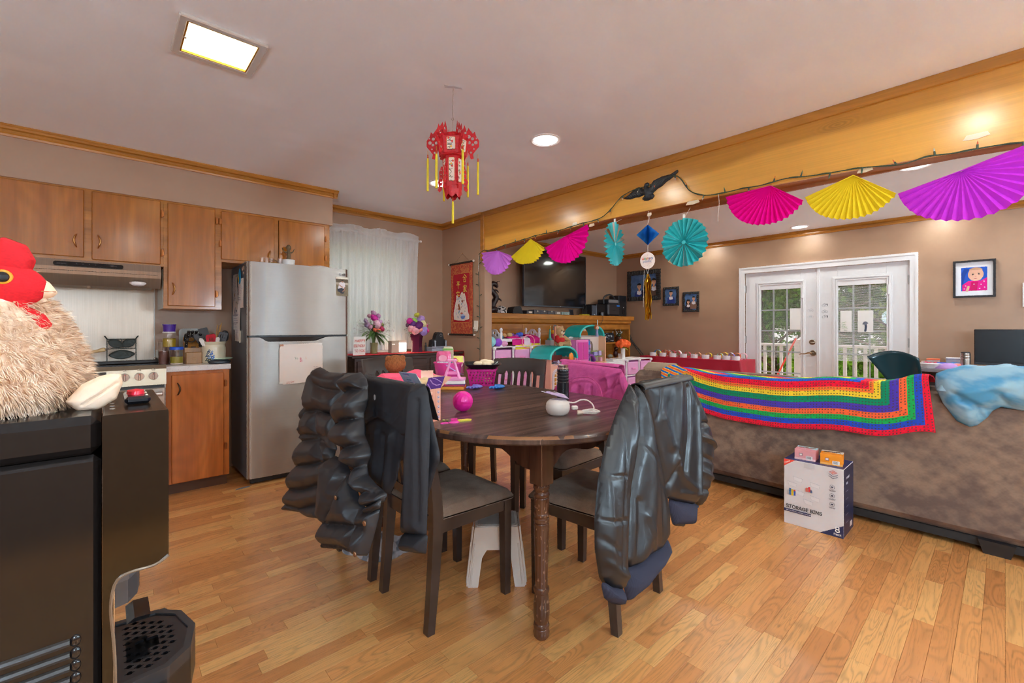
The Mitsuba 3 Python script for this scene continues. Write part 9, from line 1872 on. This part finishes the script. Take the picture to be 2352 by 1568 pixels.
single("white_bowl", "white oblong bowl at the left end of the desk", "bowl", tr(lathe([(0, 0.004), (0.055, 0.004), (0.095, 0.045), (0.10, 0.045), (0.06, 0), (0, 0)], 36), (6.0, 0.50, dz), s=(0.75, 1, 1)), P("ecebee", 0.2))
for k, (y, x, w, d_, z0, h_, c1, c2, lab) in enumerate(((0.50, 6.33, 0.055, 0.05, 0, 0.075, "d8c8c8", "f0683c", "clear tub with an orange lid on the desk"), (0.345, 6.22, 0.06, 0.045, 0, 0.10, "a8a6ae", "d0ced4", "grey translucent tub on the desk beside the tumbler"), (0.56, 6.38, 0.04, 0.03, 0, 0.045, "e0c8c8", "e8dcd8", "low pale carton at the far end of the desk"))):
 t = thing("desk_tub", lab, "tub", "tubs on the desk")
 part(t, "body", box(x - d_, x + d_, y - w * 0.85, y + w * 0.85, dz + z0, dz + z0 + h_ * 0.85, 0.006), P(c1, 0.3), False)
 part(t, "lid", box(x - d_ - 0.004, x + d_ + 0.004, y - w * 0.92, y + w * 0.92, dz + z0 + h_ * 0.85, dz + z0 + h_, 0.004), P(c2, 0.4), False)
rd8 = random.Random(12)
for k, (x, y, L, r, rz, col, lab) in enumerate(((6.15, 0.42, 0.12, 0.016, 100, "2050c8", "royal blue toy tube lying on the desk"), (6.15, 0.33, 0.10, 0.018, 97, "1a80d0", "bright blue toy tube lying on the desk"), (6.12, 0.54, 0.08, 0.012, 80, "e0803a", "orange packet lying on the desk"), (6.10, 0.29, 0.03, 0.016, 80, "d848b8", "small magenta toy lying on the desk"))):
 single("desk_toy", lab, "toy", tr(ball(1, s=(L / 2, r, r), sub=2), (x, y, dz + r + (0.02 if k < 2 else 0)), rz=rz), P(col, 0.4), group="toys on the desk")
single("lilac_cloth", "crumpled lilac cloth on the front of the desk", "cloth", tr(pillow(disc(0, 0, 0.10, 0.06), 0.01, lambda x, y, d: 0.05 * (1 - np.exp(-d / 0.03)) + folds(x, y, 20, 18, 0.025, 81), lambda x, y, d: 0 * x), (5.995, 0.375, dz + 0.001), rz=90), P("b48ac8", 0.8), True)
single("pink_plush", "coral pink soft toy on the desk beside the lilac cloth", "soft toy", tr(ball(0.03, s=(1, 1.8, 0.9)), (6.05, 0.30, dz + 0.027)), P("f0908a", 0.8))
single("chain_toy", "knot of red and blue small toys behind the white bowl", "toy", cat([ball(0.014, (6.12 + rd8.uniform(-0.03, 0.03), 0.50 + rd8.uniform(-0.035, 0.035), dz + 0.014 + rd8.uniform(0, 0.035)), sub=1) for _ in range(14)]), P("b8405a", 0.5))
gc = thing("green_chair", "dark green moulded chair back before the double door", "chair")
gcp = []
for j, t in enumerate(np.linspace(0, 1, 16)):
 zz_ = 0.46 + 0.54 * t
 gcp.append([(5.28 + 0.10 * (1 - t) + 0.03 * (1 - s ** 2) , 0.50 + 0.30 * (0.5 + 0.5 * t ** 1.6) * s * 0.6 + 0.19 * t, zz_ - 0.06 * s * s * t) for s in np.linspace(-1, 1, 14)])
GRN = M("green_plastic", "14333a", 0.15, spec=0.6)
part(gc, "back", solid_sheet(gcp, 0.014), GRN, True)
part(gc, "seat", box(5.32, 5.76, 0.22, 0.72, 0.43, 0.455, 0.01), GRN, False)
for x in (5.35, 5.73):
 for y in (0.26, 0.68):
  part(gc, "leg", loft([(x, y, 0), (x, y, 0.43)], [0.014, 0.02], [0.014, 0.02]), GRN, False)
# outside the double door
struct("ground", box(7.2, 40, -14, 22, -2.6, -2.5), P("4a5a34", 0.95))
struct("terrain", box(-6, 7.0, 5.2, 22, -0.6, -0.4), P("5a6a3c", 0.95))
struct("deck", box(BX + 0.13, 9.0, -2.5, 5.0, -0.16, -0.10), P("a8a39a", 0.8))
WR = P("ecebe8", 0.45)
rl = thing("deck_railing", "white wooden railing of the deck outside the double door", "railing")
part(rl, "top_rail", box(8.76, 8.86, -2.4, 4.9, 0.885, 0.925, 0.004), WR, False)
part(rl, "bottom_rail", box(8.78, 8.84, -2.4, 4.9, 0.0, 0.04), WR, False)
for y in (-1.2, 0.6, 2.39, 4.2):
 part(rl, "post", box(8.765, 8.855, y - 0.05, y + 0.05, -0.1, 1.0, 0.006), WR, False)
for k in range(56):
 part(rl, "baluster", box(8.79, 8.83, -2.35 + k * 0.131, -2.35 + k * 0.131 + 0.045, 0.04, 0.885), WR, False)
bm = thing("broom", "red handled broom leaning on the deck railing outside", "broom")
part(bm, "handle", tube([(8.2, 2.72, -0.02), (8.72, 2.40, 1.02)], 0.014, 8), P("e0402c", 0.4))
part(bm, "grip", tube([(8.72, 2.40, 1.02), (8.745, 2.385, 1.07)], 0.0145, 8), P("c8c8c8", 0.4))
part(bm, "head", box(8.08, 8.28, 2.58, 2.86, -0.1, -0.03, 0.01), P("6a2a1c", 0.8), False)
for k, col in enumerate(("5f8a2a", "86a83c", "44701f", "a4bc54")):
 scene["mat_tree_leaf_%d" % k] = {"type": "principledthin", "base_color": rgb(col), "roughness": 0.5, "diff_trans": 0.7, "spec_trans": 0.0}
BARK = M("bark", proc(lambda p, n, uv: mix(C3("6a5a4a"), C3("3a3028"), fbm(p.x * 10 + p.y * 10, p.z * 3, 1, 3))), 0.9)
def tree(lab, x, y, h, tr_, cr, n, seed, shade, zb=-2.5, cz=None, grp="trees beyond the deck"):
 r = np.random.RandomState(seed)
 t = thing("tree", lab, "tree", grp)
 cz = h * 0.55 if cz is None else cz
 if tr_ > 0:
  part(t, "trunk", tube(spline([(x, y, zb), (x + 0.1, y + 0.05, h * 0.4), (x - 0.05, y, h * 0.95)], 12), np.linspace(tr_, tr_ * 0.5, 12), 12), BARK)
  part(t, "branch", cat([tube(spline([(x, y, h * q), (x + cr[0] * 0.4 * math.cos(a), y + cr[1] * 0.4 * math.sin(a), h * q + 0.5), (x + cr[0] * 0.8 * math.cos(a), y + cr[1] * 0.8 * math.sin(a), h * q + 0.8)], 8), np.linspace(tr_ * 0.4, 0.02, 8), 6) for q, a in zip(np.linspace(0.25, 0.9, 7), r.uniform(0, 6.28, 7))]), BARK)
 k = 60
 cc = r.normal(size=(k, 3)); cc /= np.linalg.norm(cc, axis=1, keepdims=True)
 cc = cc * (0.45 + 0.55 * r.uniform(size=(k, 1))) * np.array(cr) + [x, y, cz]
 c = cc[r.randint(0, k, n)] + r.normal(size=(n, 3)) * 0.22 * np.array([1, 1, 0.7]) * np.mean(cr) * 0.5
 d = r.normal(size=(n, 3)); d /= np.linalg.norm(d, axis=1, keepdims=True)
 e = np.cross(d, r.normal(size=(n, 3))); e /= np.linalg.norm(e, axis=1, keepdims=True)
 L = r.uniform(0.07, 0.14, (n, 1)) * 1.25
 v = np.stack([c, c + d * L * 0.5 + e * L * 0.35, c + d * L, c + d * L * 0.5 - e * L * 0.35], 1).reshape(-1, 3)
 i = np.arange(n)[:, None] * 4
 part(t, "crown", TM(v, np.vstack([i + [0, 1, 2], i + [0, 2, 3]])), "mat_tree_leaf_%d" % shade, False, kind="stuff")
tree("big tree whose thick trunk stands behind the left door glass", 12.2, 4.25, 6.0, 0.24, (1.6, 1.9, 1.5), 9000, 1, 1, cz=3.6)
tree("slim tree right of the thick trunk in the left door glass", 13.5, 3.3, 6.5, 0.16, (2.0, 1.6, 2.0), 11000, 2, 0, cz=2.4)
tree("dark broad tree filling the right door glass", 14.0, 1.4, 6.5, 0.22, (2.0, 2.2, 2.2), 16000, 3, 2, cz=2.6)
tree("bright leafy tree at the right edge of the right door glass", 12.0, 0.2, 5.0, 0.12, (1.5, 1.4, 1.8), 11000, 4, 3, cz=2.0)
tree("low bright bush below the railing in the left door glass", 11.0, 3.4, 1.0, 0.05, (1.4, 2.0, 1.2), 11000, 5, 1, cz=-0.3)
tree("low bush below the railing in the right door glass", 11.0, 1.0, 1.0, 0.05, (1.4, 2.0, 1.2), 11000, 6, 0, cz=-0.3)
tree("distant dark tree far behind the left door glass", 20.0, 6.5, 7.0, 0.3, (3.0, 4.0, 3.0), 12000, 7, 2, cz=1.4)
tree("distant tree far behind the right door glass", 21.0, 1.0, 7.0, 0.3, (3.0, 4.0, 3.2), 12000, 8, 0, cz=1.6)
tree("distant dark tree far to the right behind the deck", 18.0, -3.5, 7.0, 0.3, (2.6, 3.0, 3.0), 9000, 9, 2, cz=1.8)
tree("leafy hedge tree outside the curtained kitchen window", 2.2, 7.4, 3.0, 0.1, (2.2, 0.9, 1.3), 9000, 10, 3, zb=-0.4, cz=1.35, grp="trees outside the kitchen window")
# coffee machine and plush hen in the foreground
KZ = 0.765
kt = thing("side_table", "small dark cart carrying the coffee machine", "cart")
part(kt, "top", box(-0.5, 0.075, 0.57, 0.92, KZ - 0.03, KZ, 0.004), P("2a2320", 0.4), False)
for x in (-0.47, 0.045):
 for y in (0.6, 0.89):
  part(kt, "leg", box(x - 0.015, x + 0.015, y - 0.015, y + 0.015, 0, KZ - 0.03), P("2a2320", 0.4), False)
cm = thing("coffee_machine", "glossy black coffee machine with a red button in the near left corner", "coffee machine")
my0, my1, mz = 0.627, 0.843, 1.128
GLB = M("machine_gloss", proc(lambda p, n, uv: mix(C3("120f0e"), C3("6e655e"), dr.select(noise(p.x * 900, p.y * 900, p.z * 260) > 0.985, 0.5, 0.0))), 0.12, spec=0.35)
GLB2 = M("machine_brown_gloss", "140c06", 0.12, spec=0.4)
part(cm, "body", box(-0.30, -0.003, my0 + 0.0012, my1, KZ + 0.006, 1.088, 0.006), GLB, False)
part(cm, "upper_body", box(-0.30, -0.003, my0 + 0.0012, my1, 1.0885, mz, 0.008), GLB, False)
hdp = sg.Polygon([(-0.0022, KZ + 0.005), (-0.0022, mz), (0.0525, mz), (0.0525, 0.966), (0.044, 0.9605), (0.018, 0.9585), (0.010, 0.955), (0.0065, 0.947), (0.006, KZ + 0.005)]).buffer(-0.002).buffer(0.002)
part(cm, "head", frame(prism(hdp, my1 - my0), (0, my1, 0), (1, 0, 0), (0, 0, 1)), GLB2, 20)
part(cm, "front_seam", tube(spline([(0.0525, my0 - 0.0003, 0.966), (0.044, my0 - 0.0003, 0.9605), (0.018, my0 - 0.0003, 0.9585), (0.010, my0 - 0.0003, 0.955), (0.0065, my0 - 0.0003, 0.947), (0.006, my0 - 0.0003, 0.90), (0.006, my0 - 0.0003, KZ + 0.01)], 50), 0.0016, 6), P("6a5a4a", 0.2), label="bright edge line")
part(cm, "chrome_strip", box(0.0062, 0.0075, my0 + 0.004, my1 - 0.004, KZ + 0.02, 0.945), M_CHROME, False)
for k in range(6):
 part(cm, "vent_slat", tube([(-0.30, my0 + 0.001, 0.905 - 0.0125 * k - 0.004), (-0.026, my0 + 0.001, 0.905 - 0.0125 * k)], 0.0038, 8), P("2a2725", 0.25))
 part(cm, "vent_slot", tr(ball(0.006, s=(0.7, 0.4, 1), sub=2), (-0.022, my0 + 0.001, 0.905 - 0.0125 * k)), M_BLACKG)
part(cm, "button_housing", box(0.017, 0.041, 0.695, 0.765, mz, mz + 0.009, 0.003), M_BLACKG, False)
part(cm, "red_button", tr(lathe([(0, 0), (0.0115, 0), (0.011, 0.004), (0, 0.006)], 24), (0.028, 0.728, mz + 0.009), s=(0.75, 1.3, 1)), P("e2263c", 0.3))
for k in range(3):
 part(cm, "indicator", tr(cyl(0.0024, 0, 0.0006, 12), (0.006, 0.672 + 0.022 * k, mz), s=(1, 1.6, 1)), P("8a8680", 0.4))
 part(cm, "stud", ball(0.0014, (0.0375, 0.703 + 0.026 * k, mz + 0.009), sub=1), P("d8cfc4", 0.2))
hd_ = sg.Polygon([(0.0, -0.045), (0.014, -0.04), (0.023, -0.022), (0.026, 0.0), (0.023, 0.022), (0.014, 0.04), (0.0, 0.045)])
part(cm, "outlet", cat(prism(hd_, 0.028, 0.895)).apply_translation([0.006, 0.735, 0]), P("3a3a3c", 0.35), 30)
part(cm, "outlet_cap", cat(prism(hd_.buffer(0.0015), 0.016, 0.923)).apply_translation([0.006, 0.735, 0]), P("4a4c50", 0.25), 30)
tray_o = sg.Polygon([(0.0, -0.07), (0.045, -0.066), (0.066, -0.045), (0.076, 0.0), (0.066, 0.045), (0.045, 0.066), (0.0, 0.07)]).buffer(0.006)
hol = []
for i in range(6):
 for j in range(9):
  x, y = 0.013 + 0.0085 * i, -0.052 + 0.013 * j + (0.0065 if i % 2 else 0)
  if math.hypot(x, y * 0.9) < 0.061 and not (0.018 < x < 0.045 and -0.016 < y < 0.012):
   hol += [disc(x, y, 0.0028, 0.0036, 3), rect(x - 0.0045, y - 0.0008, x + 0.0045, y + 0.0008)]
hol.append(rrect(0.02, 0.043, -0.014, 0.010, 0.002))
grid_ = tray_o.buffer(-0.006).difference(shapely.union_all(hol))
MT = lambda m: tr(m, (0.008, 0.735, 0))
part(cm, "tray_grille", MT(prism(grid_, 0.003, 0.815)), M_BLACKG, False, label="pierced drip grille")
part(cm, "tray_bowl", MT(prism(tray_o, 0.04, KZ + 0.001)), P("0a0a0b", 0.3), 30)
part(cm, "tray_rim", MT(prism(tray_o.difference(tray_o.buffer(-0.008)), 0.016, 0.804)), P("1c1d1f", 0.25), 30)
part(cm, "cup_guard", frame(prism([(0, 0), (0.034, 0.0), (0.036, 0.004), (0.02, 0.005), (0.006, -0.004), (0.0, -0.02)], 0.05), (0.008, 0.80, 0.842), (1, 0, 0), (0, 0, 1)), M_BLACKG, 30)
hn = thing("plush_hen", "cream shaggy plush hen with a red comb sitting on the coffee machine", "plush toy")
HX, HY = -0.107, 0.738
hprof = [(0.0, 0.0), (0.075, 0.001), (0.090, 0.016), (0.093, 0.034), (0.090, 0.052), (0.082, 0.076), (0.070, 0.102), (0.058, 0.122), (0.048, 0.142), (0.040, 0.158), (0.022, 0.171), (0.0, 0.174)]
hbz = mz + 0.0005
sy_ = 0.98
core = tr(lathe(hprof, 48), (HX, HY, hbz), s=(1, sy_, 1))
FUR = M("hen_plush", proc(lambda p, n, uv: mix(C3("c9a888"), C3("ecdcc8"), dr.clip(noise(p.x * 200, p.y * 200, p.z * 120) * 1.2, 0, 1))), 0.95, sheen=0.4, spec=0.1)
part(hn, "body", core, FUR, True)
rh = np.random.RandomState(31)
pts, fid = trimesh.sample.sample_surface(core, 30000, seed=5)
nrm = np.asarray(core.face_normals)[fid]
keep = (pts[:, 2] < hbz + 0.150) & (pts[:, 2] > hbz + 0.004)
keep &= ~((pts[:, 2] > hbz + 0.118) & (nrm[:, 1] < -0.1) & (pts[:, 0] > HX - 0.005))
pts, nrm = pts[keep], nrm[keep]
n_ = len(pts)
cl = np.stack([meshkit.noise(pts * 130, k) for k in (41, 42, 43)], -1) - 0.5
dv = nrm * 0.85 + np.array([0, 0, -0.55]) + cl * 1.5 + rh.normal(size=(n_, 3)) * 0.12
dv /= np.linalg.norm(dv, axis=1, keepdims=True)
sd = np.cross(dv, nrm + 1e-3); sd /= np.linalg.norm(sd, axis=1, keepdims=True)
Lh = (0.0075 + 0.006 * meshkit.noise(pts * 60, 7))[:, None] * rh.uniform(0.7, 1.2, (n_, 1))
wd = 0.00042
mid_ = pts + dv * Lh * 0.55 + nrm * 0.0006
tip = pts + dv * Lh + np.array([0, 0, -0.0012])
v = np.stack([pts - sd * wd, pts + sd * wd, mid_ - sd * wd * 0.8, mid_ + sd * wd * 0.8, tip], 1).reshape(-1, 3)
i = np.arange(n_)[:, None] * 5
part(hn, "fur", TM(v, np.vstack([i + [0, 1, 3], i + [0, 3, 2], i + [2, 3, 4]])), FUR, False, kind="stuff", label="shaggy cream plush")
HRED = M("hen_felt_red", proc(lambda p, n, uv: C3("c0101c") * (0.9 + 0.2 * noise(p.x * 700, p.y * 700, p.z * 700))), 0.85, sheen=0.4)
BKM = M("beak_cream", "ead0b4", 0.8)
face_y = HY - 0.045
HF = lambda m, y: frame(m, (0, y, hbz), (1, 0, 0), (0, 0, 1))
part(hn, "comb", HF(pillow(sg.Polygon([(-0.062, 0.148), (-0.058, 0.162), (-0.064, 0.176), (-0.078, 0.182), (-0.088, 0.177), (-0.096, 0.186), (-0.112, 0.19), (-0.128, 0.184), (-0.14, 0.166), (-0.13, 0.150), (-0.10, 0.152), (-0.085, 0.147)]).buffer(0.003), 0.0025, lambda x, y, d: 0.013 * np.sqrt(1 - np.exp(-d / 0.005)), lambda x, y, d: 0.013 * np.sqrt(1 - np.exp(-d / 0.005))), HY - 0.035), HRED, True)
fpk = tr(ball(1, s=(0.032, 0.016, 0.024)), (-0.078, HY - 0.038, hbz + 0.134))
part(hn, "face_patch", fpk, HRED)
bkp = sg.Polygon([(-0.066, 0.146), (-0.055, 0.147), (-0.045, 0.140), (-0.0385, 0.129), (-0.042, 0.124), (-0.052, 0.1215), (-0.06, 0.122), (-0.068, 0.130)])
bk_ = part(hn, "beak", HF(pillow(bkp, 0.002, lambda x, y, d: 0.010 * np.sqrt(1 - np.exp(-d / 0.005)), lambda x, y, d: 0.010 * np.sqrt(1 - np.exp(-d / 0.005))), HY - 0.035), BKM, True)
part(bk_, "mouth_line", tube(spline([(-0.064, HY - 0.0455, hbz + 0.1305), (-0.052, HY - 0.0455, hbz + 0.1295), (-0.040, HY - 0.0395, hbz + 0.1295)], 14), 0.0006, 6), P("b06a4a", 0.8))
wtl = sg.Polygon([(-0.072, 0.13), (-0.06, 0.122), (-0.062, 0.112), (-0.050, 0.104), (-0.0445, 0.094), (-0.048, 0.087), (-0.056, 0.087), (-0.066, 0.094), (-0.0725, 0.108)]).buffer(0.002)
part(hn, "wattle", HF(pillow(wtl, 0.002, lambda x, y, d: 0.010 * np.sqrt(1 - np.exp(-d / 0.004)), lambda x, y, d: 0.008 * np.sqrt(1 - np.exp(-d / 0.004))), HY - 0.04), HRED, True)
ey = np.array([-0.0775, HY - 0.0525, hbz + 0.142])
e_ = part(hn, "eye", tr(lathe([(0, 0), (0.0078, 0), (0.0072, 0.0016), (0, 0.0032)], 24), ey, rx=90), P("c8922a", 0.2), label="amber ringed eye")
part(e_, "pupil", tr(lathe([(0, 0), (0.0056, 0), (0.0048, 0.0016), (0, 0.0026)], 20), ey - [0, 0.0016, 0], rx=90), M_BLACKG)
ft1 = sg.Polygon([(-0.03, 0.010), (-0.022, 0.001), (-0.006, 0.0005), (0.008, 0.010), (0.013, 0.026), (0.012, 0.035), (0.006, 0.036), (-0.004, 0.034), (-0.018, 0.026)]).buffer(0.002)
def toe(x, y, d):
 t = np.clip(((x + 0.018) * 0.028 + (y - 0.006) * 0.022) / (0.028 ** 2 + 0.022 ** 2), 0, 1)
 e = (x + 0.018 - t * 0.028) ** 2 + (y - 0.006 - t * 0.022) ** 2
 return 0.013 * np.sqrt(1 - np.exp(-d / 0.006)) - 0.0035 * np.exp(-e / 0.0011 ** 2)
part(hn, "foot", HF(pillow(ft1, 0.0016, toe, lambda x, y, d: 0.012 * np.sqrt(1 - np.exp(-d / 0.006))), HY - 0.052), BKM, True)
part(hn, "foot", HF(pillow(sa.translate(ft1, -0.075, 0), 0.003, toe, lambda x, y, d: 0.012 * np.sqrt(1 - np.exp(-d / 0.006))), HY + 0.02), BKM, True)
